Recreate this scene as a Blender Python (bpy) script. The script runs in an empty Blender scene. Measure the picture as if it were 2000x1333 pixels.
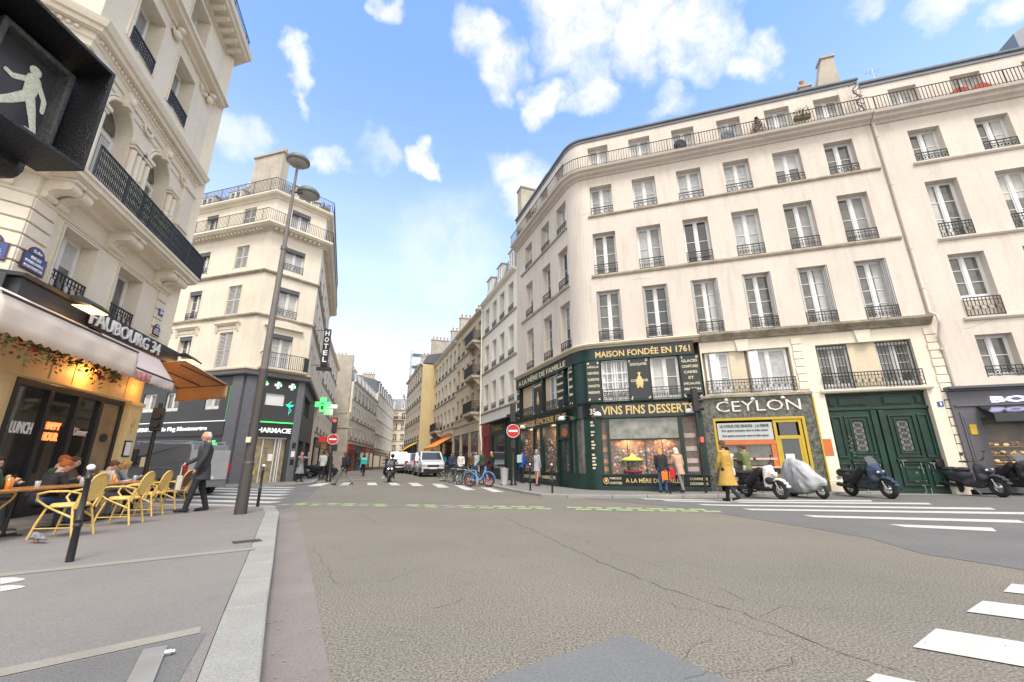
import bpy, bmesh, math, random
from mathutils import Matrix, Vector
rnd = random.Random(7)
PI = math.pi
def rad(a): return math.radians(a)
S = bpy.context.scene
COL = S.collection
# ---------------------------------------------------------------- camera
FPX, PITCH, ROLL, CH = 820.25, 0.2843, 0.0044, 1.15
cam = bpy.data.cameras.new('camera'); cam.sensor_width = 36; cam.lens = 36 * FPX / 2000
cam.clip_start = 0.05; cam.clip_end = 6000
co = bpy.data.objects.new('camera', cam); COL.objects.link(co)
co.matrix_world = Matrix.Translation((0, 0, CH)) @ Matrix.Rotation(PI / 2 + PITCH, 4, 'X') @ Matrix.Rotation(-ROLL, 4, 'Z')
S.camera = co
# ---------------------------------------------------------------- light and exposure
SUN_EL, SUN_AZ = 58, 168          # azimuth clockwise from +Y (the viewing direction)
S.view_settings.view_transform = 'Standard'; S.view_settings.look = 'None'
S.view_settings.exposure = 1.42; S.view_settings.gamma = 1
sun = bpy.data.lights.new('sun', 'SUN'); sun.energy = 1.3; sun.angle = rad(20); sun.color = (1, .93, .84)
so = bpy.data.objects.new('sun', sun); COL.objects.link(so)
sd = Vector((math.sin(rad(SUN_AZ)) * math.cos(rad(SUN_EL)), math.cos(rad(SUN_AZ)) * math.cos(rad(SUN_EL)), math.sin(rad(SUN_EL))))
so.rotation_euler = sd.to_track_quat('Z', 'Y').to_euler(); so.location = (0, -20, 60)
# ---------------------------------------------------------------- sky: Nishita plus procedural clouds at fixed directions
def pix_dir(px, py):
    x, y = (px - 1000) / FPX, (py - 666.5) / FPX
    cr, sr = math.cos(ROLL), math.sin(ROLL)
    x, y = cr * x - sr * y, sr * x + cr * y
    c, s = math.cos(PITCH), math.sin(PITCH)
    return Vector((x, c + s * y * 1 - 0, s - c * y)) if False else Vector((x, s * y + c, -c * y + s))
def at(px, py, h=0.0):
    d = pix_dir(px, py); t = (h - CH) / d.z
    return (d.x * t, d.y * t)
W = bpy.data.worlds.new('World'); S.world = W; W.use_nodes = True
nt = W.node_tree; nt.nodes.clear()
def N(t, **k):
    n = nt.nodes.new(t)
    for a, b in k.items(): setattr(n, a, b)
    return n
L = nt.links.new
sky = N('ShaderNodeTexSky', sky_type='NISHITA', sun_disc=False, sun_elevation=rad(SUN_EL), sun_rotation=rad(SUN_AZ), air_density=1.1, dust_density=.3, ozone_density=4.5)
tc = N('ShaderNodeTexCoord')
nz = N('ShaderNodeTexNoise'); nz.inputs['Scale'].default_value = 7; nz.inputs['Detail'].default_value = 8; nz.inputs['Roughness'].default_value = .56
L(tc.outputs['Generated'], nz.inputs['Vector'])
sub = N('ShaderNodeVectorMath', operation='SUBTRACT'); L(nz.outputs['Color'], sub.inputs[0]); sub.inputs[1].default_value = (.5, .5, .5)
sc = N('ShaderNodeVectorMath', operation='SCALE'); sc.inputs['Scale'].default_value = .20; L(sub.outputs[0], sc.inputs[0])
ad = N('ShaderNodeVectorMath', operation='ADD'); L(tc.outputs['Generated'], ad.inputs[0]); L(sc.outputs[0], ad.inputs[1])
nrm = N('ShaderNodeVectorMath', operation='NORMALIZE'); L(ad.outputs[0], nrm.inputs[0])
CL = [(940,60,62,.85),(985,120,62,.8),(1130,30,100,.95),(1250,50,100,1),(1370,60,95,.95),(1460,110,52,.9),(1140,140,50,.7),(1070,190,48,1),(1150,200,52,.8),(590,118,38,.85),(610,150,34,.8),(655,305,40,.75),(822,312,34,.9),
      (1010,360,62,.8),(455,268,55,.5),(1840,40,70,.75),(1985,20,70,.8),(1680,40,50,.5),(1310,180,40,.6),(740,0,30,.8),(750,310,40,.4),(880,480,120,.3),(-300,100,300,.9),(2500,200,300,.9),(900,-700,420,1),(1800,-500,300,1)]
cur = None
for px, py, r, st in CL:
    r *= .84 if 0 < px < 2000 and py > -50 else 1
    d = pix_dir(px, py).normalized(); e = pix_dir(px + r, py).normalized(); c0 = d.dot(e)
    c1 = 1 - (1 - c0) * .02; c0 = 1 - (1 - c0) * 1.75
    dt = N('ShaderNodeVectorMath', operation='DOT_PRODUCT'); L(nrm.outputs[0], dt.inputs[0]); dt.inputs[1].default_value = d
    mr = N('ShaderNodeMapRange', interpolation_type='SMOOTHSTEP'); L(dt.outputs['Value'], mr.inputs['Value'])
    mr.inputs['From Min'].default_value = c0; mr.inputs['From Max'].default_value = c1; mr.inputs['To Max'].default_value = st
    if cur is None: cur = mr.outputs[0]
    else:
        mx = N('ShaderNodeMath', operation='MAXIMUM'); L(cur, mx.inputs[0]); L(mr.outputs[0], mx.inputs[1]); cur = mx.outputs[0]
n2 = N('ShaderNodeTexNoise'); n2.inputs['Scale'].default_value = 16; n2.inputs['Detail'].default_value = 9; n2.inputs['Roughness'].default_value = .65; n2.inputs['Distortion'].default_value = .3
L(tc.outputs['Generated'], n2.inputs['Vector'])
m2 = N('ShaderNodeMapRange'); L(n2.outputs['Fac'], m2.inputs['Value']); m2.inputs['From Min'].default_value = .32; m2.inputs['From Max'].default_value = .6; m2.inputs['To Min'].default_value = .35; m2.inputs['To Max'].default_value = 1.1
mm = N('ShaderNodeMath', operation='MULTIPLY', use_clamp=True); L(cur, mm.inputs[0]); L(m2.outputs[0], mm.inputs[1])
sx = N('ShaderNodeSeparateXYZ'); L(tc.outputs['Generated'], sx.inputs[0])
hz = N('ShaderNodeMapRange', interpolation_type='SMOOTHSTEP'); L(sx.outputs['Z'], hz.inputs['Value']); hz.inputs['From Min'].default_value = -.05; hz.inputs['From Max'].default_value = .80
hz.inputs['To Min'].default_value = .95; hz.inputs['To Max'].default_value = 0
n3 = N('ShaderNodeTexNoise'); n3.inputs['Scale'].default_value = 2.5; n3.inputs['Detail'].default_value = 6; mp = N('ShaderNodeMapping'); mp.inputs['Scale'].default_value = (1, 1, 4)
L(tc.outputs['Generated'], mp.inputs[0]); L(mp.outputs[0], n3.inputs['Vector'])
h2 = N('ShaderNodeMapRange'); L(n3.outputs['Fac'], h2.inputs['Value']); h2.inputs['From Min'].default_value = .35; h2.inputs['From Max'].default_value = .7; h2.inputs['To Min'].default_value = .8; h2.inputs['To Max'].default_value = 1.2
hm = N('ShaderNodeMath', operation='MULTIPLY', use_clamp=True); L(hz.outputs[0], hm.inputs[0]); L(h2.outputs[0], hm.inputs[1])
mixh = N('ShaderNodeMixRGB'); L(hm.outputs[0], mixh.inputs[0]); L(sky.outputs[0], mixh.inputs[1]); mixh.inputs[2].default_value = (2.9, 3.02, 3.12, 1)
# cloud body slightly greyer in its thick middle
n4 = N('ShaderNodeTexNoise'); n4.inputs['Scale'].default_value = 9; n4.inputs['Detail'].default_value = 5; L(tc.outputs['Generated'], n4.inputs['Vector'])
cc = N('ShaderNodeMixRGB'); L(n4.outputs['Fac'], cc.inputs[0]); cc.inputs[1].default_value = (3.5, 3.45, 3.4, 1); cc.inputs[2].default_value = (2.6, 2.6, 2.6, 1)
mixc = N('ShaderNodeMixRGB'); L(mm.outputs[0], mixc.inputs[0]); L(mixh.outputs[0], mixc.inputs[1]); L(cc.outputs[0], mixc.inputs[2])
bk = N('ShaderNodeMapRange', interpolation_type='SMOOTHSTEP'); L(sx.outputs['Y'], bk.inputs['Value']); bk.inputs['From Min'].default_value = .12; bk.inputs['From Max'].default_value = -.35
bkc = N('ShaderNodeMixRGB'); L(bk.outputs[0], bkc.inputs[0]); L(mixc.outputs[0], bkc.inputs[1]); bkc.inputs[2].default_value = (5.0, 4.85, 4.65, 1); mixc = bkc   # unseen bright bank added behind the viewer for soft warm fill light
bg = N('ShaderNodeBackground'); bg.inputs['Strength'].default_value = .15; L(mixc.outputs[0], bg.inputs[0])
wo = N('ShaderNodeOutputWorld'); L(bg.outputs[0], wo.inputs[0])
# ---------------------------------------------------------------- materials
MATS = {}
def mat(name, col, rough=.8, metal=0., var=0., vs=1.5, fine=0., fs=40., bump=0., bs=60., emis=0., col2=None, spec=None, coat=0., alpha=None, speck=0., stain=0.):
    if name in MATS: return MATS[name]
    m = bpy.data.materials.new(name); m.use_nodes = True; t = m.node_tree; b = t.nodes['Principled BSDF']; l = t.links.new
    def n(ty, **k):
        q = t.nodes.new(ty)
        for a, c in k.items(): setattr(q, a, c)
        return q
    b.inputs['Roughness'].default_value = rough; b.inputs['Metallic'].default_value = metal
    if spec is not None: b.inputs['Specular IOR Level'].default_value = spec
    if coat: b.inputs['Coat Weight'].default_value = coat; b.inputs['Coat Roughness'].default_value = .05
    c4 = (*col, 1); b.inputs['Base Color'].default_value = c4
    g = n('ShaderNodeNewGeometry'); pos = g.outputs['Position']; out = None
    if var or col2:
        a = n('ShaderNodeTexNoise'); a.inputs['Scale'].default_value = vs; a.inputs['Detail'].default_value = 7; a.inputs['Roughness'].default_value = .6; l(pos, a.inputs['Vector'])
        r = n('ShaderNodeMapRange'); l(a.outputs['Fac'], r.inputs['Value']); r.inputs['From Min'].default_value = .32; r.inputs['From Max'].default_value = .68
        x = n('ShaderNodeMixRGB'); l(r.outputs[0], x.inputs[0])
        k1, k2 = 1 - var, 1 + var
        x.inputs[1].default_value = (*[v * k1 for v in col], 1); x.inputs[2].default_value = (*(col2 if col2 else [min(1, v * k2) for v in col]), 1); out = x.outputs[0]
    if stain:
        a = n('ShaderNodeTexNoise'); a.inputs['Scale'].default_value = 1.0; a.inputs['Detail'].default_value = 9; a.inputs['Roughness'].default_value = .7
        mpp = n('ShaderNodeMapping'); mpp.inputs['Scale'].default_value = (2.6, 2.6, .30); l(pos, mpp.inputs[0]); l(mpp.outputs[0], a.inputs['Vector'])
        r = n('ShaderNodeMapRange'); l(a.outputs['Fac'], r.inputs['Value']); r.inputs['From Min'].default_value = .5; r.inputs['From Max'].default_value = .8; r.inputs['To Max'].default_value = stain
        x = n('ShaderNodeMixRGB'); l(r.outputs[0], x.inputs[0])
        if out: l(out, x.inputs[1])
        else: x.inputs[1].default_value = c4
        x.inputs[2].default_value = (col[0] * .5, col[1] * .47, col[2] * .42, 1); out = x.outputs[0]
    if fine:
        a = n('ShaderNodeTexNoise'); a.inputs['Scale'].default_value = fs; a.inputs['Detail'].default_value = 4; l(pos, a.inputs['Vector'])
        r = n('ShaderNodeMapRange'); l(a.outputs['Fac'], r.inputs['Value']); r.inputs['From Min'].default_value = .3; r.inputs['From Max'].default_value = .7; r.inputs['To Min'].default_value = 1 - fine; r.inputs['To Max'].default_value = 1 + fine
        x = n('ShaderNodeVectorMath', operation='SCALE')
        if out: l(out, x.inputs[0])
        else: x.inputs[0].default_value = col
        l(r.outputs[0], x.inputs['Scale']); out = x.outputs[0]
    if speck:
        a = n('ShaderNodeTexVoronoi'); a.inputs['Scale'].default_value = 75; l(pos, a.inputs['Vector'])
        r = n('ShaderNodeMapRange'); l(a.outputs['Distance'], r.inputs['Value']); r.inputs['From Min'].default_value = .30; r.inputs['From Max'].default_value = .12; r.inputs['To Max'].default_value = 1
        a2 = n('ShaderNodeSeparateXYZ'); l(a.outputs['Color'], a2.inputs[0]); r2 = n('ShaderNodeMapRange'); l(a2.outputs['X'], r2.inputs['Value']); r2.inputs['From Min'].default_value = .55; r2.inputs['From Max'].default_value = 1; r2.inputs['To Max'].default_value = speck
        mu = n('ShaderNodeMath', operation='MULTIPLY', use_clamp=True); l(r.outputs[0], mu.inputs[0]); l(r2.outputs[0], mu.inputs[1])
        x = n('ShaderNodeMixRGB'); l(mu.outputs[0], x.inputs[0]); l(out, x.inputs[1]); x.inputs[2].default_value = (.40, .36, .30, 1); out = x.outputs[0]
    if out: l(out, b.inputs['Base Color'])
    if bump:
        a = n('ShaderNodeTexNoise'); a.inputs['Scale'].default_value = bs; a.inputs['Detail'].default_value = 5; l(pos, a.inputs['Vector'])
        q = n('ShaderNodeBump'); q.inputs['Strength'].default_value = min(1, bump); q.inputs['Distance'].default_value = .01; l(a.outputs['Fac'], q.inputs['Height']); l(q.outputs[0], b.inputs['Normal'])
    if emis:
        b.inputs['Emission Color'].default_value = c4; b.inputs['Emission Strength'].default_value = emis
    if alpha is not None: b.inputs['Alpha'].default_value = alpha
    MATS[name] = m; return m
M_ = dict(
 wallA=mat('cream render', (.62, .555, .495), .9, var=.06, vs=.35, fine=.04, fs=9, stain=.46, bump=.25, bs=30),
 wallA2=mat('pale pink render', (.62, .555, .495), .9, var=.06, vs=.35, fine=.04, fs=9, stain=.46, bump=.25, bs=30),
 stone=mat('limestone', (.74, .67, .555), .85, var=.07, vs=.6, fine=.04, fs=12, stain=.25, bump=.2, bs=25),
 stoneY=mat('yellowed limestone', (.62, .54, .41), .85, var=.09, vs=.8, fine=.04, fs=12, stain=.3),
 stoneO=mat('old ochre stone', (.58, .48, .35), .9, var=.14, vs=1.0, fine=.06, fs=12, stain=.45),
 white=mat('white limewash', (.78, .74, .67), .9, var=.04, vs=.5, fine=.03, fs=9, stain=.12),
 cream2=mat('yellow cream render', (.66, .59, .46), .9, var=.06, vs=.5, fine=.03, stain=.15),
 yellow=mat('ochre gable render', (.56, .44, .24), .9, var=.08, vs=.6, stain=.15),
 ledge=mat('weathered ledge', (.40, .35, .28), .9, var=.25, vs=2.5, fine=.1, fs=20),
 mossy=mat('mossy cornice', (.25, .22, .15), .95, var=.3, vs=3, col2=(.38, .34, .27), fine=.15, fs=25),
 frame=mat('white window paint', (.72, .72, .72), .45, var=.03, vs=3),
 frameG=mat('grey window paint', (.36, .36, .37), .5),
 iron=mat('black ironwork', (.022, .023, .027), .45, spec=.5),
 zinc=mat('zinc roofing', (.22, .24, .27), .45, metal=.35, var=.12, vs=1.5),
 slate=mat('slate', (.10, .11, .13), .6, var=.2, vs=4),
 chim=mat('chimney render', (.42, .38, .32), .95, var=.15, vs=1.2, stain=.4),
 pot=mat('terracotta', (.45, .17, .08), .85, var=.15, vs=6),
 glass=mat('window glass', (.035, .04, .045), .05, spec=.9, bump=.02, bs=2.5),
 glassC=mat('curtained glass', (.38, .39, .39), .10, spec=.7, var=.18, vs=7, bump=.02, bs=2.5),
 glassD=mat('dim room glass', (.12, .12, .105), .06, spec=.8, var=.35, vs=3, bump=.02, bs=2.5),
 asphalt=mat('grey asphalt', (.182, .173, .146), .95, var=.12, vs=.33, fine=.62, fs=62, speck=1, col2=(.205, .182, .152), bump=.12, bs=120, stain=.30, spec=.25),
 patchg=mat('bluish relaid asphalt', (.150, .154, .158), .92, var=.06, vs=.9, fine=.2, fs=90),
 asphaltD=mat('dark asphalt', (.134, .132, .130), .92, var=.10, vs=.8, fine=.28, fs=75, bump=.3, bs=90),
 pave=mat('pinkish pavement asphalt', (.192, .180, .170), .9, var=.09, vs=.45, fine=.22, fs=90, speck=.5, stain=.2, bump=.25, bs=110),
 gutter=mat('gutter asphalt', (.19, .168, .155), .9, var=.12, vs=.8, fine=.15, fs=80, speck=.4, bump=.25, bs=110),
 granite=mat('granite kerbstone', (.27, .27, .25), .8, var=.10, vs=2.0, fine=.2, fs=70, bump=.3, bs=80),
 paint=mat('white road paint', (.52, .52, .49), .7, var=.10, vs=4, fine=.08, fs=40, bump=.15, bs=60),
 greenp=mat('worn green road paint', (.25, .36, .15), .8, var=.25, vs=5, col2=(.36, .42, .25), fine=.15, fs=40),
 conc=mat('light concrete strip', (.25, .235, .20), .9, var=.1, vs=3, fine=.12, fs=60),
 dkgreen=mat('dark green shop paint', (.006, .032, .025), .35, var=.2, vs=3, spec=.5),
 dkgreen2=mat('old green door paint', (.003, .027, .018), .42, var=.35, vs=2.2, fine=.15, fs=14, col2=(.005, .045, .03)),
 blackp=mat('black sign glass', (.010, .013, .016), .12, spec=.6),
 gold=mat('gilt lettering', (.62, .47, .20), .4, metal=.25, var=.12, vs=30),
 goldw=mat('pale gilt lettering', (.66, .60, .42), .5),
 whitel=mat('white lettering', (.8, .8, .8), .5),
 pinkl=mat('pale pink lettering', (.74, .66, .62), .5),
 marble=None,
 mustard=mat('mustard joinery', (.50, .34, .03), .45, var=.08, vs=5),
 orange=mat('orange panel', (.55, .15, .04), .5, var=.08, vs=5),
 greyp=mat('grey shopfront paint', (.10, .10, .115), .5, var=.04, vs=3),
 greyd=mat('anthracite shop panel', (.045, .046, .052), .55, var=.08, vs=3),
 greyt=mat('grey granite tile', (.13, .135, .155), .6, var=.12, vs=6, fine=.1, fs=40),
 neong=mat('green neon', (.05, .95, .12), .4, emis=1.1),
 neonw=mat('white lit letters', (.85, .87, .9), .4, emis=.25),
 neonv=mat('violet lit letters', (.72, .66, 1), .4, emis=.9),
 warm=mat('warm lamp', (1, .55, .16), .4, emis=2.5),
 red=mat('red paint', (.50, .015, .02), .4),
 redd=mat('dark red shop paint', (.22, .02, .03), .45, var=.1, vs=4),
 blackm=mat('black metal', (.018, .018, .02), .4, spec=.5),
 darkm=mat('dark grey bronze paint', (.058, .051, .048), .5, var=.1, vs=3),
 steel=mat('galvanised steel', (.55, .57, .58), .35, metal=.8, var=.08, vs=8),
 rubber=mat('rubber', (.02, .02, .021), .75, fine=.1, fs=60),
 chrome=mat('alloy', (.55, .55, .55), .25, metal=.9),
 yellowp=mat('cafe yellow panelling', (.70, .57, .31), .55, var=.05, vs=2),
 interior=mat('dim interior', (.05, .035, .022), .8, var=.5, vs=2.2, col2=(.16, .10, .05)),
)
M_['marble'] = mat('green breccia marble', (.030, .038, .028), .22, var=.4, vs=7, col2=(.17, .17, .13), fine=.6, fs=24, speck=.4)
M_['tile'] = M_['greyt']
# ---------------------------------------------------------------- mesh builder
class MB:
    def __init__(s): s.v = []; s.f = []; s.mi = []; s.sm = []; s.T = Matrix.Identity(4); s.k = 0
    def add(s, vs, fs, smooth=False):
        o = len(s.v)
        for p in vs: s.v.append(tuple(s.T @ Vector(p)))
        for f in fs: s.f.append([o + i for i in f]); s.mi.append(s.k); s.sm.append(smooth)
        return s
    def box(s, x0, x1, y0, y1, z0, z1):
        return s.add([(x0,y0,z0),(x1,y0,z0),(x1,y1,z0),(x0,y1,z0),(x0,y0,z1),(x1,y0,z1),(x1,y1,z1),(x0,y1,z1)],
                     [(0,3,2,1),(4,5,6,7),(0,1,5,4),(1,2,6,5),(2,3,7,6),(3,0,4,7)])
    def cb(s, c, d):                      # centred box
        return s.box(c[0]-d[0]/2, c[0]+d[0]/2, c[1]-d[1]/2, c[1]+d[1]/2, c[2]-d[2]/2, c[2]+d[2]/2)
    def cone(s, p, q, r0, r1=None, n=10, cap=True, smooth=True):
        p = Vector(p); q = Vector(q); r1 = r0 if r1 is None else r1
        d = (q - p)
        if d.length < 1e-6: return s
        a = d.orthogonal().normalized(); b = d.normalized().cross(a)
        vs = []
        for c, r in ((p, r0), (q, r1)):
            for i in range(n):
                t = 2 * PI * i / n; vs.append(c + a * (r * math.cos(t)) + b * (r * math.sin(t)))
        fs = [(i, (i+1) % n, n + (i+1) % n, n + i) for i in range(n)]
        s.add(vs, fs, smooth)
        if cap:
            s.add(vs[:n], [tuple(range(n-1, -1, -1))]); s.add(vs[n:], [tuple(range(n))])
        return s
    def tube(s, pts, r, n=7, closed=False):
        pts = [Vector(p) for p in pts]; m = len(pts); rs = r if isinstance(r, (list, tuple)) else [r] * m
        vs = []; up = None
        for i, p in enumerate(pts):
            a = pts[(i-1) % m] if (i or closed) else p; b = pts[(i+1) % m] if (i < m-1 or closed) else p
            d = (b - a).normalized()
            if up is None: up = d.orthogonal().normalized()
            up = (up - d * up.dot(d)).normalized(); w = d.cross(up)
            for k in range(n):
                t = 2 * PI * k / n; vs.append(p + up * (rs[i] * math.cos(t)) + w * (rs[i] * math.sin(t)))
        fs = []
        for i in range(m if closed else m - 1):
            j = (i + 1) % m
            for k in range(n): fs.append((i*n+k, i*n+(k+1) % n, j*n+(k+1) % n, j*n+k))
        s.add(vs, fs, True)
        if not closed: s.add(vs[:n], [tuple(range(n-1, -1, -1))]); s.add(vs[-n:], [tuple(range(n))])
        return s
    def sph(s, c, r, n=10, m=7):
        if not isinstance(r, (tuple, list)): r = (r, r, r)
        vs = [(c[0], c[1], c[2] - r[2])]
        for j in range(1, m):
            p = PI * j / m
            for i in range(n):
                t = 2*PI*i/n; vs.append((c[0]+r[0]*math.sin(p)*math.cos(t), c[1]+r[1]*math.sin(p)*math.sin(t), c[2]-r[2]*math.cos(p)))
        vs.append((c[0], c[1], c[2] + r[2])); fs = [(0, 1+(i+1) % n, 1+i) for i in range(n)]
        for j in range(m-2):
            for i in range(n): fs.append((1+j*n+i, 1+j*n+(i+1) % n, 1+(j+1)*n+(i+1) % n, 1+(j+1)*n+i))
        e = len(vs)-1; fs += [(e, 1+(m-2)*n+i, 1+(m-2)*n+(i+1) % n) for i in range(n)]
        return s.add(vs, fs, True)
    def cap(s, p, q, r0, r1=None, n=10):   # tapered capsule
        r1 = r0 if r1 is None else r1
        s.cone(p, q, r0, r1, n, False); s.sph(p, r0, n, 6); return s.sph(q, r1, n, 6)
    def lathe(s, prof, n=14, c=(0, 0, 0)): # (r,z) profile
        vs = [(c[0]+r*math.cos(2*PI*i/n), c[1]+r*math.sin(2*PI*i/n), c[2]+z) for r, z in prof for i in range(n)]
        fs = [(j*n+i, j*n+(i+1) % n, (j+1)*n+(i+1) % n, (j+1)*n+i) for j in range(len(prof)-1) for i in range(n)]
        s.add(vs, fs, True); s.add(vs[:n], [tuple(range(n-1, -1, -1))]); return s.add(vs[-n:], [tuple(range(n))])
    def prism(s, poly, z0, z1):            # poly in xy
        n = len(poly); vs = [(x, y, z0) for x, y in poly] + [(x, y, z1) for x, y in poly]
        return s.add(vs, [tuple(range(n-1, -1, -1)), tuple(range(n, 2*n))] + [(i, (i+1) % n, n+(i+1) % n, n+i) for i in range(n)])
    def prismx(s, poly, x0, x1):           # poly in (y,z)
        n = len(poly); vs = [(x0, y, z) for y, z in poly] + [(x1, y, z) for y, z in poly]
        return s.add(vs, [tuple(range(n)), tuple(range(2*n-1, n-1, -1))] + [(i, n+i, n+(i+1) % n, (i+1) % n) for i in range(n)])
    def prismy(s, poly, y0, y1):           # poly in (x,z)
        n = len(poly); vs = [(x, y0, z) for x, z in poly] + [(x, y1, z) for x, z in poly]
        return s.add(vs, [tuple(range(n)), tuple(range(2*n-1, n-1, -1))] + [(i, n+i, n+(i+1) % n, (i+1) % n) for i in range(n)])
    def mesh(s, name, mats):
        me = bpy.data.meshes.new(name); me.from_pydata(s.v, [], s.f)
        for m in (mats if isinstance(mats, (list, tuple)) else [mats]): me.materials.append(M_[m] if isinstance(m, str) else m)
        me.polygons.foreach_set('material_index', s.mi); me.polygons.foreach_set('use_smooth', s.sm); me.update(); return me
WMX = {}
def wm(o): return WMX[o.name]
def obj(name, data, parent=None, M=None, local=None):
    """link an object; M is its world matrix, local its matrix inside the parent"""
    o = bpy.data.objects.new(name, data); COL.objects.link(o)
    if parent is not None:
        o.parent = parent; P = wm(parent)
        if local is None: local = P.inverted() @ (M if M is not None else P)
        o.matrix_basis = local; WMX[o.name] = P @ local
    else:
        M = M if M is not None else Matrix.Identity(4); o.matrix_basis = M; WMX[o.name] = M
    return o
def tag(o, label=None, cat=None, group=None, kind=None):
    if label: o['label'] = label
    if cat: o['category'] = cat
    if group: o['group'] = group
    if kind: o['kind'] = kind
    return o
def thing(name, label, cat, M=None, group=None, loc=None, rz=0):
    if M is None: M = Matrix.Translation(loc) @ Matrix.Rotation(rz, 4, 'Z')
    return tag(obj(name, None, None, M), label, cat, group)
def part(parent, name, mb, mats='iron', M=None, local=None, bevel=0, label=None, sub=0, remesh=0, smooth=0):
    me = mb.mesh(name, mats) if isinstance(mb, MB) else mb
    o = obj(name, me, parent, M, local if (local is not None or M is not None) else Matrix.Identity(4))
    mods(o, bevel, sub, remesh, smooth)
    if label: o['label'] = label
    return o
def solo(name, mb, mats, label, cat, M=None, group=None, kind=None, **k):
    me = mb.mesh(name, mats) if isinstance(mb, MB) else mb
    o = obj(name, me, None, M); mods(o, **k); return tag(o, label, cat, group, kind)
def mods(o, bevel=0, sub=0, remesh=0, smooth=0):
    if remesh:
        m = o.modifiers.new('remesh', 'REMESH'); m.mode = 'VOXEL'; m.voxel_size = remesh; m.use_smooth_shade = True
        if smooth: q = o.modifiers.new('smooth', 'SMOOTH'); q.factor = .5; q.iterations = smooth
    if bevel: m = o.modifiers.new('bevel', 'BEVEL'); m.width = bevel; m.segments = 2; m.limit_method = 'ANGLE'
    if sub: m = o.modifiers.new('sub', 'SUBSURF'); m.levels = sub; m.render_levels = sub
def fr(x, y, az, z=0):                     # facade frame: local x runs along the facade (compass azimuth az), local y goes into the building
    return Matrix.Translation((x, y, z)) @ Matrix.Rotation(rad(90 - az), 4, 'Z')
def T(x, y, z=0, rz=0): return Matrix.Translation((x, y, z)) @ Matrix.Rotation(rz, 4, 'Z')
def gz(x, y): return .016 * max(0, x - 6) + .010 * min(max(0, y - 15), 25)
# ---------------------------------------------------------------- lettering (turned into meshes before anything else exists)
TXT = {}
def prep_text(strings):
    obs = []
    for s_, emb in strings:
        c = bpy.data.curves.new('t', 'FONT'); c.body = s_; c.resolution_u = 2; c.extrude = .012; c.offset = emb
        o = bpy.data.objects.new('t', c); COL.objects.link(o); obs.append((s_, o, c))
    dg = bpy.context.evaluated_depsgraph_get()
    for s_, o, c in obs:
        me = bpy.data.meshes.new_from_object(o.evaluated_get(dg)); xs = [v.co.x for v in me.vertices]; ys = [v.co.y for v in me.vertices]
        TXT[s_] = (me, min(xs), max(xs), min(ys), max(ys))
    for s_, o, c in obs: bpy.data.objects.remove(o); bpy.data.curves.remove(c)
TI = 0
def text(parent, s_, F, x0, x1, z0, z1, m, y=-.02, name='lettering', depth=1, flip=False):
    """letters of s_ filling x0..x1, z0..z1 on the plane y of frame F (facing -y)"""
    me0, a, b, c, d = TXT[s_]; me = me0.copy(); sx = (x1 - x0) / (b - a); sz = (z1 - z0) / (d - c)
    me.materials.clear(); me.materials.append(M_[m])
    for v in me.vertices:
        X, Y, Z = v.co; X = x0 + (X - a) * sx
        v.co = (X, y - Z * depth, z0 + (Y - c) * sz)
    me.update(); me.name = name
    if parent is None: return me
    return obj(name, me, parent, F)
prep_text([('MAISON FONDÉE EN 1761', .02), ('A LA MÈRE DE FAMILLE', .02), ('VINS FINS DESSERTS', .02), ('35', .02), ('CONFISERIE ÉPICERIE FINE', .02), ('A LA MÈRE DE FAMILLE.', .02),
 ('NÉGUS', .02), ('NEVERS', .02), ('FLORENTINS', .02), ('ORANGETTES', .02), ('MENDIANTS', .02), ('CHOCOLATIER', .02), ('CONFISEUR', .02), ('GLACES', .02), ('CONFITURES', .02), ('CAKES', .02), ('ET', .02), ('SPÉCIALITÉS', .02), ('MAISON', .02),
 ('CONFISERIE', .01), ('DESSERTS', .01), ('FABRIQUE', .01), ('CONFITURES.', .01), ('CEYLON', -.005), ('LE COEUR DES SENIORS - LA FERME', 0), ('Des agents jeunesses dans la belle saison', 0), ('PHARMACIE', .015), ('PHARMACIE du Fbg Montmartre', .015), ('HOTEL', .03), ('H', .03), ('O', .03), ('T', .03), ('E', .03), ('L', .03),
 ('BOULANGERIE', .02), ('PATISSERIE', .01), ('FAUBOURG 34', 0), ('FAUBOURG', .01), ('LUNCH', .02), ('HAPPY', .02), ('HOUR', .02), ('Dinner', 0), ('34', .02), ('1', .02),
 ('RUE DU', .01), ('FAUBOURG.', .01), ('MONTMARTRE', .01), ('9e Arr', .0), ('TABAC', .01)])
# ---------------------------------------------------------------- facade kit
def wall_mb(x0, x1, z0, z1, ops, depth=.28, thick=.45, y=0):
    m = MB(); xs = sorted({x0, x1, *[o[0] for o in ops], *[o[1] for o in ops]}); zs = sorted({z0, z1, *[o[2] for o in ops], *[o[3] for o in ops]})
    for i in range(len(xs)-1):
        for j in range(len(zs)-1):
            cx, cz = (xs[i]+xs[i+1])/2, (zs[j]+zs[j+1])/2
            if any(o[0] < cx < o[1] and o[2] < cz < o[3] for o in ops): continue
            m.add([(xs[i],y,zs[j]),(xs[i+1],y,zs[j]),(xs[i+1],y,zs[j+1]),(xs[i],y,zs[j+1])], [(0,1,2,3)])
    for a, b, c, d in ops:
        e = y + depth + .12
        m.add([(a,y,c),(a,e,c),(a,e,d),(a,y,d)], [(0,1,2,3)]); m.add([(b,y,c),(b,e,c),(b,e,d),(b,y,d)], [(3,2,1,0)])
        m.add([(a,y,d),(b,y,d),(b,e,d),(a,e,d)], [(0,3,2,1)]); m.add([(a,y,c),(b,y,c),(b,e,c),(a,e,c)], [(0,1,2,3)])
    for x in (x0, x1): m.add([(x,y,z0),(x,y+thick,z0),(x,y+thick,z1),(x,y,z1)], [(0,1,2,3)])
    return m
WC = {}
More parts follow.
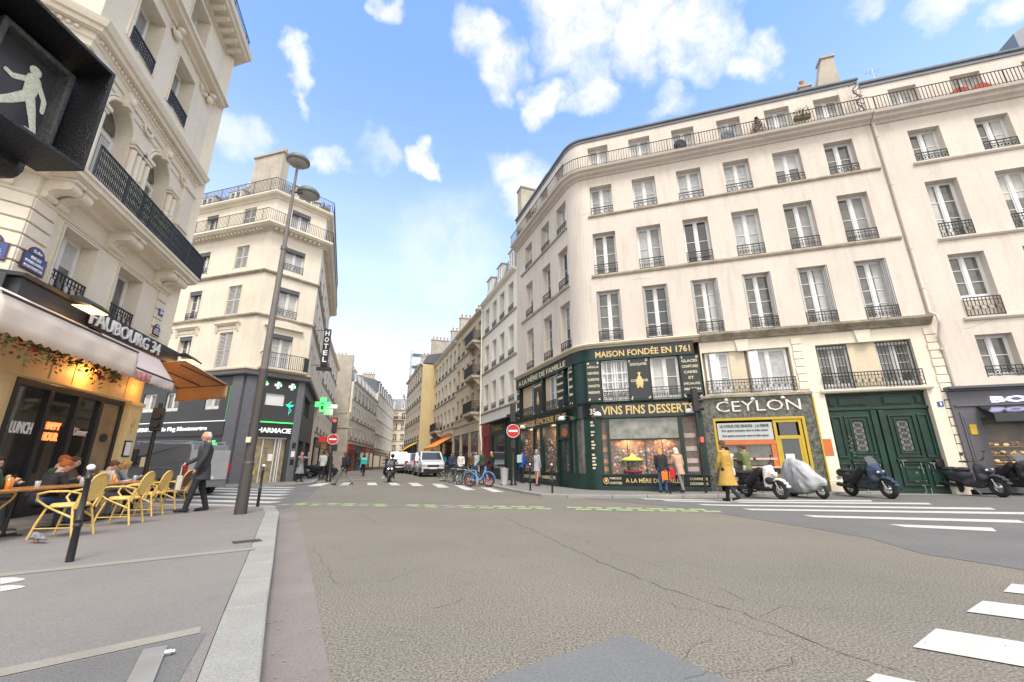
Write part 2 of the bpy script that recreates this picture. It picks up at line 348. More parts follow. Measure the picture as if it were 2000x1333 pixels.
M_['net'] = mat('net curtain', (.50, .50, .48), .5, var=.08, vs=5); M_['net2'] = mat('grey curtain', (.27, .27, .26), .5, var=.1, vs=5)
def win_mesh(w, h, rows, style):
    k = ('w', round(w, 2), round(h, 2), rows, style)
    if k not in WC:
        m = MB(); t = .055; hw = w / 2
        m.box(-hw, -hw+t, 0, .07, 0, h); m.box(hw-t, hw, 0, .07, 0, h); m.box(-hw+t, hw-t, 0, .07, h-t, h); m.box(-hw+t, hw-t, 0, .07, 0, t*1.6)
        m.box(-.05, .05, -.015, .07, t*1.6, h-t)
        for sgn in (-1, 1):
            a, b = sorted((sgn*.05, sgn*(hw-t))); s_ = .035
            m.box(a, a+s_, .01, .06, t*1.6, h-t); m.box(b-s_, b, .01, .06, t*1.6, h-t)
            m.box(a+s_, b-s_, .01, .06, t*1.6, t*1.6+.10); m.box(a+s_, b-s_, .01, .06, h-t-s_, h-t)
            for j in range(1, rows):
                z = t*1.6+.1 + (h-t*2.6-.1-s_) * j / rows; m.box(a+s_, b-s_, .02, .055, z-.012, z+.012)
        me = m.mesh('window', 'frame'); q = MB(); q.add([(-hw+t,.045,t),(hw-t,.045,t),(hw-t,.045,h-t),(-hw+t,.045,h-t)], [(0,1,2,3)])
        WC[k] = (me, {g: q.mesh('pane', g) for g in ('glass', 'glassC', 'glassD')})
    return WC[k]
def rail_mesh(w, h, style, d=0.0):
    """wrought iron rail: w wide, h high, at y=0; d > 0 returns sides going back by d"""
    k = ('r', round(w, 2), round(h, 2), style, d)
    if k in WC: return WC[k]
    m = MB(); b = .011
    def run():
        m.box(-w/2, w/2, -.02, .02, h-.03, h); m.box(-w/2, w/2, -b, b, .04, .065)
        if style in ('ring', 'ringlow', 'scroll'):
            m.box(-w/2, w/2, -b, b, h-.14, h-.12)
        for x in (-w/2, w/2-.022): m.box(x, x+.022, -b, b, 0, h-.03)
        if style == 'bars':
            n = max(2, int(w / .11))
            for i in range(1, n): x = -w/2 + w*i/n; m.box(x-.0085, x+.0085, -.0085, .0085, .065, h-.03)
        else:
            n = max(2, int(round(w / (.2 if style != 'dense' else .13)))); c = w / n; zc = .065 + (h-.2)/2; rr = min(c*.42, (h-.22)/2)
            for i in range(n):
                x = -w/2 + c*(i+.5)
                if i: m.box(x-c/2-.008, x-c/2+.008, -b, b, .065, h-.03)
                for (zz, r_) in (((zc, rr),) if style != 'dense' else ((.06+(h-.1)*.2, c*.4), (.06+(h-.1)*.5, c*.4), (.06+(h-.1)*.8, c*.4))):
                    m.tube([(x+r_*math.cos(a*PI/4), 0, zz+r_*math.sin(a*PI/4)) for a in range(8)], .009 if style != 'dense' else .0085, 4, True)
                if style == 'ring': m.sph((x, 0, zc), .035, 6, 4)
                if style == 'scroll': m.box(x-.007, x+.007, -b, b, .065, zc-rr); m.box(x-.007, x+.007, -b, b, zc+rr, h-.03)
                if style == 'dense': m.box(x-.007, x+.007, -b, b, .05, h-.03); m.sph((x, 0, .06+(h-.1)*.35), (.02,.012,.035), 6, 4); m.sph((x, 0, .06+(h-.1)*.65), (.02,.012,.035), 6, 4)
    run()
    WC[k] = m.mesh('window_railing', 'iron'); return WC[k]
def louv_mesh(w, h):
    k = ('l', round(w, 2), round(h, 2))
    if k not in WC:
        m = MB(); m.box(0, .05, 0, .04, 0, h); m.box(w-.05, w, 0, .04, 0, h)
        for z in (0, h*.5-.03, h-.07): m.box(.05, w-.05, 0, .04, z, z+.07)
        n = int(h / .09)
        for i in range(n):
            z = .07 + (h-.14)*i/n; m.add([(.05,.002,z),(w-.05,.002,z),(w-.05,.034,z+.055),(.05,.034,z+.055),(.05,.008,z-.006),(w-.05,.008,z-.006),(w-.05,.038,z+.047),(.05,.038,z+.047)], [(0,1,2,3),(7,6,5,4),(0,4,5,1),(3,2,6,7)])
        WC[k] = m.mesh('shutter', ('frameS',))
    return WC[k]
M_['frameS'] = mat('grey shutter paint', (.50, .49, .48), .6, var=.06, vs=2)
def window(B, F, xc, z0, w, h, rows=2, y=.28, rail=None, rh=.45, pane=None, ry=.0, shutters=False, label=None, inset=0.0):
    me, pn = win_mesh(w, h, rows, 0)
    L_ = F @ Matrix.Translation((xc, y, z0))
    o = part(B, 'window', me, M=L_)
    if pane is None: pane = rnd.choice(['glass', 'glassC', 'glassC', 'glassD', 'glassD'])
    part(o, 'pane', pn[pane], local=Matrix.Identity(4))
    if w > .6 and rnd.random() < .55:
        kk = rnd.choice([(-1, .3, 1), (1, .3, 1), (-1, .42, 1), (0, .5, .45), (0, .5, .25), (1, .42, 1)]); cm_k = ('c', round(w, 2), round(h, 2), kk)
        if cm_k not in WC:
            q = MB(); a_, b_ = ((-w/2+.06, w/2-.06) if kk[0] == 0 else ((-w/2+.06, -w/2+.06+w*kk[1]) if kk[0] < 0 else (w/2-.06-w*kk[1], w/2-.06))); zt = h-.07; zb_ = .08 if kk[2] == 1 else h*(1-kk[2]); n_c = 14
            vs = [(a_+(b_-a_)*i/n_c, .043 - (.006 if i % 2 else .0), zz) for i in range(n_c+1) for zz in (zb_, zt)]
            q.add(vs, [(2*i, 2*i+2, 2*i+3, 2*i+1) for i in range(n_c)]); WC[cm_k] = q.mesh('curtain', rnd.choice(['net', 'net', 'net2']))
        part(o, 'curtain', WC[cm_k], local=Matrix.Identity(4))
    if rail: part(B, 'window_railing', rail_mesh(w + 2*inset, rh, rail), M=F @ Matrix.Translation((xc, ry, z0)))
    if shutters:
        s_ = louv_mesh(w/2 - .01, h)
        for sg in (-1, 1): part(B, 'shutter', s_, M=F @ Matrix.Translation((xc + (-w/2 if sg < 0 else .01), y-.06, z0)))
    return o
def strip(m, x0, x1, prof):
    """moulding: prof = list of (y,z) going round, extruded along x"""
    m.prismx(prof, x0, x1)
def ledge_mb(x0, x1, z, out=.08, th=.1):
    m = MB(); m.prismx([(.03, z), (-out*.5, z), (-out, z+th*.5), (-out, z+th), (.03, z+th)], x0, x1); return m
# ---------------------------------------------------------------- ground
def sheet(name, poly, h, m, kind='structure', skirt=0, sub=None):
    bm = bmesh.new(); vs = [bm.verts.new((x, y, 0)) for x, y in poly]; bm.faces.new(vs)
    for co_, no in (((6, 0, 0), (1, 0, 0)), ((0, 15, 0), (0, 1, 0)), ((0, 40, 0), (0, 1, 0))):
        bmesh.ops.bisect_plane(bm, geom=bm.verts[:] + bm.edges[:] + bm.faces[:], plane_co=co_, plane_no=no)
    bmesh.ops.triangulate(bm, faces=bm.faces[:])
    if skirt:
        r = bmesh.ops.extrude_edge_only(bm, edges=[e for e in bm.edges if e.is_boundary])
        low = [v for v in r['geom'] if isinstance(v, bmesh.types.BMVert)]
    else: low = []
    ls = set(low)
    for v in bm.verts: v.co.z = gz(v.co.x, v.co.y) + h - (skirt if v in ls else 0)
    bmesh.ops.recalc_face_normals(bm, faces=bm.faces[:])
    me = bpy.data.meshes.new(name); bm.to_mesh(me); bm.free(); me.materials.append(M_[m])
    if not skirt and me.polygons and me.polygons[0].normal.z < 0: me.flip_normals()
    o = obj(name, me); o['kind'] = kind; return o
def D(az): return (math.sin(rad(az)), math.cos(rad(az)))
dA, nA = D(107.05), (D(107.05)[1], -D(107.05)[0])
PA = (18 * -nA[0], 18 * -nA[1])                      # origin of the confectioner's long front
FA = fr(*PA, 107.05)
CS = (2.78, 18.6); FS = fr(*CS, 159.4)               # its street side
nF = (math.cos(rad(-16)), -math.sin(rad(-16))); FF_O = (-7.2 * nF[0], -7.2 * nF[1]); FF = fr(*FF_O, -16)   # cafe front
FFE = (FF_O[0] + 9.62 * D(-16)[0], FF_O[1] + 9.62 * D(-16)[1])
CR = (-13.0, 26.0); CLf = (CR[0] - 3.28 * D(41.5)[0], CR[1] - 3.28 * D(41.5)[1])
FP1, FP2, FP3 = fr(*CLf, 106.1), fr(*CR, 41.5), fr(*CR, -21)
def P(F, x, y=0):
    v = F @ Vector((x, y, 0)); return (v.x, v.y)
sheet('ground', [(-2500,-300),(2500,-300),(2500,3000),(-2500,3000)], -.03, 'asphaltD')
sheet('road', [(-60,-40),(60,-40),(60,14.2),(9,17.5),(3,19),(-60,140),(-75,140),(-75,10),(-60,0)], 0, 'asphalt')
# darker relaid asphalt
sheet('asphalt_patch', [at(1222,1241),at(1330,1288),at(1425,1333),(1.9,2.0),(-.6,2.2),at(940,1333),at(1060,1292)], .004, 'patchg')
sheet('side_road', [at(1570,1030),at(1700,1052),at(1800,1082),at(2000,1114),(9,4.6),(40,-8),(60,-10),(60,2),(17.2,14.9),(7,16.4),(2.4,15.4),(4.6,12.0)], .004, 'asphaltD')
zx = [(-6.2,12.2),(-7.2,12.0),(-12,13.7),(-30,18.8),(-60,27),(-60,38),(-30,27.6),(-16.5,23.5),(-12.8,24.2),(-10.8,25.4),(-6.8,14.6)]
sheet('side_street', zx, .004, 'asphaltD')
# pavements
KO = [(1.9,-3.5),(.05,0),(-1.24,2.44),(-1.88,3.65),(-2.66,5.16),(-4.29,8.28),(-5.22,10.08),(-5.75,10.95),(-6.06,11.4),(-6.5,11.62),(-7.1,11.72)]
PAVL = [(-60,-34)] + [(6,-34)] + KO + [(-12,13.2),(-30,18.4),(-60,27)]
def offs(pl, d):
    out = []
    for i, p in enumerate(pl):
        a = pl[max(0, i-1)]; b = pl[min(len(pl)-1, i+1)]; t = Vector((b[0]-a[0], b[1]-a[1])).normalized(); out.append((p[0]-t.y*d, p[1]+t.x*d))
    return out
KI = offs(KO, .28)
sheet('pavement', [(-60,-34),(3,-34)] + KI + [(-12,12.95),(-30,18.15),(-60,26.75)], .13, 'pave', skirt=.16)
def kerb(pl, w=.28, h=.131, step=1.05, name='kerb', side=1):
    """granite kerbstones with open joints along a polyline"""
    m = MB(); pl = [Vector(p) for p in pl]; q = offs([tuple(p) for p in pl], w*side); q = [Vector(p) for p in q]
    for i in range(len(pl)-1):
        a, b, c, d = pl[i], pl[i+1], q[i], q[i+1]; ln = (b-a).length; n = max(1, round(ln/step))
        for k in range(n):
            t0 = k/n + .009/ln; t1 = (k+1)/n - .009/ln; hh = h + rnd.uniform(-.004, .004)
            cs = [a.lerp(b, t0), a.lerp(b, t1), c.lerp(d, t1), c.lerp(d, t0)]
            cz = [gz(p.x, p.y) for p in cs]
            vs = [(p.x, p.y, -.04+g) for p, g in zip(cs, cz)] + [(p.x, p.y, hh+g) for p, g in zip(cs, cz)]
            m.add(vs, [(0,3,2,1),(4,5,6,7),(0,1,5,4),(1,2,6,5),(2,3,7,6),(3,0,4,7)])
    o = obj(name, m.mesh(name, 'granite')); mods(o, bevel=.015); o['kind'] = 'structure'; return o
kerb(KO)
kerb([(-7.12,11.722),(-12,13.2),(-30,18.4),(-60,27)], .25)
GB = [(1.75,-2.5),(.35,0),(-1.0,2.74),(-1.94,4.6),(-3.46,7.55),(-5.45,11.35)]
sheet('gutter', KO[:9] + [(-6.3,12.3),(-5.9,12.3)] + GB[::-1], .004, 'gutter')
sheet('pavement_line', [(-5.06,4.61),(-3.33,5.94),(-3.23,5.77),(-4.93,4.47),(-12,-1.0),(-12.1,-.85)], .134, 'conc')
sheet('pavement_line', [(-2.72,2.55),(-2.05,3.17),(-1.98,3.06),(-2.62,2.46),(-8,-2.6),(-8.1,-2.5)], .134, 'conc')
sheet('pavement_patch', [(-2.58,2.46),(-1.94,3.06),(-1.64,2.44),(-.4,0),(-3.5,-1),(-5.3,-.2)], .133, 'asphaltD')
for q in (((0,1130),(25,1129),(45,1131),(50,1133),(40,1136),(0,1143)), ((0,1146),(25,1144),(45,1146),(50,1147),(40,1150),(0,1157))):
    sheet('road_marking', [at(x, y, .13) for x, y in q] , .135, 'paint')
# right hand pavement, with its rounded corner
KR = [(60,1.5),(30,10.65),(17.0,14.62),(12.0,15.1),(7,15.2),(3.4,15.25),(1.9,15.5),(1.0,16.1),(.5,17.2),(.0,18.5)] + [(-1.2,22.2),(-3.0,27.8),(-5.6,36.8)] + [(-5.6 - .352*t, 36.8 + .936*t) for t in (10, 20, 40, 70, 105)]
KRi = offs(KR, -.25)
sheet('pavement', KRi + [(-36,150),(-10,150),(20,60),(60,20)], .10, 'pave', skirt=.14)
kerb(KR, .25, .101, side=-1)
# pavement round the chemist's
kp = [(-60,38.6),(-30,28.9),(-17.5,22.3),(-14.3,21.5),(-12.7,22.0),(-11.6,23.4),(-11.3,25.2)] + [(-11.3-.358*t, 25.2+.934*t) for t in (6,12,20,30,36)] + [(-28.4,84),(-32,112),(-34,130)]
kp[-4:-3] = []
sheet('pavement', offs(kp, .22) + [(-60,130)], .10, 'pave', skirt=.14)
kerb(kp, .22, .101)
# zebra crossings
def stripe(a, b, c, d, h=.008): sheet('zebra_crossing', [a, b, c, d], h, 'paint')
for q in ([(4.49,4.34),(4.86,4.60),(9.5,1.6),(9.1,1.3)], [(3.60,3.81),(4.02,4.08),(8.4,1.2),(8.0,.85)], [(2.57,3.15),(3.02,3.46),(7.2,.55),(6.8,.2)], [(1.92,2.72),(2.04,2.80),(5.5,.4),(5.2,.1)]): stripe(*q)
zb = [((4.32,15.12),(10.5,13.15)), ((4.75,14.35),(11.2,12.1)), ((5.35,13.05),(11.4,10.75)), ((5.95,11.7),(12.6,9.3)), ((6.5,10.15),(9.75,8.75)), ((7.1,8.6),(8.35,7.95))]
for (a, b) in zb:
    v = Vector((b[0]-a[0], b[1]-a[1])).normalized(); n_ = Vector((v.y, -v.x)) * .42
    stripe(a, b, (b[0]+n_.x-.15*v.x, b[1]+n_.y), (a[0]+n_.x+.2*v.x, a[1]+n_.y))
for q in ([(-8.51,25.9),(-8.05,26.0),(-7.12,23.43),(-7.65,23.4)], [(-7.3,25.9),(-6.8,25.8),(-5.85,23.21),(-6.35,23.2)], [(-6.04,25.6),(-5.5,25.5),(-4.5,22.5),(-5.05,22.5)], [(-4.5,24.6),(-3.95,24.4),(-3.0,21.2),(-3.55,21.2)], [(-3.1,23.3),(-2.6,22.9),(-1.6,19.4),(-2.1,19.5)], [(-1.55,21.3),(-1.1,21.0),(-.35,18.2),(-.8,18.2)], [(-11.2,25.6),(-10.6,25.7),(-9.9,22.9),(-10.5,22.7)], [(-9.9,26.0),(-9.3,26.0),(-8.5,23.4),(-9.1,23.2)]): stripe(*q)
for k in range(7):       # crossing of the side street, bars parallel to its traffic
    a = Vector((-7.4,12.55)) + Vector((-.5,1.45)) * k; d = Vector((-.961,.277)); n_ = Vector((.277,.961)) * .55
    st = max(0, 2.0 - k*.2); e = 5.2
    p0 = a + d * (-.5 + k*.15); p1 = a + d * e
    stripe(tuple(p0), tuple(p1), tuple(p1 + n_), tuple(p0 + n_))
# worn green and white cycle squares
gm = MB(); wm_ = MB()
g0, g1 = Vector((-7.0,13.6)), Vector((5.05,11.15)); gd = (g1-g0).normalized(); gn = Vector((-gd.y, gd.x))
for r_ in range(2):
    for i in range(24):
        c = i * .52 + (r_ * .26); w_ = .40
        a = g0 + gd * c + gn * (r_ * .44 - .30)
        if (i + r_) % 9 == 7 or c > 12.1: continue
        mm_ = gm if (i * 7 + r_ * 3) % 5 > 1 or i > 12 else wm_
        z_ = .006
        mm_.add([(*a, z_), (*(a + gd * w_), z_), (*(a + gd * w_ + gn * .38), z_), (*(a + gn * .38), z_)], [(0,1,2,3)])
solo('cycle_lane_marking', gm, 'greenp', None, None, kind='structure'); solo('cycle_lane_marking', wm_, 'conc', None, None, kind='structure')
sheet('lane_line', [(-9.6,32),(-9.45,32),(-13.7,52),(-13.85,52)], .008, 'paint'); sheet('lane_line', [(-12.4,27.5),(-9.6,30.9),(-9.7,31.1),(-12.5,27.9)], .008, 'paint')
mh = MB(); mh.box(-.17,.17,-.11,.11,0,.004)
for i in range(6): mh.box(-.15+i*.05,-.125+i*.05,-.09,.09,.004,.008)
solo('drain_cover', mh, 'darkm', 'small rusty metal cover set in the pavement beside the granite kerb', 'drain cover', M=T(-3.69,6.37,.131,rad(40)))
# cracks in the asphalt: thin dark wandering lines
cm = MB()
def crack(pts, w=.008):
    w *= .45
    q = []
    for i in range(len(pts)-1):
        a = Vector(at(*pts[i])); b = Vector(at(*pts[i+1])); n = max(3, int((b-a).length/.12))
        for k in range(n): q.append(a.lerp(b, k/n) + Vector((rnd.uniform(-.03,.03), rnd.uniform(-.03,.03))))
    for i in range(len(q)-1):
        d = (q[i+1]-q[i]).normalized(); n_ = Vector((-d.y, d.x)) * (w * rnd.uniform(.3, 1))
        cm.add([(*(q[i]-n_), .005), (*(q[i+1]-n_*.8), .005), (*(q[i+1]+n_*.8), .005), (*(q[i]+n_), .005)], [(0,1,2,3)])
for pts, w in (([(985,1010),(1090,1060),(1180,1102),(1300,1150),(1480,1210),(1680,1290),(1800,1330)], .012), ([(1050,1020),(1200,1080),(1350,1125),(1480,1185)], .006), ([(1300,1180),(1420,1210),(1540,1250),(1640,1300)], .006), ([(610,1070),(640,1110),(650,1140),(760,1135),(850,1105),(950,1090)], .006), ([(840,1190),(930,1165)], .008), ([(1480,1205),(1530,1185),(1600,1190),(1700,1197)], .006), ([(1440,1310),(1520,1310),(1570,1275)], .006), ([(700,1003),(740,1025)], .01), ([(1340,1330),(1390,1315),(1470,1320)], .008), ([(1330,1290),(1370,1260),(1410,1240)], .005)): crack(pts, w)
M_['crack'] = mat('crack', (.075, .068, .06), 1)
solo('road_crack', cm, 'crack', None, None, kind='structure')
lm = MB()
for i in range(150):
    x, y = (rnd.uniform(480, 1990), rnd.uniform(1010, 1330)) if i % 3 else (rnd.uniform(500, 640), rnd.uniform(1010, 1330))
    p = at(x, y); s_ = rnd.uniform(.004, .013); lm.add([(p[0]-s_, p[1], .009), (p[0], p[1]-s_*.7, .0095), (p[0]+s_, p[1]+s_*.3, .009), (p[0], p[1]+s_, .010)], [(0,1,2,3)])
M_['litter'] = mat('litter', (.30, .27, .20), 1, var=.5, vs=9)
solo('litter', lm, 'litter', None, None, kind='stuff')
# ================================================================= the confectioner's corner building
def hip_roof(B, name, poly, z0, rise, inset, m='zinc', over=.0):
    c = Vector((sum(p[0] for p in poly)/len(poly), sum(p[1] for p in poly)/len(poly)))
    a = [Vector(p) + (Vector(p)-c).normalized()*over for p in poly]; b = [Vector(p) + (c-Vector(p)).normalized()*inset for p in poly]; n = len(poly)
    m_ = MB(); m_.add([(p.x, p.y, z0) for p in a] + [(p.x, p.y, z0+rise) for p in b], [tuple(range(n-1,-1,-1)), tuple(range(n,2*n))] + [(i,(i+1)%n,n+(i+1)%n,n+i) for i in range(n)])
    return part(B, name, m_, m, M=Matrix.Identity(4))
def chimney(B, F, x, y, z0, w, d, h, pots=4, slope=0.0, n='chimney'):
    m = MB(); m.prismy([(x-w/2, z0), (x+w/2, z0), (x+w/2-(.0), z0+h), (x-w/2+slope, z0+h)], y-d/2, y+d/2)
    m.prismy([(x-w/2+slope-.06, z0+h), (x+w/2+.06, z0+h), (x+w/2+.06, z0+h+.12), (x-w/2+slope-.06, z0+h+.12)], y-d/2-.06, y+d/2+.06)
    o = part(B, n, m, 'chim', M=F)
    for i in range(pots):
        q = MB(); px = x-w/2+slope + (w-slope)*(i+.5)/pots; q.lathe([(.09,0),(.11,.05),(.085,.1),(.10,.38),(.12,.42),(.07,.42)], 8, (px, y, z0+h+.12)); part(o, 'chimney_pot', q, 'pot', local=Matrix.Identity(4))
    return o
CA = P(FA, -1.75); C1p = (Vector(P(FA, -2.28))*.62 + Vector(P(FA, -1.75))*.19 + Vector(P(FS, .12))*.19); CSx = P(FS, .12)
# smooth corner between the two fronts
pc = Vector(P(FA, -2.28)); arc = []
for i in range(7):
    t = i/6; a_, b_ = Vector(CSx), Vector(CA); arc.append(tuple(a_*(1-t)**2 + pc*2*t*(1-t) + b_*t*t))
B1 = thing('corner_apartment_building', 'five storey cream rendered corner building above the dark green confectioner and marble fronted shop', 'building', loc=(*P(FA, 3, 4), 0))
cols = [-1.0, .99, 2.97, 4.94, 6.91, 8.83]; scol = [-.58, -2.55, -4.95]
rows = {4: (12.52, 14.12, 1.04, 2), 3: (9.42, 11.56, 1.04, 2), 2: (6.2, 8.62, 1.04, 4), 5: (14.97, 16.42, .98, 2)}
for F, x0, x1, cs in ((FA, -1.75, 10.08, cols), (FS, -6.97, .12, scol)):
    ops = []
    for r_, (z0, z1, w, nr) in rows.items():
        for c in cs: ops.append((c-w/2, c+w/2, z0, z1))
    part(B1, 'wall', wall_mb(x0, x1, 5.9, 17.0, ops), 'wallA', M=F)
    for r_, (z0, z1, w, nr) in rows.items():
        for i, c in enumerate(cs):
            pn = None
            if r_ == 4: pn = 'glassC' if i < 4 else 'glassD'
            if r_ == 5: pn = 'glassC'
            if r_ in (2, 3): pn = rnd.choice(['glass', 'glassD', 'glassD', 'glassD', 'glassC'])
            window(B1, F, c, z0, w, z1-z0, nr, rail=None if r_ == 5 else ('ring' if r_ < 4 else 'ringlow'), rh={4: .42, 3: .52, 2: .52, 5: 0}[r_], pane=pn)
            if r_ == 2 and F is FA:
                m = MB()
                for sg in (-1, 1):
                    for k in range(3): xx = c + sg*(w/2 - .03 - k*.035); m.box(xx-.012, xx+.012, .02+k*.05, .24, z0+.02, z1-.02)
                part(B1, 'folded_shutters', m, 'frameS', M=F)
arcw = MB(); n_ = len(arc)
for i in range(n_-1):
    a, b = arc[i], arc[i+1]; arcw.add([(*a, 5.9), (*b, 5.9), (*b, 17.0), (*a, 17.0)], [(0, 1, 2, 3)], True)
part(B1, 'wall', arcw, 'wallA', M=Matrix.Identity(4))
# core and roofs
inA, inS = P(FA, 10.08, 9), P(FS, -6.97, 9)
foot = [P(FS, -6.97, .42), P(FS, -.3, .45), P(FA, -1.5, .45), P(FA, 10.07, .42), inA, inS]
k = MB(); k.prism(foot, .1, 16.9); part(B1, 'inner_walls', k, 'interior', M=Matrix.Identity(4))
foot2 = [P(FS, -6.97, .3), P(FS, -.1, .3), P(FA, -1.75, .3), P(FA, 10.08, .3), inA, inS]
hip_roof(B1, 'roof', foot2, 17.0, 1.1, 3.6, 'zinc')
def path_ledge(B, pts, prof, m, name='ledge', joint=None):
    """sweep a profile [(out, z)...] along a plan polyline; out is measured to the right of travel (towards the street)"""
    q = MB(); k = len(prof); P_ = [Vector(p) for p in pts]; vs = []
    for i, p in enumerate(P_):
        a = P_[i-1] if i else None; b = P_[i+1] if i < len(P_)-1 else None
        d1 = (p-a).normalized() if a is not None else None; d2 = (b-p).normalized() if b is not None else None
        d = (d1 + d2).normalized() if d1 is not None and d2 is not None else (d1 or d2); n2_ = Vector((d.y, -d.x)); s_ = 1/max(.5, (n2_.dot(Vector(((d1 or d2).y, -(d1 or d2).x)))))
        for o_, z_ in prof: vs.append((p.x + n2_.x*o_*s_, p.y + n2_.y*o_*s_, z_))
    fs = [(i*k+j, i*k+(j+1) % k, (i+1)*k+(j+1) % k, (i+1)*k+j) for i in range(len(P_)-1) for j in range(k)]
    q.add(vs, fs); q.add(vs[:k], [tuple(range(k))]); q.add(vs[-k:], [tuple(range(k-1,-1,-1))])
    return part(B, name, q, m, M=Matrix.Identity(4))
line = [P(FS, -6.97), P(FS, -3)] + arc + [P(FA, 4), P(FA, 10.08)]
path_ledge(B1, line, [(-.02, 16.78), (.05, 16.78), (.06, 16.82), (.02, 16.84), (.02, 16.94), (.10, 16.95), (.12, 17.01), (-.02, 17.01)], 'zinc', 'gutter')
path_ledge(B1, line, [(-.02, 14.62), (.06, 14.62), (.10, 14.68), (.26, 14.74), (.30, 14.82), (.44, 14.86), (.48, 14.96), (-.02, 14.96)], 'wallA', 'cornice')
def path_rail(B, pts, out, z, h, name='balcony_railing', gap=.115, m='iron'):
    q = MB(); P_ = [Vector(p) for p in pts]; L_ = []
    for i, p in enumerate(P_):
        a = P_[max(0, i-1)]; b = P_[min(len(P_)-1, i+1)]; d = (b-a).normalized(); L_.append(p + Vector((d.y, -d.x))*out)
    q.tube([(p.x, p.y, z+h) for p in L_], .02, 5); q.tube([(p.x, p.y, z+.08) for p in L_], .012, 4)
    acc = 0; nb = 0
    for i in range(len(L_)-1):
        a, b = L_[i], L_[i+1]; l_ = (b-a).length; t = gap - acc
        while t < l_:
            p = a.lerp(b, t/l_); big = nb % 12 == 0; r_ = .016 if big else .0085
            q.box(p.x-r_, p.x+r_, p.y-r_, p.y+r_, z, z+h); nb += 1; t += gap
        acc = l_ - (t - gap)
    return part(B, name, q, m, M=Matrix.Identity(4))
path_rail(B1, line, .42, 14.96, .68)
for z0, z1, nm in ((9.28, 9.42, 0), (12.42, 12.52, 0)):
    for F, x0, x1 in ((FA, -1.66, 10.0), (FS, -6.1, .05)):
        part(B1, 'window_ledge', ledge_mb(x0, x1, z0, .09, z1-z0), 'ledge', M=F)
m = MB(); m.prismx([(.03, 5.86), (-.10, 5.86), (-.16, 5.95), (-.22, 6.0), (-.30, 6.08), (-.30, 6.17), (.03, 6.17)], 2.5, 10.1); part(B1, 'cornice', m, 'mossy', M=FA, bevel=.01)
path_ledge(B1, [P(FS, -6.97), P(FS, -3)] + arc + [P(FA, 2.49)], [(-.02, 5.96), (.10, 5.96), (.14, 6.02), (.24, 6.05), (.28, 6.12), (.20, 6.18), (-.02, 6.19)], 'stoneY', 'cornice')
wc_ = MB()
for x, z, n, dx, dz in ((-1.6, 9.0, 9, .16, .05), (-1.9, 8.9, 6, .02, -.14), (2.2, 9.2, 7, .03, -.13), (.1, 9.0, 6, .14, -.02), (2.3, 12.3, 5, .02, -.12), (6.9, 9.2, 5, .02, -.14), (-2.0, 12.7, 6, .12, .03), (11.0, 5.6, 9, .17, .05)):
    for i in range(n):
        x1, z1 = x + dx + rnd.uniform(-.05, .05), z + dz + rnd.uniform(-.04, .04); wc_.add([(x, -.003, z-.006), (x1, -.003, z1-.006), (x1, -.003, z1+.005), (x, -.003, z+.004)], [(0,1,2,3)]); x, z = x1, z1
M_['wallcrack'] = mat('wall crack', (.30, .25, .21), 1); o = part(B1, 'plaster_cracks', wc_, 'wallcrack', M=FA); o['kind'] = 'stuff'
# downpipe at the party wall
q = MB(); q.tube([(10.16, -.07, z) for z in (14.6, 12, 9, 6.3)] + [(10.18, -.34, 6.1), (10.18, -.34, 5.8), (10.2, -.08, 5.4), (10.25, -.07, 3.6)], .05, 8)
for z in (13.9, 11.6, 8.8, 7.2, 4.9): q.cone((10.16, -.07, z), (10.16, -.07, z+.05), .062)
part(B1, 'downpipe', q, 'wallA2', M=FA)
chimney(B1, FA, 9.75, 2.0, 17.1, 1.35, .5, 3.1, 0, .85); chimney(B1, FA, 8.85, 2.0, 17.1, .75, .45, 1.7, 1, .3); chimney(B1, FA, -.3, 3.6, 17.3, .9, .6, 1.1, 2)
chimney(B1, FS, -6.6, 1.1, 16.6, .7, 2.0, 2.6, 0); chimney(B1, FS, -5.2, 2.2, 17, .6, 1.6, 2.5, 0)
for x, y, h in ((3.6, 2.2, 2.0), (11.9, 2.0, 2.2)):
    q = MB(); q.cone((x, y, 17), (x, y, 17+h), .02, .015, 5); q.cone((x-.35, y, 17+h-.15), (x+.35, y+.2, 17+h-.15), .012, n=4); q.cone((x-.2, y-.1, 17+h-.4), (x+.2, y+.1, 17+h-.4), .01, n=4)
    for i in range(4): q.cone((x-.25+i*.16, y-.12, 17+h-.15), (x-.25+i*.16, y+.12, 17+h-.15), .008, n=4)
    part(B1, 'roof_aerial', q, 'steel', M=FA)
# mezzanine storey: pale stone with sunk openings (marble shop and carriage door bays)
ops = [(2.5, 5.6, 3.72, 5.42), (6.46, 9.42, 3.66, 5.40)]
part(B1, 'wall', wall_mb(2.45, 10.1, 3.62, 5.86, ops, depth=.10), 'stone', M=FA)
for a, b in ((3.5, 4.05), (7.5, 8.36)): part(B1, 'pier', MB().box(a, b, .10, .2, 3.72, 5.42), 'stoneY', M=FA)
for x in (4.0, 8.0):
    q = MB(); q.prismy([(x-.18, 5.38), (x+.18, 5.38), (x+.25, 5.84), (x-.25, 5.84)], -.09, .0); part(B1, 'keystone', q, 'stone', M=FA)
for xs in (5.86, 10.0):
    q = MB()
    for i in range(7 if xs < 9 else 19): q.box(xs-.17+(.02 if i % 2 else 0), xs+.17-(.02 if i % 2 else 0), -.05, .0, 5.5-i*.29, 5.5-i*.29+.26)
    part(B1, 'quoins', q, 'stone', M=FA, bevel=.012)
q = MB(); q.box(2.45, 6.3, .3, .36, 3.6, 5.5); q.box(6.4, 9.5, .3, .36, 3.6, 5.5); part(B1, 'back_wall', q, 'stoneY', M=FA)
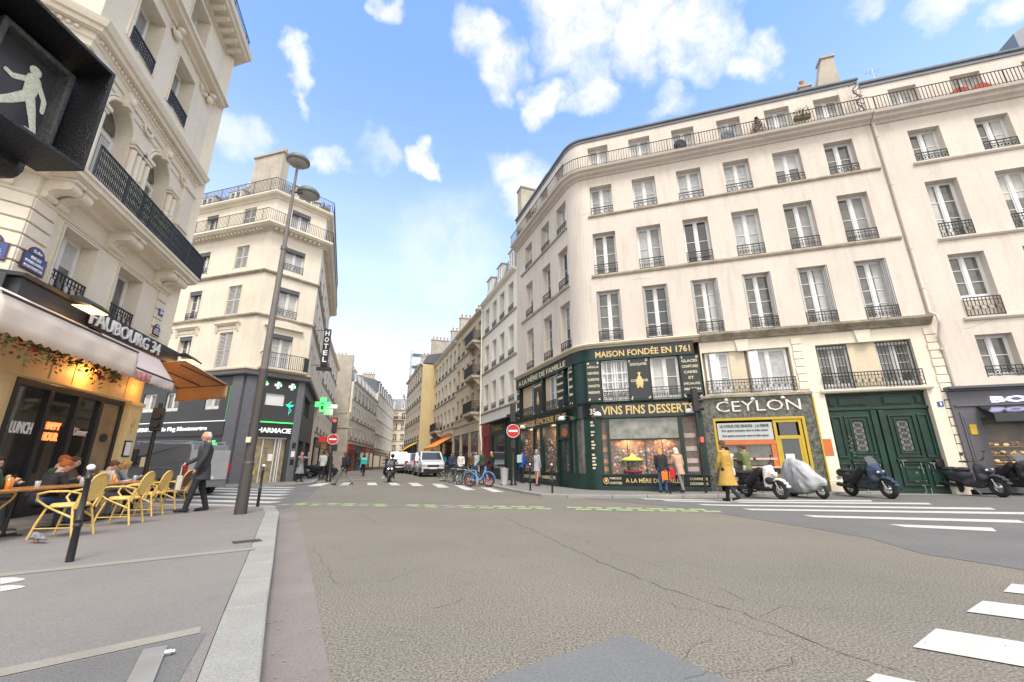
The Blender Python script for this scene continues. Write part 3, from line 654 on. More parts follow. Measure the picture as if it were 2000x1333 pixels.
window(B1, FA, 3.06, 3.75, .88, 1.66, 3, y=.16, pane='glassC'); window(B1, FA, 4.84, 3.75, 1.36, 1.66, 1, y=.16, pane='glassC')
for x, w in ((2.9, .24), (4.35, .34)):
    q = MB(); q.box(x-w/2, x+w/2, .05, .09, 3.8, 5.38); q.cone((x, .04, 5.0), (x, .05, 5.0), .09, n=14); part(B1, 'shutter', q, 'frame', M=FA)
for x, w in ((6.99, 1.0), (8.9, 1.0)):
    window(B1, FA, x, 3.75, w, 1.6, 4, y=.2, pane='glassD')
    q = MB()
    for i in range(10): xx = x-w/2+.02+i*(w-.04)/9; q.box(xx-.011, xx+.011, .09, .11, 3.7, 5.34)
    for z in (4.3, 5.2): q.box(x-w/2, x+w/2, .085, .115, z, z+.025)
    part(B1, 'window_bars', q, 'iron', M=FA)
part(B1, 'balcony_railing', rail_mesh(3.1, .55, 'scroll'), M=FA @ Matrix.Translation((4.05, -.12, 3.7)))
part(B1, 'balcony_railing', rail_mesh(3.0, .58, 'scroll'), M=FA @ Matrix.Translation((7.95, -.12, 3.7)))
q = MB(); q.prismx([(.1, 3.56), (-.16, 3.56), (-.2, 3.62), (-.2, 3.68), (.1, 3.68)], 6.3, 9.6); part(B1, 'ledge', q, 'stone', M=FA, bevel=.01)
q = MB(); q.box(6.02, 6.42, -.06, .3, .1, 3.6); q.box(6.02, 6.42, -.1, -.06, .1, .55); part(B1, 'door_pier', q, 'stone', M=FA, bevel=.01)
q = MB(); q.box(9.44, 9.82, -.06, .3, .1, 3.6); q.box(9.44, 9.82, -.1, -.06, .1, .55); part(B1, 'door_pier', q, 'stone', M=FA, bevel=.01)
q = MB(); q.box(6.05, 6.32, -.075, -.062, 1.38, 1.95); part(B1, 'orange_plate', q, 'orange', M=FA)
q = MB(); q.box(9.62, 9.78, -.08, -.065, 2.95, 3.12); part(B1, 'number_plate', q, mat('enamel blue', (.03, .07, .32), .35), M=FA); text(B1, '1', FA, 9.675, 9.72, 2.98, 3.09, 'whitel', y=-.09)
# carriage door
dr = thing('carriage_door', 'tall worn dark green double carriage door with carved panels and grilled lights', 'door', M=FA @ Matrix.Translation((7.94, .15, .12)))
q = MB(); q.box(-1.52, 1.52, .03, .12, 0, 3.44); part(dr, 'door_backing', q, 'dkgreen2', local=Matrix.Identity(4))
q = MB(); q.box(-1.52, 1.52, -.05, .03, 2.82, 2.9); q.box(-1.52, 1.52, -.03, .03, 3.36, 3.44); q.box(-1.52, 1.52, -.02, .03, 0, .16)
for x0, x1 in ((-1.4, -1.2), (-1.1, -.25), (.25, 1.1), (1.2, 1.4)): q.box(x0, x1, 0, .03, 2.98, 3.28); q.box(x0+.04, x1-.04, -.03, 0, 3.02, 3.24)
part(dr, 'door_lintel', q, 'dkgreen2', local=Matrix.Identity(4), bevel=.008)
for sg in (-1, 1):
    q = MB(); a, b = sorted((sg*.03, sg*1.5)); q.box(a, b, 0, .035, .16, 2.8)
    def pan(x0, x1, z0, z1, t=.05):
        x0, x1 = sorted((sg*x0, sg*x1)); w = .05
        q.box(x0, x1, -t, 0, z0, z0+w); q.box(x0, x1, -t, 0, z1-w, z1); q.box(x0, x0+w, -t, 0, z0+w, z1-w); q.box(x1-w, x1, -t, 0, z0+w, z1-w)
    pan(.28, 1.02, 1.18, 2.62); pan(.42, .88, 1.3, 2.5, .035); pan(1.12, 1.42, 1.18, 2.62); pan(.28, 1.02, .26, 1.0); pan(.42, .88, .4, .86, .03); pan(1.12, 1.42, .26, 1.0)
    c0, c1 = sorted((sg*.24, sg*1.06)); q.box(c0, c1, -.08, 0, 1.03, 1.13)
    a, b = sorted((sg*.03, sg*.2)); q.box(a, b, -.06, 0, .16, 2.8)
    lf = part(dr, 'door_leaf', q, 'dkgreen2', local=Matrix.Identity(4), bevel=.006)
    g = MB(); x0, x1 = sorted((sg*.5, sg*.8)); g.box(x0, x1, -.012, -.004, 1.4, 2.4); part(lf, 'door_glass', g, 'glassD', local=Matrix.Identity(4))
    g = MB()
    for k_ in range(5):
        z = 1.4 + k_*.2; g.cone((x0, -.03, z), (x1, -.03, z+.2), .008, n=4); g.cone((x1, -.03, z), (x0, -.03, z+.2), .008, n=4); g.tube([((x0+x1)/2+.07*math.cos(t*PI/4), -.03, z+.1+.07*math.sin(t*PI/4)) for t in range(8)], .007, 4, True)
    part(lf, 'door_grille', g, 'iron', local=Matrix.Identity(4))
q = MB(); M_['scuff'] = mat('bare scuffed wood', (.30, .33, .28), .8, var=.3, vs=9)
for i in range(46):
    x, z = rnd.uniform(-1.35, 1.4), rnd.choice([.2, .26, .4, .86, 1.0, 1.08]) + rnd.uniform(-.02, .02); l_ = rnd.uniform(.03, .22)
    if abs(x) < .25: continue
    if i % 2: q.box(x, x+l_, -.092, -.088, z, z+.012)
    else: q.box(x, x+.012, -.092, -.088, max(.02, z-.2), max(.02, z-.2)+l_)
for i in range(14): x = -1.0 + .05*math.sin(i*1.9); q.box(x+rnd.uniform(-.05, .05), x+.05, -.062, -.058, 1.3+i*.05, 1.31+i*.05)
part(dr, 'worn_paint', q, 'scuff', local=Matrix.Identity(4))
q = MB(); q.box(6.42, 9.44, -.15, .3, .1, .14); part(B1, 'door_step', q, 'granite', M=FA)
# ---- marble shop front
MS = thing('marble_shop_front', 'shop front of dark green marble slabs with pale pink letters and mustard window frame', 'shop front', M=FA @ Matrix.Translation((4.1, 0, .1)))
q = wall_mb(2.22, 6.0, .1, 3.56, [(2.58, 5.62, .1, 2.78)], depth=.15, thick=.2, y=-.04); part(MS, 'marble_cladding', q, 'marble', M=FA)
q = MB(); q.box(2.2, 6.02, -.16, 0, 3.56, 3.66); part(MS, 'cornice', q, 'mossy', M=FA, bevel=.01)
q = MB(); q.box(6.0, 6.05, -.08, .0, .1, 3.5); q.box(2.58, 2.66, -.06, .02, .5, 2.78); q.box(5.55, 5.64, -.06, .02, .1, 2.78); q.box(2.66, 5.55, -.06, .02, 2.69, 2.78); q.box(4.60, 4.70, -.03, .03, .1, 2.69); q.box(5.42, 5.52, -.03, .03, .1, 2.69)
q.box(4.70, 5.42, -.03, .03, 2.58, 2.69); q.box(4.70, 5.42, -.03, .03, 1.98, 2.10); q.box(4.70, 5.42, -.03, .03, .1, .36); q.box(4.70, 4.78, -.02, .03, .36, 1.98); q.box(5.34, 5.42, -.02, .03, .36, 1.98)
q.box(2.66, 4.60, -.08, .03, .62, .74); part(MS, 'mustard_frame', q, 'mustard', M=FA, bevel=.006)
q = MB(); q.box(4.78, 5.34, .0, .015, .36, 1.98); q.box(4.78, 5.34, .0, .015, 2.10, 2.58); part(MS, 'door_glass', q, 'glass', M=FA)
q = MB(); q.box(4.84, 5.12, -.012, -.006, 1.15, 1.45); part(MS, 'notice', q, 'whitel', M=FA)
q = MB(); q.box(2.66, 4.60, .02, .03, .74, 1.80); part(MS, 'shop_window', q, 'glassD', M=FA)
q = MB(); q.box(2.7, 4.56, -.02, .02, 1.97, 2.60); part(MS, 'banner', q, mat('pale banner', (.44, .47, .46), .6, var=.05, vs=4), M=FA)
M_['inkd'] = mat('dark lettering', (.06, .07, .12), .6)
text(MS, 'LE COEUR DES SENIORS - LA FERME', FA, 2.8, 4.45, 2.44, 2.54, 'inkd', y=-.03); text(MS, 'Des agents jeunesses dans la belle saison', FA, 2.85, 4.4, 2.27, 2.36, 'inkd', y=-.03); text(MS, 'Des agents jeunesses dans la belle saison', FA, 2.85, 4.4, 2.08, 2.17, 'inkd', y=-.03)
q = MB(); q.box(2.66, 4.6, -.05, .03, 1.80, 1.96); q.box(4.42, 4.58, -.045, -.01, 1.0, 1.79); part(MS, 'orange_trim', q, 'orange', M=FA)
q = MB(); q.box(3.6, 4.6, -.28, .0, .96, 1.02); q.box(2.7, 4.55, -.05, .0, 1.25, 1.32); part(MS, 'counter_shelf', q, mat('pinkish counter', (.62, .42, .36), .5), M=FA)
text(MS, 'CEYLON', FA, 2.75, 5.6, 3.02, 3.42, 'pinkl', y=-.06, name='shop_name', depth=2.5)
for x in (3.1, 4.0, 5.0):
    q = MB(); q.cone((x, -.1, 3.52), (x, -.3, 3.5), .012); q.lathe([(.03,0),(.07,-.05),(.075,-.09),(.0,-.09)], 10, (x, -.3, 3.5)); part(MS, 'spot_lamp', q, 'frame', M=FA)
q = MB(); q.box(2.7, 4.56, -.03, .02, .12, .60); part(MS, 'stall_riser', q, 'blackm', M=FA)
# ================================================================= right hand neighbour
B2 = thing('pale_apartment_building', 'pale pink rendered apartment building right of the downpipe above the grey baker shop', 'building', loc=(*P(FA, 15, 4), 0))
c2 = [11.72, 13.84, 15.95, 18.05, 20.2]; r2 = ((12.46, 13.98, 1.03, 2, .42), (9.12, 11.56, 1.0, 3, .62), (6.0, 8.45, 1.05, 3, .62), (3.88, 5.36, 1.0, 2, .38)); ops = []
for z0, z1, w, n_, rh in r2:
    for c in c2: ops.append((c-w/2, c+w/2, z0, z1))
for c in (11.48, 13.56, 15.8, 18.0, 20.1): ops.append((c-.48, c+.48, 14.97, 16.15))
part(B2, 'wall', wall_mb(10.1, 23, 3.55, 16.75, ops), 'wallA2', M=FA)
for i_, (z0, z1, w, n_, rh) in enumerate(r2):
    for c in c2:
        if i_ == 2:
            window(B2, FA, c, z0+.72, w, z1-z0-.72, n_, pane='glassD'); part(B2, 'window_railing', rail_mesh(w, .72, 'scroll'), M=FA @ Matrix.Translation((c, -.04, z0)))
            q = MB(); q.box(c-w/2, c+w/2, .2, .42, z0, z0+.72); part(B2, 'window_apron', q, 'wallA2', M=FA)
        else: window(B2, FA, c, z0, w, z1-z0, n_, rail='ring' if i_ != 1 else 'scroll', rh=rh, pane='glassD')
    a = c2[0]-.65
    if z0 > 5: part(B2, 'window_ledge', ledge_mb(a, 23, z0-.12, .1, .12), 'wallA2', M=FA)
for c in (11.48, 13.56, 15.8, 18.0, 20.1): window(B2, FA, c, 14.97, .96, 1.18, 2, pane='glassC')
k = MB(); k.box(10.1, 23, .42, 9, .1, 16.7); part(B2, 'inner_walls', k, 'interior', M=FA)
hip_roof(B2, 'roof', [P(FA, 10.09, .3), P(FA, 23, .3), P(FA, 23, 9), P(FA, 10.09, 9)], 16.76, 1.2, 2.5)
for nm, pf, mm_ in (('gutter', [(.02, 16.5), (-.05, 16.5), (-.06, 16.56), (-.02, 16.58), (-.02, 16.67), (-.10, 16.68), (-.12, 16.75), (.02, 16.75)], 'zinc'), ('cornice', [(.02, 14.55), (-.06, 14.55), (-.12, 14.62), (-.26, 14.68), (-.30, 14.78), (-.44, 14.82), (-.48, 14.93), (.02, 14.93)], 'wallA')):
    q = MB(); q.prismx(pf, 10.1, 23); part(B2, nm, q, mm_, M=FA)
path_rail(B2, [P(FA, 10.1), P(FA, 23)], .42, 14.93, .68)
q = MB(); q.prismy([(15.9, 16.9), (18, 16.9), (18, 18.0), (17.0, 18.7), (15.9, 18.0)], .5, 2.5); part(B2, 'dormer', q, 'zinc', M=FA)
# grey baker shop
BS = thing('baker_shop_front', 'grey painted baker shop front with violet lit letters and black awning', 'shop front', M=FA @ Matrix.Translation((13, 0, .2)))
q = wall_mb(9.95, 20, .2, 3.5, [(10.62, 14.4, .75, 2.52), (14.9, 19, .3, 2.52)], depth=.2, thick=.3, y=-.12); part(BS, 'shop_surround', q, 'greyp', M=FA)
q = MB(); q.box(9.9, 20, -.34, .0, 3.5, 3.58); q.box(9.9, 20, -.22, -.12, 3.44, 3.5); q.box(10.02, 20, -.17, -.12, 2.92, 2.97); q.box(10.1, 10.5, -.15, -.12, .75, 2.75); q.box(10.16, 10.44, -.165, -.15, .9, 2.6); q.box(9.95, 20, -.16, -.12, .2, .5); part(BS, 'mouldings', q, 'greyp', M=FA, bevel=.006)
text(BS, 'BOULANGERIE', FA, 11.02, 15.6, 3.02, 3.21, 'neonv', y=-.15, name='shop_name', depth=2)
q = MB(); q.prismx([(-.15, 2.92), (-.14, 2.84), (-.72, 2.58), (-.75, 2.62)], 10.6, 16); q.box(10.6, 16, -.755, -.735, 2.36, 2.62); part(BS, 'awning', q, 'blackp', M=FA); text(BS, 'PATISSERIE', FA, 11.55, 13.1, 2.42, 2.53, 'whitel', y=-.76)
q = MB(); q.box(10.62, 14.4, .05, .06, .75, 2.52); part(BS, 'shop_window', q, mat('clear shop glass', (.5, .5, .5), .03, alpha=.12, spec=.8), M=FA)
gm = MB(); gm.box(10.6, 14.5, .29, .41, .3, 2.6); part(BS, 'shop_interior', gm, 'interior', M=FA)
pc_ = [mat('crust gold', (.55, .27, .05), .7, var=.3, vs=20), mat('crust brown', (.26, .10, .03), .7, var=.3, vs=20), mat('painted pastry glow', (.9, .55, .18), .6, emis=.35)]  # last one puts warm shelf light into some of the pastries as emission
for kk in range(3):
    q = MB()
    for i in range(110): q.sph((rnd.uniform(10.7, 14.3), rnd.uniform(.1, .26), rnd.choice([.84, 1.12, 1.4, 1.68]) + rnd.uniform(0, .06)), (rnd.uniform(.04, .09), .05, rnd.uniform(.03, .05)), 6, 4)
    if kk == 0:
        for z in (.80, 1.08, 1.36, 1.64): q.box(10.66, 14.38, .08, .28, z-.03, z-.01)
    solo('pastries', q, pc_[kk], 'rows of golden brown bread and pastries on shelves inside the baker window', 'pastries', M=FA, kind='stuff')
q = MB(); q.box(10.22, 10.4, -.19, -.165, 2.0, 2.32); q.box(10.22, 10.4, -.20, -.19, 2.24, 2.32); part(BS, 'small_poster', q, 'mustard', M=FA)
# ================================================================= the confectioner
CF = thing('confectionery_shop_front', 'dark green and black old confectioner front with gilt lettering wrapping the street corner', 'shop front', M=FA @ Matrix.Translation((0, 0, .1)))
ZP, ZM0, ZM1, ZB0, ZB1 = .74, 2.96, 3.56, 5.42, 5.94
def arcpts(out, n=9):
    a_, b_ = Vector(P(FS, .12, -out)), Vector(P(FA, -1.75, -out)); c_ = pc + (Vector(P(FA, -2.28, -out)) - Vector(P(FA, -2.28)))*.75 + (Vector(P(FS, .12, -out)) - Vector(P(FS, .12)))*.45
    return [tuple(a_*(1-t)**2 + c_*2*t*(1-t) + b_*t*t) for t in [i/(n-1) for i in range(n)]]
def arc_panel(out, z0, z1, m, name, t0=0, t1=1):
    q = MB(); pts = arcpts(out, 13); i0, i1 = round(t0*12), round(t1*12)
    for i in range(i0, i1): q.add([(*pts[i], z0), (*pts[i+1], z0), (*pts[i+1], z1), (*pts[i], z1)], [(0,1,2,3)], True)
    return part(CF, name, q, m, M=Matrix.Identity(4))
fullA = (-1.75, 2.22); fullS = (-6.97, .12)
opA = [(-1.66, -1.46, ZP, ZM0-.05), (-1.36, 1.32, ZP, ZM0-.05), (1.46, 1.96, ZP, ZM0-.05)]
opS = [(-6.85, -6.5, ZP, ZM0-.05), (-6.2, -4.5, ZP, ZM0-.05), (-4.42, -3.6, ZP, ZM0-.05), (-3.25, -1.75, ZP, ZM0-.05), (-1.55, -.5, .16, 2.2), (-1.5, -.55, 2.3, ZM0-.06), (-.38, .0, ZP, ZM0-.05)]
for F, (x0, x1), o_ in ((FA, fullA, opA), (FS, fullS, opS)):
    q = wall_mb(x0, x1, .1, ZM0, o_, depth=.1, thick=.12, y=-.12); part(CF, 'joinery', q, 'dkgreen', M=F)
    q = MB(); q.box(x0, x1, -.16, .02, ZM0, ZM1-.06); part(CF, 'sign_band', q, 'blackp', M=F)
    q = MB(); q.prismx([(.02, ZM1-.06), (-.18, ZM1-.06), (-.26, ZM1), (-.28, ZM1+.04), (.02, ZM1+.05)], x0, x1); q.box(x0, x1, -.175, .0, ZM0-.03, ZM0+.02); part(CF, 'cornice', q, 'dkgreen', M=F)
    q = MB(); q.box(x0, x1, -.10, .02, ZB0, ZB1); part(CF, 'sign_band', q, 'blackp', M=F)
    q = MB(); q.box(x0, x1, -.125, -.10, ZB0-.03, ZB0+.03); q.box(x0, x1, -.125, -.10, ZB1-.04, ZB1+.02); part(CF, 'sign_border', q, 'dkgreen', M=F)
    q = MB(); q.box(x0, x1, .30, .36, ZM1, ZB0); part(CF, 'mezzanine_wall', q, 'stoneY', M=F)
arc_panel(.16, ZM0, ZM1, 'blackp', 'sign_band'); arc_panel(.105, ZB0, ZB1, 'dkgreen2', 'sign_band'); arc_panel(.12, .1, ZP-.02, 'dkgreen', 'corner_joinery'); arc_panel(.12, ZP-.02, ZM0, 'dkgreen', 'corner_joinery', .45, 1); arc_panel(.05, ZP, ZM0, 'glassD', 'corner_glass', 0, .45); arc_panel(.06, ZM1, ZB0, 'dkgreen', 'corner_panel')
path_ledge(CF, arcpts(.0, 9), [(-.02, ZM1-.06), (.18, ZM1-.06), (.26, ZM1), (.28, ZM1+.04), (-.02, ZM1+.05)], 'dkgreen', 'cornice')
part(CF, 'shop_name', text(None, 'MAISON FONDÉE EN 1761', None, -1.72, 2.08, 5.5, 5.84, 'gold', y=-.12, depth=2), 'gold', M=FA)
text(CF, 'A LA MÈRE DE FAMILLE', FS, -6.5, -.55, 5.5, 5.84, 'goldw', y=-.12, name='shop_name'); text(CF, 'VINS FINS DESSERTS', FA, -1.6, 1.95, 3.06, 3.42, 'gold', y=-.17, name='shop_name', depth=2)
text(CF, 'CONFISERIE ÉPICERIE FINE', FS, -6.9, -.6, 3.06, 3.42, 'gold', y=-.17, name='shop_name')
pts = arcpts(.17, 13); a, b = Vector(pts[8]), Vector(pts[12]); fa = math.degrees(math.atan2((b-a).x, (b-a).y)); FQ = fr(*a, fa); text(CF, '35', FQ, .05, .30, 3.1, 3.34, 'goldw', y=-.01, name='street_number')
# mezzanine panels and windows
def panel(F, x0, x1, words, fig=False, y=-.06):
    z0, z1 = ZM1+.1, ZB0-.08
    q = MB(); q.box(x0, x1, y, .28, z0-.04, z1+.04); p_ = part(CF, 'sign_panel', q, 'dkgreen', M=F)
    w = x1-x0; c = (x0+x1)/2; r_ = .10; zc = [z0+.03, z1-.03]; pl = []
    for (cx, cz, a0) in ((x1-.05-r_, zc[1]-r_, 0), (x0+.05+r_, zc[1]-r_, 90), (x0+.05+r_, zc[0]+r_, 180), (x1-.05-r_, zc[0]+r_, 270)):
        for k_ in range(5): t = rad(a0+k_*22.5); pl.append((cx+r_*math.cos(t), cz+r_*math.sin(t)))
    q = MB(); q.prismy(pl, y-.014, y-.002); part(CF, 'black_glass', q, 'blackp', M=F)
    q = MB()
    for sx_ in (x0+.09, x1-.09):
        for sz_ in (z0+.05, z1-.05):
            for k_ in range(5): q.sph((sx_+rnd.uniform(-.035, .035), y-.015, sz_+rnd.uniform(-.045, .045)), (.022, .006, .03), 6, 4)
    part(CF, 'gilt_corners', q, 'goldw', M=F)
    n = len(words); H_ = z1-z0-.3
    for i, s_ in enumerate(words):
        z = z1-.2-(i+.0)*H_/max(1, n)+(-.0); 
        if fig and i >= 1: z -= H_*.42 if i >= 2 else 0
        hw = min(w*.40, len(s_)*.05); text(CF, s_, F, c-hw, c+hw, z-.07, z+.04, 'goldw', y=y-.018)
    if fig:
        q = MB(); zc_ = (z0+z1)/2-.08
        for dx, dz, rx, rz in ((0, .24, .05, .07), (0, .08, .11, .12), (0, -.12, .16, .14), (-.1, 0, .06, .05), (.1, 0, .06, .05), (-.08, -.26, .05, .05), (.08, -.26, .05, .05), (0, .33, .08, .03)): q.sph((c+dx, y-.02, zc_+dz), (rx, .012, rz), 10, 6)
        part(CF, 'gilt_emblem', q, 'gold', M=F)
panel(FA, -2.15, -1.56, ['NÉGUS', 'NEVERS', 'FLORENTINS', 'ORANGETTES', 'MENDIANTS'], y=-.10)
panel(FA, -.42, .44, ['CHOCOLATIER', 'CONFISEUR'], True); panel(FA, 1.62, 2.38, ['GLACES', 'CONFITURES', 'CAKES', 'ET', 'SPÉCIALITÉS', 'MAISON'])
panel(FS, -6.95, -6.5, ['GLACES', 'CAKES', 'CONFITURES']); panel(FS, -4.45, -3.25, ['CHOCOLATIER'], True); panel(FS, -1.62, -.85, ['NEVERS', 'MENDIANTS', 'ORANGETTES', 'CAKES']); panel(FS, -.28, .08, ['NÉGUS', 'GLACES', 'MAISON', 'CAKES'], y=-.12)
for x0, x1 in ((-1.5, -.46),):
    q = MB()
    for i in range(6): xx = x0+(x1-x0)*i/5; q.box(xx-.022, xx+.022, .05, .08, ZM1+.06, ZB0-.02)
    for z in (ZM1+.08, 4.05, 4.42, 4.8, 5.34): q.box(x0, x1, .045, .085, z, z+.05)
    q.box(-1.0, -.95, .03, .09, ZM1+.06, ZB0-.02); part(CF, 'latticed_shutters', q, 'frame', M=FA)
window(CF, FA, -.98, ZM1+.06, 1.0, 1.78, 2, y=.12, pane='glassC'); window(CF, FA, 1.03, ZM1+.06, 1.08, 1.78, 2, y=.1, pane='glassD')
window(CF, FS, -4.9, ZM1+.06, .9, 1.78, 2, y=.16, pane='glassD'); window(CF, FS, -2.2, ZM1+.06, 1.1, 1.78, 2, y=.12, pane='glassC'); window(CF, FS, -.55, ZM1+.06, .5, 1.78, 2, y=.12, pane='glassD')
M_['peach'] = mat('peach plaster', (.62, .47, .33), .9, var=.06)
q = MB(); q.box(-6.48, -5.4, .16, .28, ZM1+.02, ZB0); q.box(-3.2, -2.78, .1, .28, ZM1+.02, ZB0); part(CF, 'plaster_jamb', q, 'peach', M=FS)
for F, xc, w in ((FA, -.98, 1.08), (FA, 1.03, 1.14), (FS, -5.45, 1.95), (FS, -2.42, 1.55), (FS, -.55, .45)): part(CF, 'balcony_railing', rail_mesh(w, .52, 'scroll' if w > 1.2 else 'ring'), M=F @ Matrix.Translation((xc, -.1, ZM1+.05)))
# plinth with lettering
for F, (x0, x1) in ((FA, (-1.75, 2.22)), (FS, (-6.97, -1.6))):
    q = MB(); q.box(x0+.02, x1-.02, -.135, -.12, .30, ZP-.06); part(CF, 'plinth_panel', q, 'blackp', M=F)
    q = MB(); q.box(x0, x1, -.16, -.12, .1, .27); q.box(x0, x1, -.17, -.12, ZP-.05, ZP+.01); part(CF, 'plinth_moulding', q, 'dkgreen', M=F, bevel=.006)
text(CF, 'A LA MÈRE DE FAMILLE.', FA, -.85, 1.28, .42, .62, 'gold', y=-.145); text(CF, 'CONFISERIE', FA, 1.5, 2.12, .53, .62, 'goldw', y=-.145); text(CF, 'DESSERTS', FA, 1.5, 2.12, .36, .45, 'goldw', y=-.145)
text(CF, 'FABRIQUE', FA, -1.45, -1.0, .53, .62, 'goldw', y=-.145); text(CF, 'CONFITURES.', FA, -1.48, -.97, .36, .45, 'goldw', y=-.145); text(CF, 'CONFISERIE', FS, -6.2, -3.9, .42, .6, 'goldw', y=-.145); text(CF, 'FABRIQUE', FS, -3.4, -1.9, .42, .6, 'goldw', y=-.145)
q = MB(); q.tube([(-1.6+.09*math.cos(t*PI/6), -.15, .48+.11*math.sin(t*PI/6)) for t in range(12)], .018, 5, True); q.sph((-1.6, -.15, .48), (.05, .02, .06)); part(CF, 'gilt_rosette', q, 'gold', M=FA)
# corner pillar with stacked gilt lettering blocks
q = MB(); a, b = Vector(arcpts(.135, 13)[8]), Vector(arcpts(.135, 13)[11]); FQ2 = fr(*a, math.degrees(math.atan2((b-a).x, (b-a).y)))
for i in range(15):
    if i in (2, 5, 9): continue
    q.box(.03, .03+.16*(.7 + .3*(i % 2)), -.008, 0, 2.75-i*.13, 2.82-i*.13)
part(CF, 'gilt_blocks', q, 'goldw', M=FQ2)
# glazing, roller blind, door
q = MB(); q.box(-1.36, 1.32, -.03, -.02, ZP, ZM0-.05); part(CF, 'shop_window', q, MATS['clear shop glass'], M=FA)
q = MB(); q.box(-1.34, 1.30, -.05, -.035, 2.1, ZM0-.07); part(CF, 'window_blind', q, mat('smoky upper glass', (.16, .17, .15), .12, spec=.8, var=.4, vs=2.5, col2=(.30, .30, .26)), M=FA)
q = MB(); q.box(-1.34, 1.30, -.07, -.035, 2.03, 2.1); 
for xx in (-.68, 0, .64): q.box(xx-.015, xx+.015, -.06, -.035, ZP, 2.03)
part(CF, 'glazing_bars', q, 'dkgreen', M=FA)
for F, o_ in ((FA, (opA[0], opA[2])), (FS, opS[:4]+opS[6:])):
    for (x0, x1, z0, z1) in o_: q = MB(); q.box(x0, x1, -.03, -.02, z0, z1); part(CF, 'shop_window', q, MATS['clear shop glass'], M=F)
sd_ = MB(); sd_.box(-1.55, -.5, -.04, 0, .16, .78); sd_.box(-1.55, -1.45, -.04, 0, .78, 2.2); sd_.box(-.6, -.5, -.04, 0, .78, 2.2); sd_.box(-1.45, -.6, -.04, 0, 2.1, 2.2); sd_.box(-1.04, -1.0, -.04, 0, .78, 2.1)
dd = part(CF, 'door', sd_, 'dkgreen2', M=FS, bevel=.006); q = MB(); q.box(-1.45, -.6, -.02, -.01, .78, 2.1); part(dd, 'door_glass', q, 'glass', local=Matrix.Identity(4)); q = MB(); q.sph((-.68, -.07, 1.1), .025); part(dd, 'handle', q, 'gold', local=Matrix.Identity(4))
q = MB(); q.box(-1.5, -.55, -.03, -.02, 2.3, 2.9); part(CF, 'fanlight', q, 'glassD', M=FS); q = MB(); q.sph((-1.02, -.045, 2.5), (.3, .015, .2), 14, 8); part(CF, 'fanlight_glow', q, 'orange', M=FS)
for F, x in ((FA, -1.75), (FA, 1.75), (FS, -5.2), (FS, -.55)):
    q = MB(); q.cone((x, -.16, 3.2), (x, -.42, 3.16), .014); q.lathe([(.04,.08),(.10,.05),(.15,-.02),(.165,-.10),(.15,-.10)], 14, (x, -.42, 3.1)); part(CF, 'wall_lamp', q, 'whitel', M=F)
M_['shopback'] = mat('warm shop shelves', (.20, .10, .045), .7, var=.6, vs=5, col2=(.42, .22, .08))
lw = bpy.data.lights.new('window_lamp', 'POINT'); lw.energy = 9; lw.color = (1, .72, .45); lw.shadow_soft_size = .15
for F, x in ((FA, -.7), (FA, .7), (FS, -5.3), (FS, -2.5)):
    lo = bpy.data.objects.new('window_lamp', lw); COL.objects.link(lo); lo.matrix_world = F @ Matrix.Translation((x, .12, 1.98 if F is FA else 2.7))
gm = MB(); gm.box(-1.74, 2.2, .36, .415, .12, 2.95); part(CF, 'back_partition', gm, 'shopback', M=FA); gm = MB(); gm.box(-6.9, -.1, .36, .415, .12, 2.95); part(CF, 'back_partition', gm, 'shopback', M=FS)
# sweets in the windows
cols_ = [('sweets red', (.50, .03, .03)), ('sweets orange', (.75, .20, .02)), ('sweets white', (.65, .62, .58)), ('sweets gold', (.50, .33, .08)), ('sweets dark', (.05, .02, .02)), ('sweets green', (.05, .16, .07))]
for ci, (nm, c_) in enumerate(cols_):
    mm_ = mat(nm, c_, .5, var=.2, vs=25)
    for F, (x0, x1), n in ((FA, (-1.3, 1.3), 120), (FS, (-6.1, -1.8), 110)):
        q = MB()
        for i in range(n):
            x = rnd.uniform(x0, x1); hgt_ = rnd.random()**1.5*1.0; z = .77 + hgt_*(.95 if F is FA else 1.6); y_ = rnd.uniform(.03, .30); s_ = rnd.uniform(.02, .06)
            if i % 3 == 0: q.sph((x, y_, z), s_, 7, 5)
            elif i % 3 == 1: q.box(x-s_, x+s_, y_-.03, y_+.03, z-s_*.7, z+s_*.8)
            else: q.lathe([(s_*.8,-s_),(s_,0),(s_*.3,s_),(s_*.3,s_*1.6)], 7, (x, y_, z))
        solo('sweets_display', q, mm_, 'mass of boxes, jars and sweets heaped in the confectioner window', 'sweets', M=F, kind='stuff')
mo = mat('orange packaging', (.78, .24, .03), .5, var=.1, vs=12); mw = mat('pink white card', (.72, .55, .5), .6)
for F, xs in ((FA, (-1.56, 1.7)), (FS, (-6.7, -4.0))):
    for x in xs:
        q = MB(); w = .09 if x == -1.56 else .2
        for k_, z in enumerate((.84, 1.15, 1.6, 2.1)): q.box(x-w, x+w, .06, .10, z, z+.17)
        solo('window_boxes', q, mo if x < 0 else mw, {-1.56: 'tower of orange sweet boxes in the slim window left of the large display', 1.7: 'pale boxes stacked in the slim window right of the large display', -6.7: 'orange boxes in the farthest slim side window of the confectioner', -4.0: 'orange boxes in the side window left of the grey coat shopper'}[x], 'sweet boxes', M=F)
pav = thing('toy_pavilion', 'miniature pavilion with a yellow green fringed roof among the sweets in the big window', 'toy pavilion', M=FA @ Matrix.Translation((-.55, .14, .8)))
q = MB(); q.lathe([(.02,.75),(.06,.72),(.20,.60),(.45,.50),(.47,.44),(.40,.44)], 12); part(pav, 'roof', q, mat('lime gold fringe', (.52, .50, .08), .5, var=.2, vs=20), local=Matrix.Identity(4))
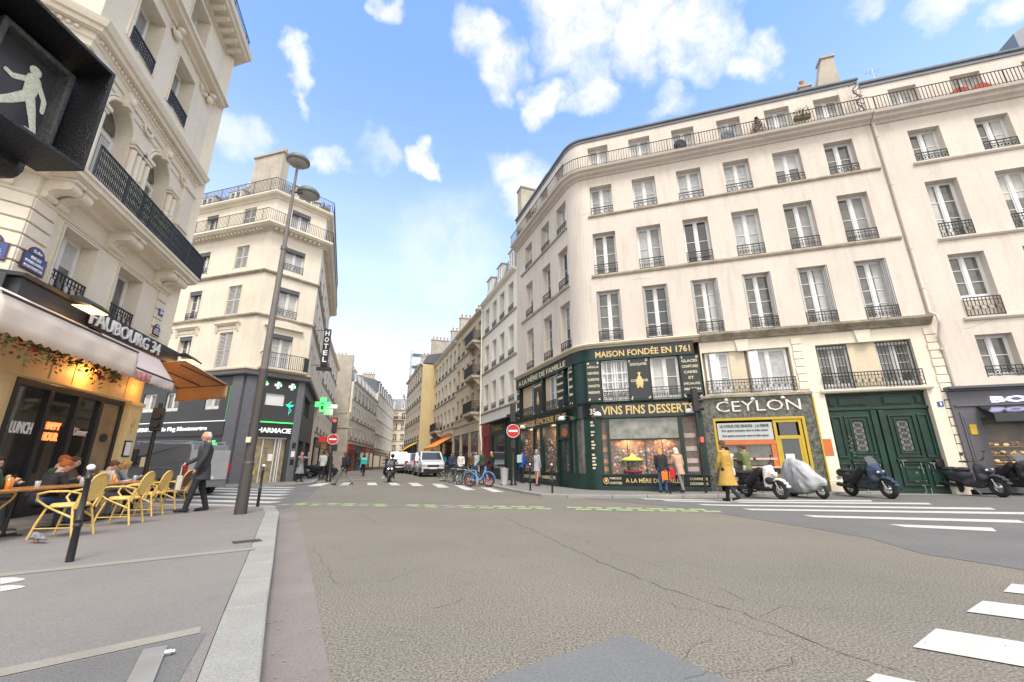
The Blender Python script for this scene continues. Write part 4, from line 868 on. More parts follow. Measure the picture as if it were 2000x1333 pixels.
for k_ in range(4):
    t = PI/4 + k_*PI/2; q = MB(); q.cone((.36*math.cos(t), .12*math.sin(t), 0), (.36*math.cos(t), .12*math.sin(t), .46), .02); part(pav, 'post', q, mat('pale lime', (.45, .55, .25), .5), local=Matrix.Identity(4))
q = MB(); q.lathe([(.38,0),(.40,.05),(.36,.08)], 14); part(pav, 'floor', q, mat('plum cloth', (.22, .01, .05), .7), local=Matrix.Identity(4))
for i, (x, z, r_, lb) in enumerate(((-1.12, 1.88, .13, 'small round amber paper lantern at the left of the big sweet window'), (-.12, 1.92, .15, 'round golden paper lantern above the toy pavilion'), (.35, 1.94, .10, 'small flat orange lantern hanging right of the golden one'), (.55, 1.35, .13, 'bright red lantern hanging low right of the toy pavilion'), (1.0, 1.85, .17, 'largest orange red lantern at the right end of the big window'))):
    q = MB(); q.lathe([(.02, r_*.9), (r_*.7, r_*.6), (r_, 0), (r_*.7, -r_*.6), (.02, -r_*.9)], 12); o = solo('paper_lantern', q, mo if i != 3 else MATS['sweets red'], lb, 'lantern', M=FA @ Matrix.Translation((x, .12, z)), group='lanterns hanging in the sweet shop window')
    q = MB(); q.cone((0, 0, r_*.8), (0, 0, 2.9-z), .005, n=4); part(o, 'cord', q, 'blackm', local=Matrix.Identity(4))
# ================================================================= cafe corner building
C1 = thing('ornate_cafe_building', 'ornate cream limestone corner building with arched windows above the yellow cafe', 'building', M=Matrix.Translation((-11, 8, .1)))
FE = fr(*FFE, 45)                                       # short canted facet at the near corner
Fx = FF                                                  # long street front, x 9.62 .. 15.05
E2 = P(FE, -2.6); FG = fr(*E2, 106)                      # front turning away to the left
Eend = P(Fx, 15.05); FH = fr(*Eend, 286)                 # far side facing the side street (x runs away from the corner)
# ground floor yellow panelling
q = wall_mb(9.62, 15.05, .1, 4.3, [(10.6, 14.3, .1, 2.86)], depth=.12, thick=.3, y=0); part(C1, 'shop_wall', q, 'yellowp', M=Fx)
q = MB(); q.box(-2.6, 0, 0, .3, .1, 4.3); part(C1, 'shop_wall', q, 'yellowp', M=FE); q = MB(); q.box(-12, 0, 0, .3, .1, 4.3); part(C1, 'shop_wall', q, 'yellowp', M=FG)
q = MB(); q.box(0, 12, -.3, 0, .1, 4.3); part(C1, 'shop_wall', q, 'stone', M=fr(*Eend, 286) @ Matrix.Scale(-1, 4, (0, 1, 0)) if False else fr(*Eend, 106) @ Matrix.Translation((-12, 0, 0)))
q = MB()
for x in (10.0, 10.7, 11.4, 12.1, 12.8, 13.5, 14.2, 14.6): q.box(x-.008, x+.008, -.012, 0, 2.95, 4.2)
q.box(9.62, 15.05, -.03, 0, 2.90, 2.95); q.box(9.62, 15.05, -.02, 0, 3.9, 3.94)
q.box(14.42, 15.08, -.10, 0, .1, 2.9); q.box(14.38, 15.12, -.15, -.0, .1, .45); q.box(14.38, 15.12, -.14, 0, 2.8, 2.9); q.box(14.5, 15.0, -.12, -.10, .6, 2.65)
q.box(9.75, 10.45, -.04, 0, .1, 2.7); q.box(9.85, 10.35, -.055, -.04, .5, 2.5)
part(C1, 'panel_mouldings', q, 'yellowp', M=Fx, bevel=.006)
q = MB(); t = .09
q.box(10.6, 14.3, -.03, .09, 2.72, 2.86); q.box(10.6, 10.7, -.03, .09, .1, 2.72); q.box(14.18, 14.3, -.03, .09, .1, 2.72)
for x in (11.6, 12.5, 13.35): q.box(x-.06, x+.06, -.03, .09, .1, 2.72)
q.box(10.7, 14.18, -.0, .09, .1, .55); part(C1, 'window_frame', q, 'blackm', M=Fx, bevel=.008)
for a, b in ((10.7, 11.54), (11.66, 12.44), (12.56, 13.29)): q = MB(); q.box(a, b, .04, .05, .55, 2.72); part(C1, 'cafe_window', q, MATS['clear shop glass'] if False else 'glassR', M=Fx) if False else part(C1, 'cafe_window', q, mat('dark cafe glass', (.022, .02, .018), .03, spec=1.0, bump=.01, bs=2), M=Fx)
q = MB(); q.box(13.41, 14.18, .02, .06, .12, 2.72); part(C1, 'cafe_door', q, mat('tan door glass', (.30, .20, .10), .12, var=.3, vs=1.2, spec=.7), M=Fx)
q = MB(); q.sph((13.8, .0, 1.85), (.16, .012, .11), 14, 8); part(C1, 'door_sign', q, 'blackm', M=Fx)
text(C1, 'LUNCH', Fx, 10.85, 11.4, 1.78, 2.02, 'whitel', y=.03); M_['neonr'] = mat('orange lit letters', (1, .22, .06), .4, emis=.8); text(C1, 'HAPPY', Fx, 11.72, 12.2, 1.92, 2.08, 'neonr', y=.03); text(C1, 'HOUR', Fx, 11.72, 12.2, 1.68, 1.86, 'neonr', y=.03); text(C1, 'Dinner', Fx, 12.68, 13.15, 1.84, 2.02, 'pinkl', y=.03)
q = MB(); q.box(14.52, 14.86, -.15, -.12, 1.38, 1.82); mf = part(C1, 'menu_frame', q, 'blackm', M=Fx); q = MB(); q.box(14.55, 14.83, -.156, -.15, 1.42, 1.78); part(mf, 'menu', q, 'whitel', local=Matrix.Identity(4))
q = MB(); q.sph((14.7, -.14, 2.3), (.07, .03, .12)); q.sph((14.7, -.14, 2.12), (.04, .03, .08)); part(C1, 'wall_ornament', q, 'gold', M=Fx)
# black fascia and its letters
q = MB(); q.box(9.5, 15.6, -.34, 0, 4.22, 4.56); part(C1, 'fascia', q, 'greyd', M=Fx, bevel=.01); q = MB(); q.box(-2.7, .05, -.34, 0, 4.22, 4.56); part(C1, 'fascia', q, 'greyd', M=FE, bevel=.01)
q = MB(); q.box(11.4, 15.6, -.46, -.34, 4.2, 4.64); part(C1, 'sign_box', q, 'blackm', M=Fx); text(C1, 'FAUBOURG 34', Fx, 11.3, 14.4, 4.25, 4.58, 'whitel', y=-.48, name='cafe_name', depth=2)
q = MB(); q.prismx([(0, 4.56), (-.4, 4.56), (-.45, 4.62), (0, 4.66)], 9.4, 15.7); part(C1, 'fascia_capping', q, 'blackm', M=Fx)
for x in (10.75, 15.75):
    q = MB(); q.cone((x, -.3, 4.6), (x, -.75, 4.5), .02); q.prismx([(-.55, 4.50), (-.95, 4.40), (-.97, 4.43), (-.75, 4.60), (-.55, 4.58)], x-.35, x+.35); h_ = part(C1, 'patio_heater', q, 'blackm', M=Fx); q = MB(); q.box(x-.3, x+.3, -.92, -.60, 4.405, 4.42); part(h_, 'heating_element', q, 'warm', local=Matrix.Translation((0, .0, -.02)))
# first floor, piano nobile, two upper floors
zS, zT = 4.5, 16.5
w1 = [(11.10, 1.06), (13.12, 1.06)]
ops = [(c-.56, c+.56, 4.72, 6.22) for c, w in w1] + [(c-.56, c+.56, 11.7, 13.5) for c, w in w1] + [(c-.56, c+.56, 14.55, 16.2) for c, w in w1]
arcs = [(11.42-.32, 9.45, .56), (13.44-.32, 9.45, .56)]
ops2 = [(c-r_, c+r_, 7.1, zc+r_+.02) for c, zc, r_ in arcs]
part(C1, 'wall', wall_mb(9.62, 15.05, 4.3, 16.6, ops + ops2, depth=.34), 'stone', M=Fx)
for c, zc, r_ in arcs:                                   # spandrels that turn the square hole into an arch, and its moulded archivolt
    q = MB(); n = 8
    for sg in (-1, 1):
        for i in range(n):
            a0, a1 = PI/2*i/n, PI/2*(i+1)/n; x0, z0_, x1, z1_ = c+sg*r_*math.cos(a0), zc+r_*math.sin(a0), c+sg*r_*math.cos(a1), zc+r_*math.sin(a1)
            f = [(x0, -.0, z0_), (x1, -.0, z1_), (x1, 0, zc+r_+.02), (x0, 0, zc+r_+.02)]; b_ = [(x0, .46, z0_), (x1, .46, z1_)]
            q.add(f + b_, [(0,1,2,3) if sg < 0 else (3,2,1,0), (0,1,5,4)])
    part(C1, 'arch', q, 'stone', M=Fx)
    q = MB()
    for rr, oo in ((r_+.05, .05), (r_+.14, .03)): q.tube([(c+rr*math.cos(PI*i/14), -oo*.3, zc+rr*math.sin(PI*i/14)) for i in range(15)], oo, 6)
    q.prismy([(c-.1, zc+r_-.04), (c+.1, zc+r_-.04), (c+.16, zc+r_+.36), (c-.16, zc+r_+.36)], -.16, 0); q.sph((c, -.18, zc+r_+.18), (.1, .06, .12)); part(C1, 'archivolt', q, 'stone', M=Fx)
    q = MB()
    for sg in (-1, 1):
        for dx, w_ in ((.12, .09), (.36, .09)):
            x = c+sg*(r_+dx); q.cone((x, -.06, 7.1), (x, -.06, zc-.22), w_, w_*.9, 10)
        a_, b_ = sorted((c+sg*(r_-.02), c+sg*(r_+.52))); q.box(a_, b_, -.18, 0, zc-.10, zc); q.box(a_+.03, b_-.03, -.14, 0, zc-.18, zc-.10); q.box(a_+.05, b_-.05, -.16, 0, 7.1, 7.25)
        part(C1, 'pilasters', q, 'stone', M=Fx, bevel=.006); q = MB()
    window(C1, Fx, c, 7.1, 2*r_, 2.2, 1, y=.34, pane='glassD'); q = MB(); q.prismy([(c+r_*math.cos(PI*i/14), 9.32+(zc-9.32)+r_*math.sin(PI*i/14)) for i in range(15)], .36, .38); part(C1, 'fanlight', q, 'glassD', M=Fx)
for c, w in w1:
    window(C1, Fx, c, 4.72, 1.08, 1.5, 1, y=.3, rail='scroll', rh=.5, pane='glassD'); window(C1, Fx, c, 11.7, 1.08, 1.8, 1, y=.36, rail='dense', rh=.45, pane='glassD', ry=-.04); window(C1, Fx, c, 14.55, 1.08, 1.65, 1, y=.36, rail='dense', rh=.45, pane='glassD', ry=-.04)
    for z0, z1 in ((4.72, 6.22), (11.7, 13.5), (14.55, 16.2)):
        q = MB()
        for k_, o_ in ((0, .04), (.07, .025)): q.box(c-.60-k_, c-.56-k_, -o_, 0, z0, z1+.04+k_); q.box(c+.56+k_, c+.60+k_, -o_, 0, z0, z1+.04+k_); q.box(c-.56-k_, c+.56+k_, -o_, 0, z1+k_, z1+.04+k_)
        part(C1, 'window_architrave', q, 'stone', M=Fx)
line1 = [P(FG, -10), E2, P(FE, 0), P(Fx, 15.05), P(fr(*Eend, 286), 10)]
def mould(name, z, prof, m='stone', ln=None): return path_ledge(C1, ln or line1, [(a, z+b) for a, b in prof], m, name)
mould('string_course', 6.34, [(-.02,0),(.04,0),(.07,.04),(.04,.08),(-.02,.08)])
# big balcony on scrolled consoles
mould('balcony_slab', 6.92, [(-.02,-.10),(.12,-.10),(.16,-.02),(.5,-.0),(.56,.05),(.62,.05),(.62,.16),(.66,.17),(.66,.24),(-.02,.24)])
def console(F, x, z=6.4, s_=1.0):
    q = MB(); w = .13*s_
    prof = [(0, z), (-.06, z), (-.10, z+.04), (-.09, z+.12), (-.14, z+.2), (-.24, z+.24), (-.36, z+.24), (-.46, z+.28), (-.50, z+.36), (-.48, z+.44), (0, z+.5)]
    q.prismx(prof, x-w, x+w)
    for (yy, zz, r_) in ((-.40, z+.34, .10), (-.07, z+.08, .07)): q.cone((x-w-.02, yy, zz), (x+w+.02, yy, zz), r_, n=12)
    q.box(x-w-.03, x+w+.03, -.54, 0, z+.44, z+.51); return part(C1, 'console', q, 'stone', M=F, bevel=.008)
for x in (9.85, 10.2, 12.0, 12.28, 14.3, 14.65, 14.95): console(Fx, x)
for x in (-.45, -.95, -1.6): console(FE, x)
rl = [P(FG, -8), E2, P(FE, 0), P(Fx, 15.05), P(fr(*Eend, 286), 6)]
def dense_run(F, x0, x1, out, z, h=.82):
    n = max(1, round((x1-x0)/1.1)); w = (x1-x0)/n
    for i in range(n): part(C1, 'balcony_railing', rail_mesh(w, h, 'dense'), M=F @ Matrix.Translation((x0+w*(i+.5), -out, z)))
dense_run(FE, -2.4, .25, .6, 7.16); dense_run(Fx, 9.9, 15.6, .6, 7.16)
dense_run(fr(*P(Fx, 15.63, 0), 106), -6, .6, 0, 7.16)
# plants on the balcony
pl = MB(); M_['leaf'] = mat('plant green', (.07, .13, .03), .7, var=.4, vs=12)
for i in range(170):
    x = rnd.uniform(11.0, 12.9); z = 7.3 + rnd.random()*.75; y = -.62 + rnd.uniform(-.12, .1); a = rnd.uniform(0, 6.28); s_ = rnd.uniform(.03, .09)
    pl.add([(x, y, z), (x+s_*math.cos(a), y-.02, z+s_*math.sin(a)), (x+s_*1.3*math.cos(a+.5), y-.03, z+s_*1.3*math.sin(a+.5))], [(0,1,2)])
solo('balcony_plant', pl, 'leaf', 'leafy potted plants poking through the ornate black balcony railing of the cafe building', 'plants', M=Fx, kind='stuff')
# dentilled cornice between the second and third floors
mould('cornice', 10.62, [(-.02,-.34),(.04,-.34),(.06,-.2),(.10,-.16),(.10,0),(.24,.02),(.26,.12),(.32,.14),(.36,.24),(.38,.3),(-.02,.36)])
def dentils(F, x0, x1, z, gap=.13, d=.07, out=.15, h=.08):
    q = MB(); n = int((x1-x0)/gap)
    for i in range(n): q.box(x0+i*gap, x0+i*gap+d, -out, -.06, z, z+h)
    return part(C1, 'dentils', q, 'stone', M=F)
dentils(Fx, 9.7, 15.1, 10.52); dentils(FE, -2.5, -.05, 10.52)
q = MB(); q.box(14.45, 15.08, -.10, 0, 7.1, 10.3); q.box(14.4, 15.12, -.16, 0, 10.0, 10.14); q.box(14.4, 15.12, -.16, 0, 8.6, 8.75); q.box(14.4, 15.12, -.14, 0, 7.1, 7.5); part(C1, 'corner_pilaster', q, 'stone', M=Fx, bevel=.01)
q = MB()
for x0, x1 in ((10.1, 12.1), (12.1, 14.3)): q.box(x0, x1, -.03, 0, 10.06, 10.10); q.box(x0, x1, -.02, 0, 10.10, 10.22)
part(C1, 'relief_lines', q, 'stone', M=Fx)
for x in (12.12, 14.2):
    q = MB()
    for k_ in range(3): q.box(x-.1, x+.1, -.02, 0, 8.2+k_*.12, 8.24+k_*.12)
    part(C1, 'grooved_block', q, 'stone', M=Fx)
for x, z in ((10.05, 13.9), (12.11, 13.9), (14.2, 13.9), (12.12, 10.3), (14.35, 10.3), (10.1, 10.3)):   # carved capitals and swags
    q = MB()
    for k_ in range(9): a = PI*k_/8; q.sph((x+.17*math.cos(a), -.07, z-.14-.10*math.sin(a)), (.035, .03, .04), 7, 5)
    q.cone((x-.2, -.08, z-.10), (x-.2, .0, z-.10), .05, n=10); q.cone((x+.2, -.08, z-.10), (x+.2, .0, z-.10), .05, n=10); q.box(x-.26, x+.26, -.06, 0, z-.05, z+.0); part(C1, 'carved_swag', q, 'stone', M=Fx)
for x in (9.62, 12.11, 14.6):
    q = MB(); q.sph((x+.0, -.1, 13.75), (.16, .1, .14)); q.sph((x, -.16, 13.95), (.12, .12, .1)); q.box(x-.2, x+.2, -.1, 0, 11.0, 13.6) if x > 10 and False else None; part(C1, 'carved_bracket', q, 'stone', M=Fx)
mould('balcony_cornice', 14.08, [(-.02,-.10),(.06,-.10),(.10,0),(.30,.03),(.33,.12),(.42,.14),(.42,.22),(-.02,.24)])
mould('top_cornice', 16.55, [(-.02,-.10),(.08,-.10),(.12,.1),(.62,.12),(.66,.2),(.74,.22),(.78,.36),(-.02,.38)])
for F, x0, x1 in ((Fx, 9.8, 15.0), (FE, -2.3, -.2)):
    x = x0
    while x < x1: 
        q = MB(); q.prismx([(0, 16.44), (-.2, 16.46), (-.5, 16.58), (-.56, 16.66), (0, 16.66)], x, x+.16); part(C1, 'modillion', q, 'stone', M=F); x += .42
path_rail(C1, line1, .68, 16.93, .8)
q = MB(); q.prism([P(Fx, 9.9, .42), P(Fx, 15.03, .42), P(fr(*Eend, 286), 9.9), P(FG, -9.9, .42), P(FG, -.3, .42)], .1, 16.9); part(C1, 'inner_walls', q, 'stone', M=Matrix.Identity(4))
q = MB(); q.prism([P(Fx, 9.9, 1.4), P(Fx, 14.2, 1.4), P(fr(*Eend, 286), 9), P(FG, -9, 1.4), P(FG, -.9, 1.4)], 16.9, 19.2); part(C1, 'attic', q, 'zinc', M=Matrix.Identity(4))
q = MB()
for F, x0, x1 in ((FE, -2.6, 0), (FG, -10, 0)): q.box(x0, x1, 0, .4, 4.3, 16.6)
part(C1, 'wall', q if False else MB().box(-2.6, 0, 0, .4, 4.3, 16.6), 'stone', M=FE); part(C1, 'wall', MB().box(-10, 0, 0, .4, 4.3, 16.6), 'stone', M=FG); part(C1, 'wall', MB().box(-10, 0, 0, .4, 4.3, 16.6), 'stone', M=fr(*Eend, 106))
q = MB()                                                 # banded rustication
for i in range(6):
    z = 4.66 + i*.285; q.box(9.62, 10.22, -.05, 0, z, z+.245)
part(C1, 'rustication', q, 'stone', M=Fx, bevel=.015); q = MB()
for i in range(6): z = 4.66 + i*.285; q.box(14.62, 15.1, -.05, 0, z, z+.245)
part(C1, 'rustication', q, 'stone', M=Fx, bevel=.015); q = MB()
for i in range(6): z = 4.66 + i*.285; q.box(-2.6, .02, -.05, 0, z, z+.245)
part(C1, 'rustication', q, 'stone', M=FE, bevel=.015)
# awnings
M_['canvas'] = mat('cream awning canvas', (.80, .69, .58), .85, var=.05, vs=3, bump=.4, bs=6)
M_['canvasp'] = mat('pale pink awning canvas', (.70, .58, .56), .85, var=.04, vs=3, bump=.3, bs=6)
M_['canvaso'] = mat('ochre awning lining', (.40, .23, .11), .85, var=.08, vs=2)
def awning(F, x0, x1, ytop, ztop, yf, zf, val, m, lbl, scal=.22, sag=0.0, both=True, m2='canvaso'):
    q = MB(); n = max(4, int((x1-x0)/.11)); vs = []
    for i in range(n+1):
        x = x0+(x1-x0)*i/n; wv = abs(math.sin(PI*(x-x0)/scal))*.05
        for k_ in range(6): t = k_/5; vs.append((x, ytop+(yf-ytop)*t, ztop+(zf-ztop)*t - sag*math.sin(PI*t)*(1+.3*math.sin(x*3))))
        for k_ in range(1, 4): vs.append((x, yf-.02-.015*math.sin(x*7+k_), zf - val*k_/3 + (wv if k_ == 3 else 0)))
    c_ = 9; q.add(vs, [(i*c_+j, (i+1)*c_+j, (i+1)*c_+j+1, i*c_+j+1) for i in range(n) for j in range(c_-1)], True)
    r_ = thing('cafe_awning', lbl, 'awning', M=F @ Matrix.Translation((x0, 0, 3)), group='awnings round the yellow cafe')
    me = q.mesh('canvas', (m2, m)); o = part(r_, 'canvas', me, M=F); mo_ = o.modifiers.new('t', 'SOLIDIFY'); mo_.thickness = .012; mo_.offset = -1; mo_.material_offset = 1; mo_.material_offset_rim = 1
    q = MB(); q.cone((x0, yf, zf+.01), (x1, yf, zf+.01), .028); part(r_, 'front_bar', q, 'darkm', M=F)
    for x in (x0+.15, (x0+x1)/2, x1-.15):
        q = MB(); q.cone((x, ytop, ztop-.12), (x, yf, zf-.0), .016, n=6); part(r_, 'arm', q, 'blackm', M=F)
    return r_
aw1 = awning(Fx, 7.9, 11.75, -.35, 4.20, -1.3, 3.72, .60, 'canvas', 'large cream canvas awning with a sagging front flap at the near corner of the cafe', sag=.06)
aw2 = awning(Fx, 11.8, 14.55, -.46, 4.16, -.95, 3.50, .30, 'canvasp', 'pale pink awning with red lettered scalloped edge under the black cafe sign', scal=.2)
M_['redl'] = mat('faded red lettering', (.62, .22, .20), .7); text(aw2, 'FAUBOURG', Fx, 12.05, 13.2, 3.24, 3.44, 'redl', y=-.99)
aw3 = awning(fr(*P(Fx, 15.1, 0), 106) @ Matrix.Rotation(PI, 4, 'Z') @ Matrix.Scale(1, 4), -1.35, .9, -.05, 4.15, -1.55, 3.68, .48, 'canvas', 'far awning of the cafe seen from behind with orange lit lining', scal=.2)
# hanging foliage
def garland(F, pts, n, hmax, lbl, mats_, M=None):
    r_ = thing('hanging_garland', lbl, 'garland', M=F)
    for k_, mm_ in enumerate(mats_):
        q = MB()
        for i in range(n):
            t = rnd.random(); a, b = Vector(pts[0]), Vector(pts[1]); p = a.lerp(b, t); L_ = hmax*rnd.uniform(.2, 1)*(.5+.5*abs(math.sin(t*17+k_)))
            for j in range(9):
                c = p + Vector((rnd.uniform(-.05, .05), rnd.uniform(-.05, .05), -L_*j/8)); s_ = rnd.uniform(.03, .065); u = Vector((rnd.uniform(-1, 1), rnd.uniform(-1, 1), rnd.uniform(-1, .3))).normalized()*s_; v = Vector((rnd.uniform(-1, 1), rnd.uniform(-1, 1), rnd.uniform(-1, 1))).normalized()*s_*.6
                q.add([c, c+u+v, c+u*1.9, c+u-v], [(0,1,2,3)])
        part(r_, 'foliage', q, mm_, local=Matrix.Identity(4))
    return r_
M_['leafr'] = mat('dark red leaves', (.20, .015, .02), .7, var=.3, vs=10); M_['leafo'] = mat('olive dry leaves', (.13, .12, .045), .8, var=.4, vs=9)
garland(Fx, ((8.6, -1.0, 3.55), (11.8, -1.0, 3.6)), 60, .8, 'strands of green and dark red leaves hanging under the large cream awning', ('leaf', 'leafr', 'leafo'))
garland(fr(*P(Fx, 15.1, 0), 286), ((-1.1, 1.35, 3.70), (.7, 1.35, 3.70)), 130, .5, 'thick olive garland of leaves hanging inside the far awning', ('leafo', 'leafo', 'leaf'))
la = bpy.data.lights.new('cafe_lamp', 'POINT'); la.energy = 26; la.color = (1, .42, .10); la.shadow_soft_size = .06
for x, yy, e in ((12.35, -.22, 11), (14.6, -.3, 5), (15.9, .25, 5)):
    ll = la.copy(); ll.energy = e; lo = bpy.data.objects.new('cafe_lamp', ll); COL.objects.link(lo); lo.matrix_world = Fx @ Matrix.Translation((x, yy, 3.28))
    if x < 13: q = MB(); q.cone((x, 0, 3.45), (x, -.2, 3.4), .012); q.lathe([(.03,.06),(.07,0),(.02,0)], 10, (x, -.22, 3.36)); part(C1, 'wall_lamp', q, 'gold', M=Fx)
# enamel street plates
M_['enamel'] = mat('blue enamel', (.035, .075, .26), .3, spec=.6); M_['rust'] = mat('rusty enamel edge', (.12, .045, .02), .7, var=.4, vs=30)
def plate(F, x, z, w, lbl, words=('RUE DU', 'FAUBOURG.', 'MONTMARTRE'), y=-.07):
    r_ = thing('street_name_plate', lbl, 'street sign', M=F @ Matrix.Translation((x, y, z))); h = w*.62
    q = MB(); q.box(-w/2, w/2, 0, .015, 0, h); q.prismy([(.7*w/2*math.cos(PI*i/12), h + .55*w/2*math.sin(PI*i/12)) for i in range(13)], 0, .015); part(r_, 'plate', q, 'rust', local=Matrix.Identity(4))
    q = MB(); q.box(-w/2+.025, w/2-.025, -.006, -.001, .025, h-.02); q.prismy([((.7*w/2-.03)*math.cos(PI*i/12), h+.01 + (.55*w/2-.03)*math.sin(PI*i/12)) for i in range(13)], -.006, -.001); part(r_, 'enamel', q, 'enamel', local=Matrix.Identity(4))
    F2 = F @ Matrix.Translation((x, y, z))
    for i, s_ in enumerate(words): hw = w*(.2 if i == 0 else .38); text(r_, s_, F2, -hw, hw, h*(.68-.27*i), h*(.68-.27*i)+h*.17, 'whitel', y=-.01)
    text(r_, '9e Arr', F2, -.18*w, .18*w, h+.04*w, h+.15*w, 'whitel', y=-.01)
plate(Fx, 10.02, 4.86, .60, 'blue enamel street name plate on the rusticated corner above the cream awning')
plate(FE, -.36, 4.86, .60, 'blue enamel street name plate cut by the left edge of the photo'); plate(Fx, 14.86, 4.98, .40, 'small blue enamel street name plate below the number 34')
q = MB(); q.box(14.74, 15.0, -.075, -.06, 5.62, 5.82); n34 = solo('house_number_plate', q, 'enamel', 'small enamel house number 34 above a blue street plate', 'house number', M=Fx); text(n34, '34', Fx, 14.79, 14.95, 5.66, 5.78, 'whitel', y=-.08)
# ================================================================= chemist's corner building
CB = thing('chemist_corner_building', 'cream canted corner building with iron balconies above the anthracite chemist shop', 'building', M=Matrix.Translation((-16, 28, .1)))
WX0, CX0, SX1 = -17.0, -3.28, 15.0
wW = [-9.5, -7.52, -5.28, -2.06]; rowsC = {2: (6.62, 8.82, 1.18), 3: (9.95, 11.86, 1.16), 4: (13.05, 14.62, 1.14), 5: (15.95, 17.42, 1.12)}
opsW = [(c-.52, c+.52, a, b) for a, b, w in rowsC.values() for c in wW]; opsC = [(-1.67-.6, -1.67+.6, a, b) for a, b, w in rowsC.values()]; wS = [1.6, 4.4, 7.2, 10, 12.8]; opsS_ = [(c-.5, c+.5, a, b) for a, b, w in rowsC.values() for c in wS]
for F, x0, x1, o_ in ((FP1, WX0, 0, opsW), (FP2, CX0, 0, opsC), (FP3, 0, SX1, opsS_)): part(CB, 'wall', wall_mb(x0, x1, 6.3, 18.2, o_, depth=.2), 'stone', M=F)
def blind(F, c, z, w):
    q = MB(); q.prismx([(.14, z), (.10, z-.26), (.02, z-.24), (.0, z)], c-w/2, c+w/2); part(CB, 'window_blind', q, 'slate', M=F)
for k_, (a, b, w) in rowsC.items():
    for c in wW:
        sh = c == -2.06
        if sh:
            s_ = louv_mesh(.51, b-a)
            for sg in (-1, 1): part(CB, 'shutter', s_, M=FP1 @ Matrix.Translation((c + (-.52 if sg < 0 else .01), .04, a)))
        else:
            window(CB, FP1, c, a, 1.04, b-a, 3, y=.2, rail='ring' if k_ in (3, 4) else None, rh=.45, pane='glassD'); blind(FP1, c, b, 1.04)
        q = MB(); 
        for xx in (c-.6, c+.52): q.box(xx, xx+.08, -.03, 0, a, b+.1)
        q.box(c-.52, c+.52, -.03, 0, b, b+.1); part(CB, 'window_architrave', q, 'stone', M=FP1)
        if k_ == 2:
            q = MB(); q.prismx([(0, 9.24), (-.08, 9.24), (-.14, 9.32), (-.2, 9.36), (-.2, 9.44), (0, 9.46)], c-.95, c+.95); q.box(c-.8, c+.8, -.04, 0, 9.0, 9.2)
            for sg in (-1, 1): q.prismx([(0, 8.85), (-.05, 8.85), (-.14, 9.2), (-.14, 9.24), (0, 9.24)], c+sg*.82-.07, c+sg*.82+.07)
            part(CB, 'window_pediment', q, 'stone', M=FP1)
    window(CB, FP2, -1.67, a, 1.2, b-a, 3, y=.2, rail='scroll' if k_ in (3, 4) else None, rh=.5, pane='glassC'); blind(FP2, -1.67, b, 1.2)
    for c in wS: window(CB, FP3, c, a, 1.0, b-a, 3, y=.2, rail='ring' if k_ in (3, 4) else None, rh=.45)
q = MB(); q.prismy([(-1.67+1.05*math.cos(PI*i/12), 9.28+.38*math.sin(PI*i/12)) for i in range(13)], -.18, 0); q.box(-2.8, -.54, -.2, 0, 9.2, 9.28)
part(CB, 'segmental_pediment', q, 'stone', M=FP2, bevel=.01)
lineC = [P(FP1, WX0), P(FP1, 0), P(FP2, 0), P(FP3, SX1)]
def cm_(name, z, prof, m='stone'): return path_ledge(CB, lineC, [(a, z+b) for a, b in prof], m, name)
cm_('string_course', 9.76, [(-.02,-.06),(.05,-.06),(.08,0),(.14,.04),(.14,.12),(-.02,.14)], 'ledge'); cm_('string_course', 12.58, [(-.02,-.04),(.06,-.04),(.12,.02),(.16,.06),(.16,.13),(-.02,.15)], 'ledge')
cm_('balcony_slab', 15.6, [(-.02,-.2),(.06,-.2),(.10,-.05),(.5,-.02),(.55,.05),(.62,.08),(.62,.2),(-.02,.2)]); cm_('cornice', 17.9, [(-.02,-.14),(.08,-.12),(.14,0),(.34,.04),(.40,.14),(.40,.22),(-.02,.24)]); cm_('string_course', 6.38, [(-.02,-.06),(.08,-.06),(.14,0),(.28,.05),(.28,.14),(-.02,.16)], 'stoneY')
for F, x0, x1 in ((FP1, -12, -.1), (FP2, -3.2, -.05), (FP3, .1, 14.9)):
    q = MB(); n = int((x1-x0)/.3)
    for i in range(n): q.box(x0+i*.3, x0+i*.3+.14, -.34, -.04, 15.42, 15.57)
    part(CB, 'dentils', q, 'stone', M=F)
path_rail(CB, lineC, .56, 15.8, .9); path_rail(CB, lineC, .36, 18.14, .95)
path_rail(CB, [P(FP2, -2.75), P(FP2, -.25)], .45, 6.62, .92); q = MB(); q.prismx([(.0, 6.46), (-.4, 6.46), (-.5, 6.54), (-.5, 6.62), (0, 6.62)], -2.85, -.15); part(CB, 'balcony_slab', q, 'stoneY', M=FP2, bevel=.01)
for x in (-2.75, -.25): q = MB(); q.box(x-.02, x+.02, -.45, 0, 7.5, 7.54); q.box(x-.14, x+.14, -.47, -.43, 6.62, 7.5) if x > -1 else None; part(CB, 'railing_end', q, 'iron', M=FP2)
q = MB(); q.prism([P(FP1, WX0, .35), P(FP1, -.1, .35), P(FP2, -.15, .35), P(FP3, SX1, .35), P(FP3, SX1, 9), P(FP1, WX0, 12)], .1, 18.1); part(CB, 'inner_walls', q, 'stone', M=Matrix.Identity(4))
hip_roof(CB, 'roof', [P(FP1, WX0, 1.0), P(FP1, -.3, 1.0), P(FP2, -.3, 1.0), P(FP3, SX1, 1.0), P(FP3, SX1, 9), P(FP1, WX0, 12)], 18.14, 2.3, 1.3, 'zinc')
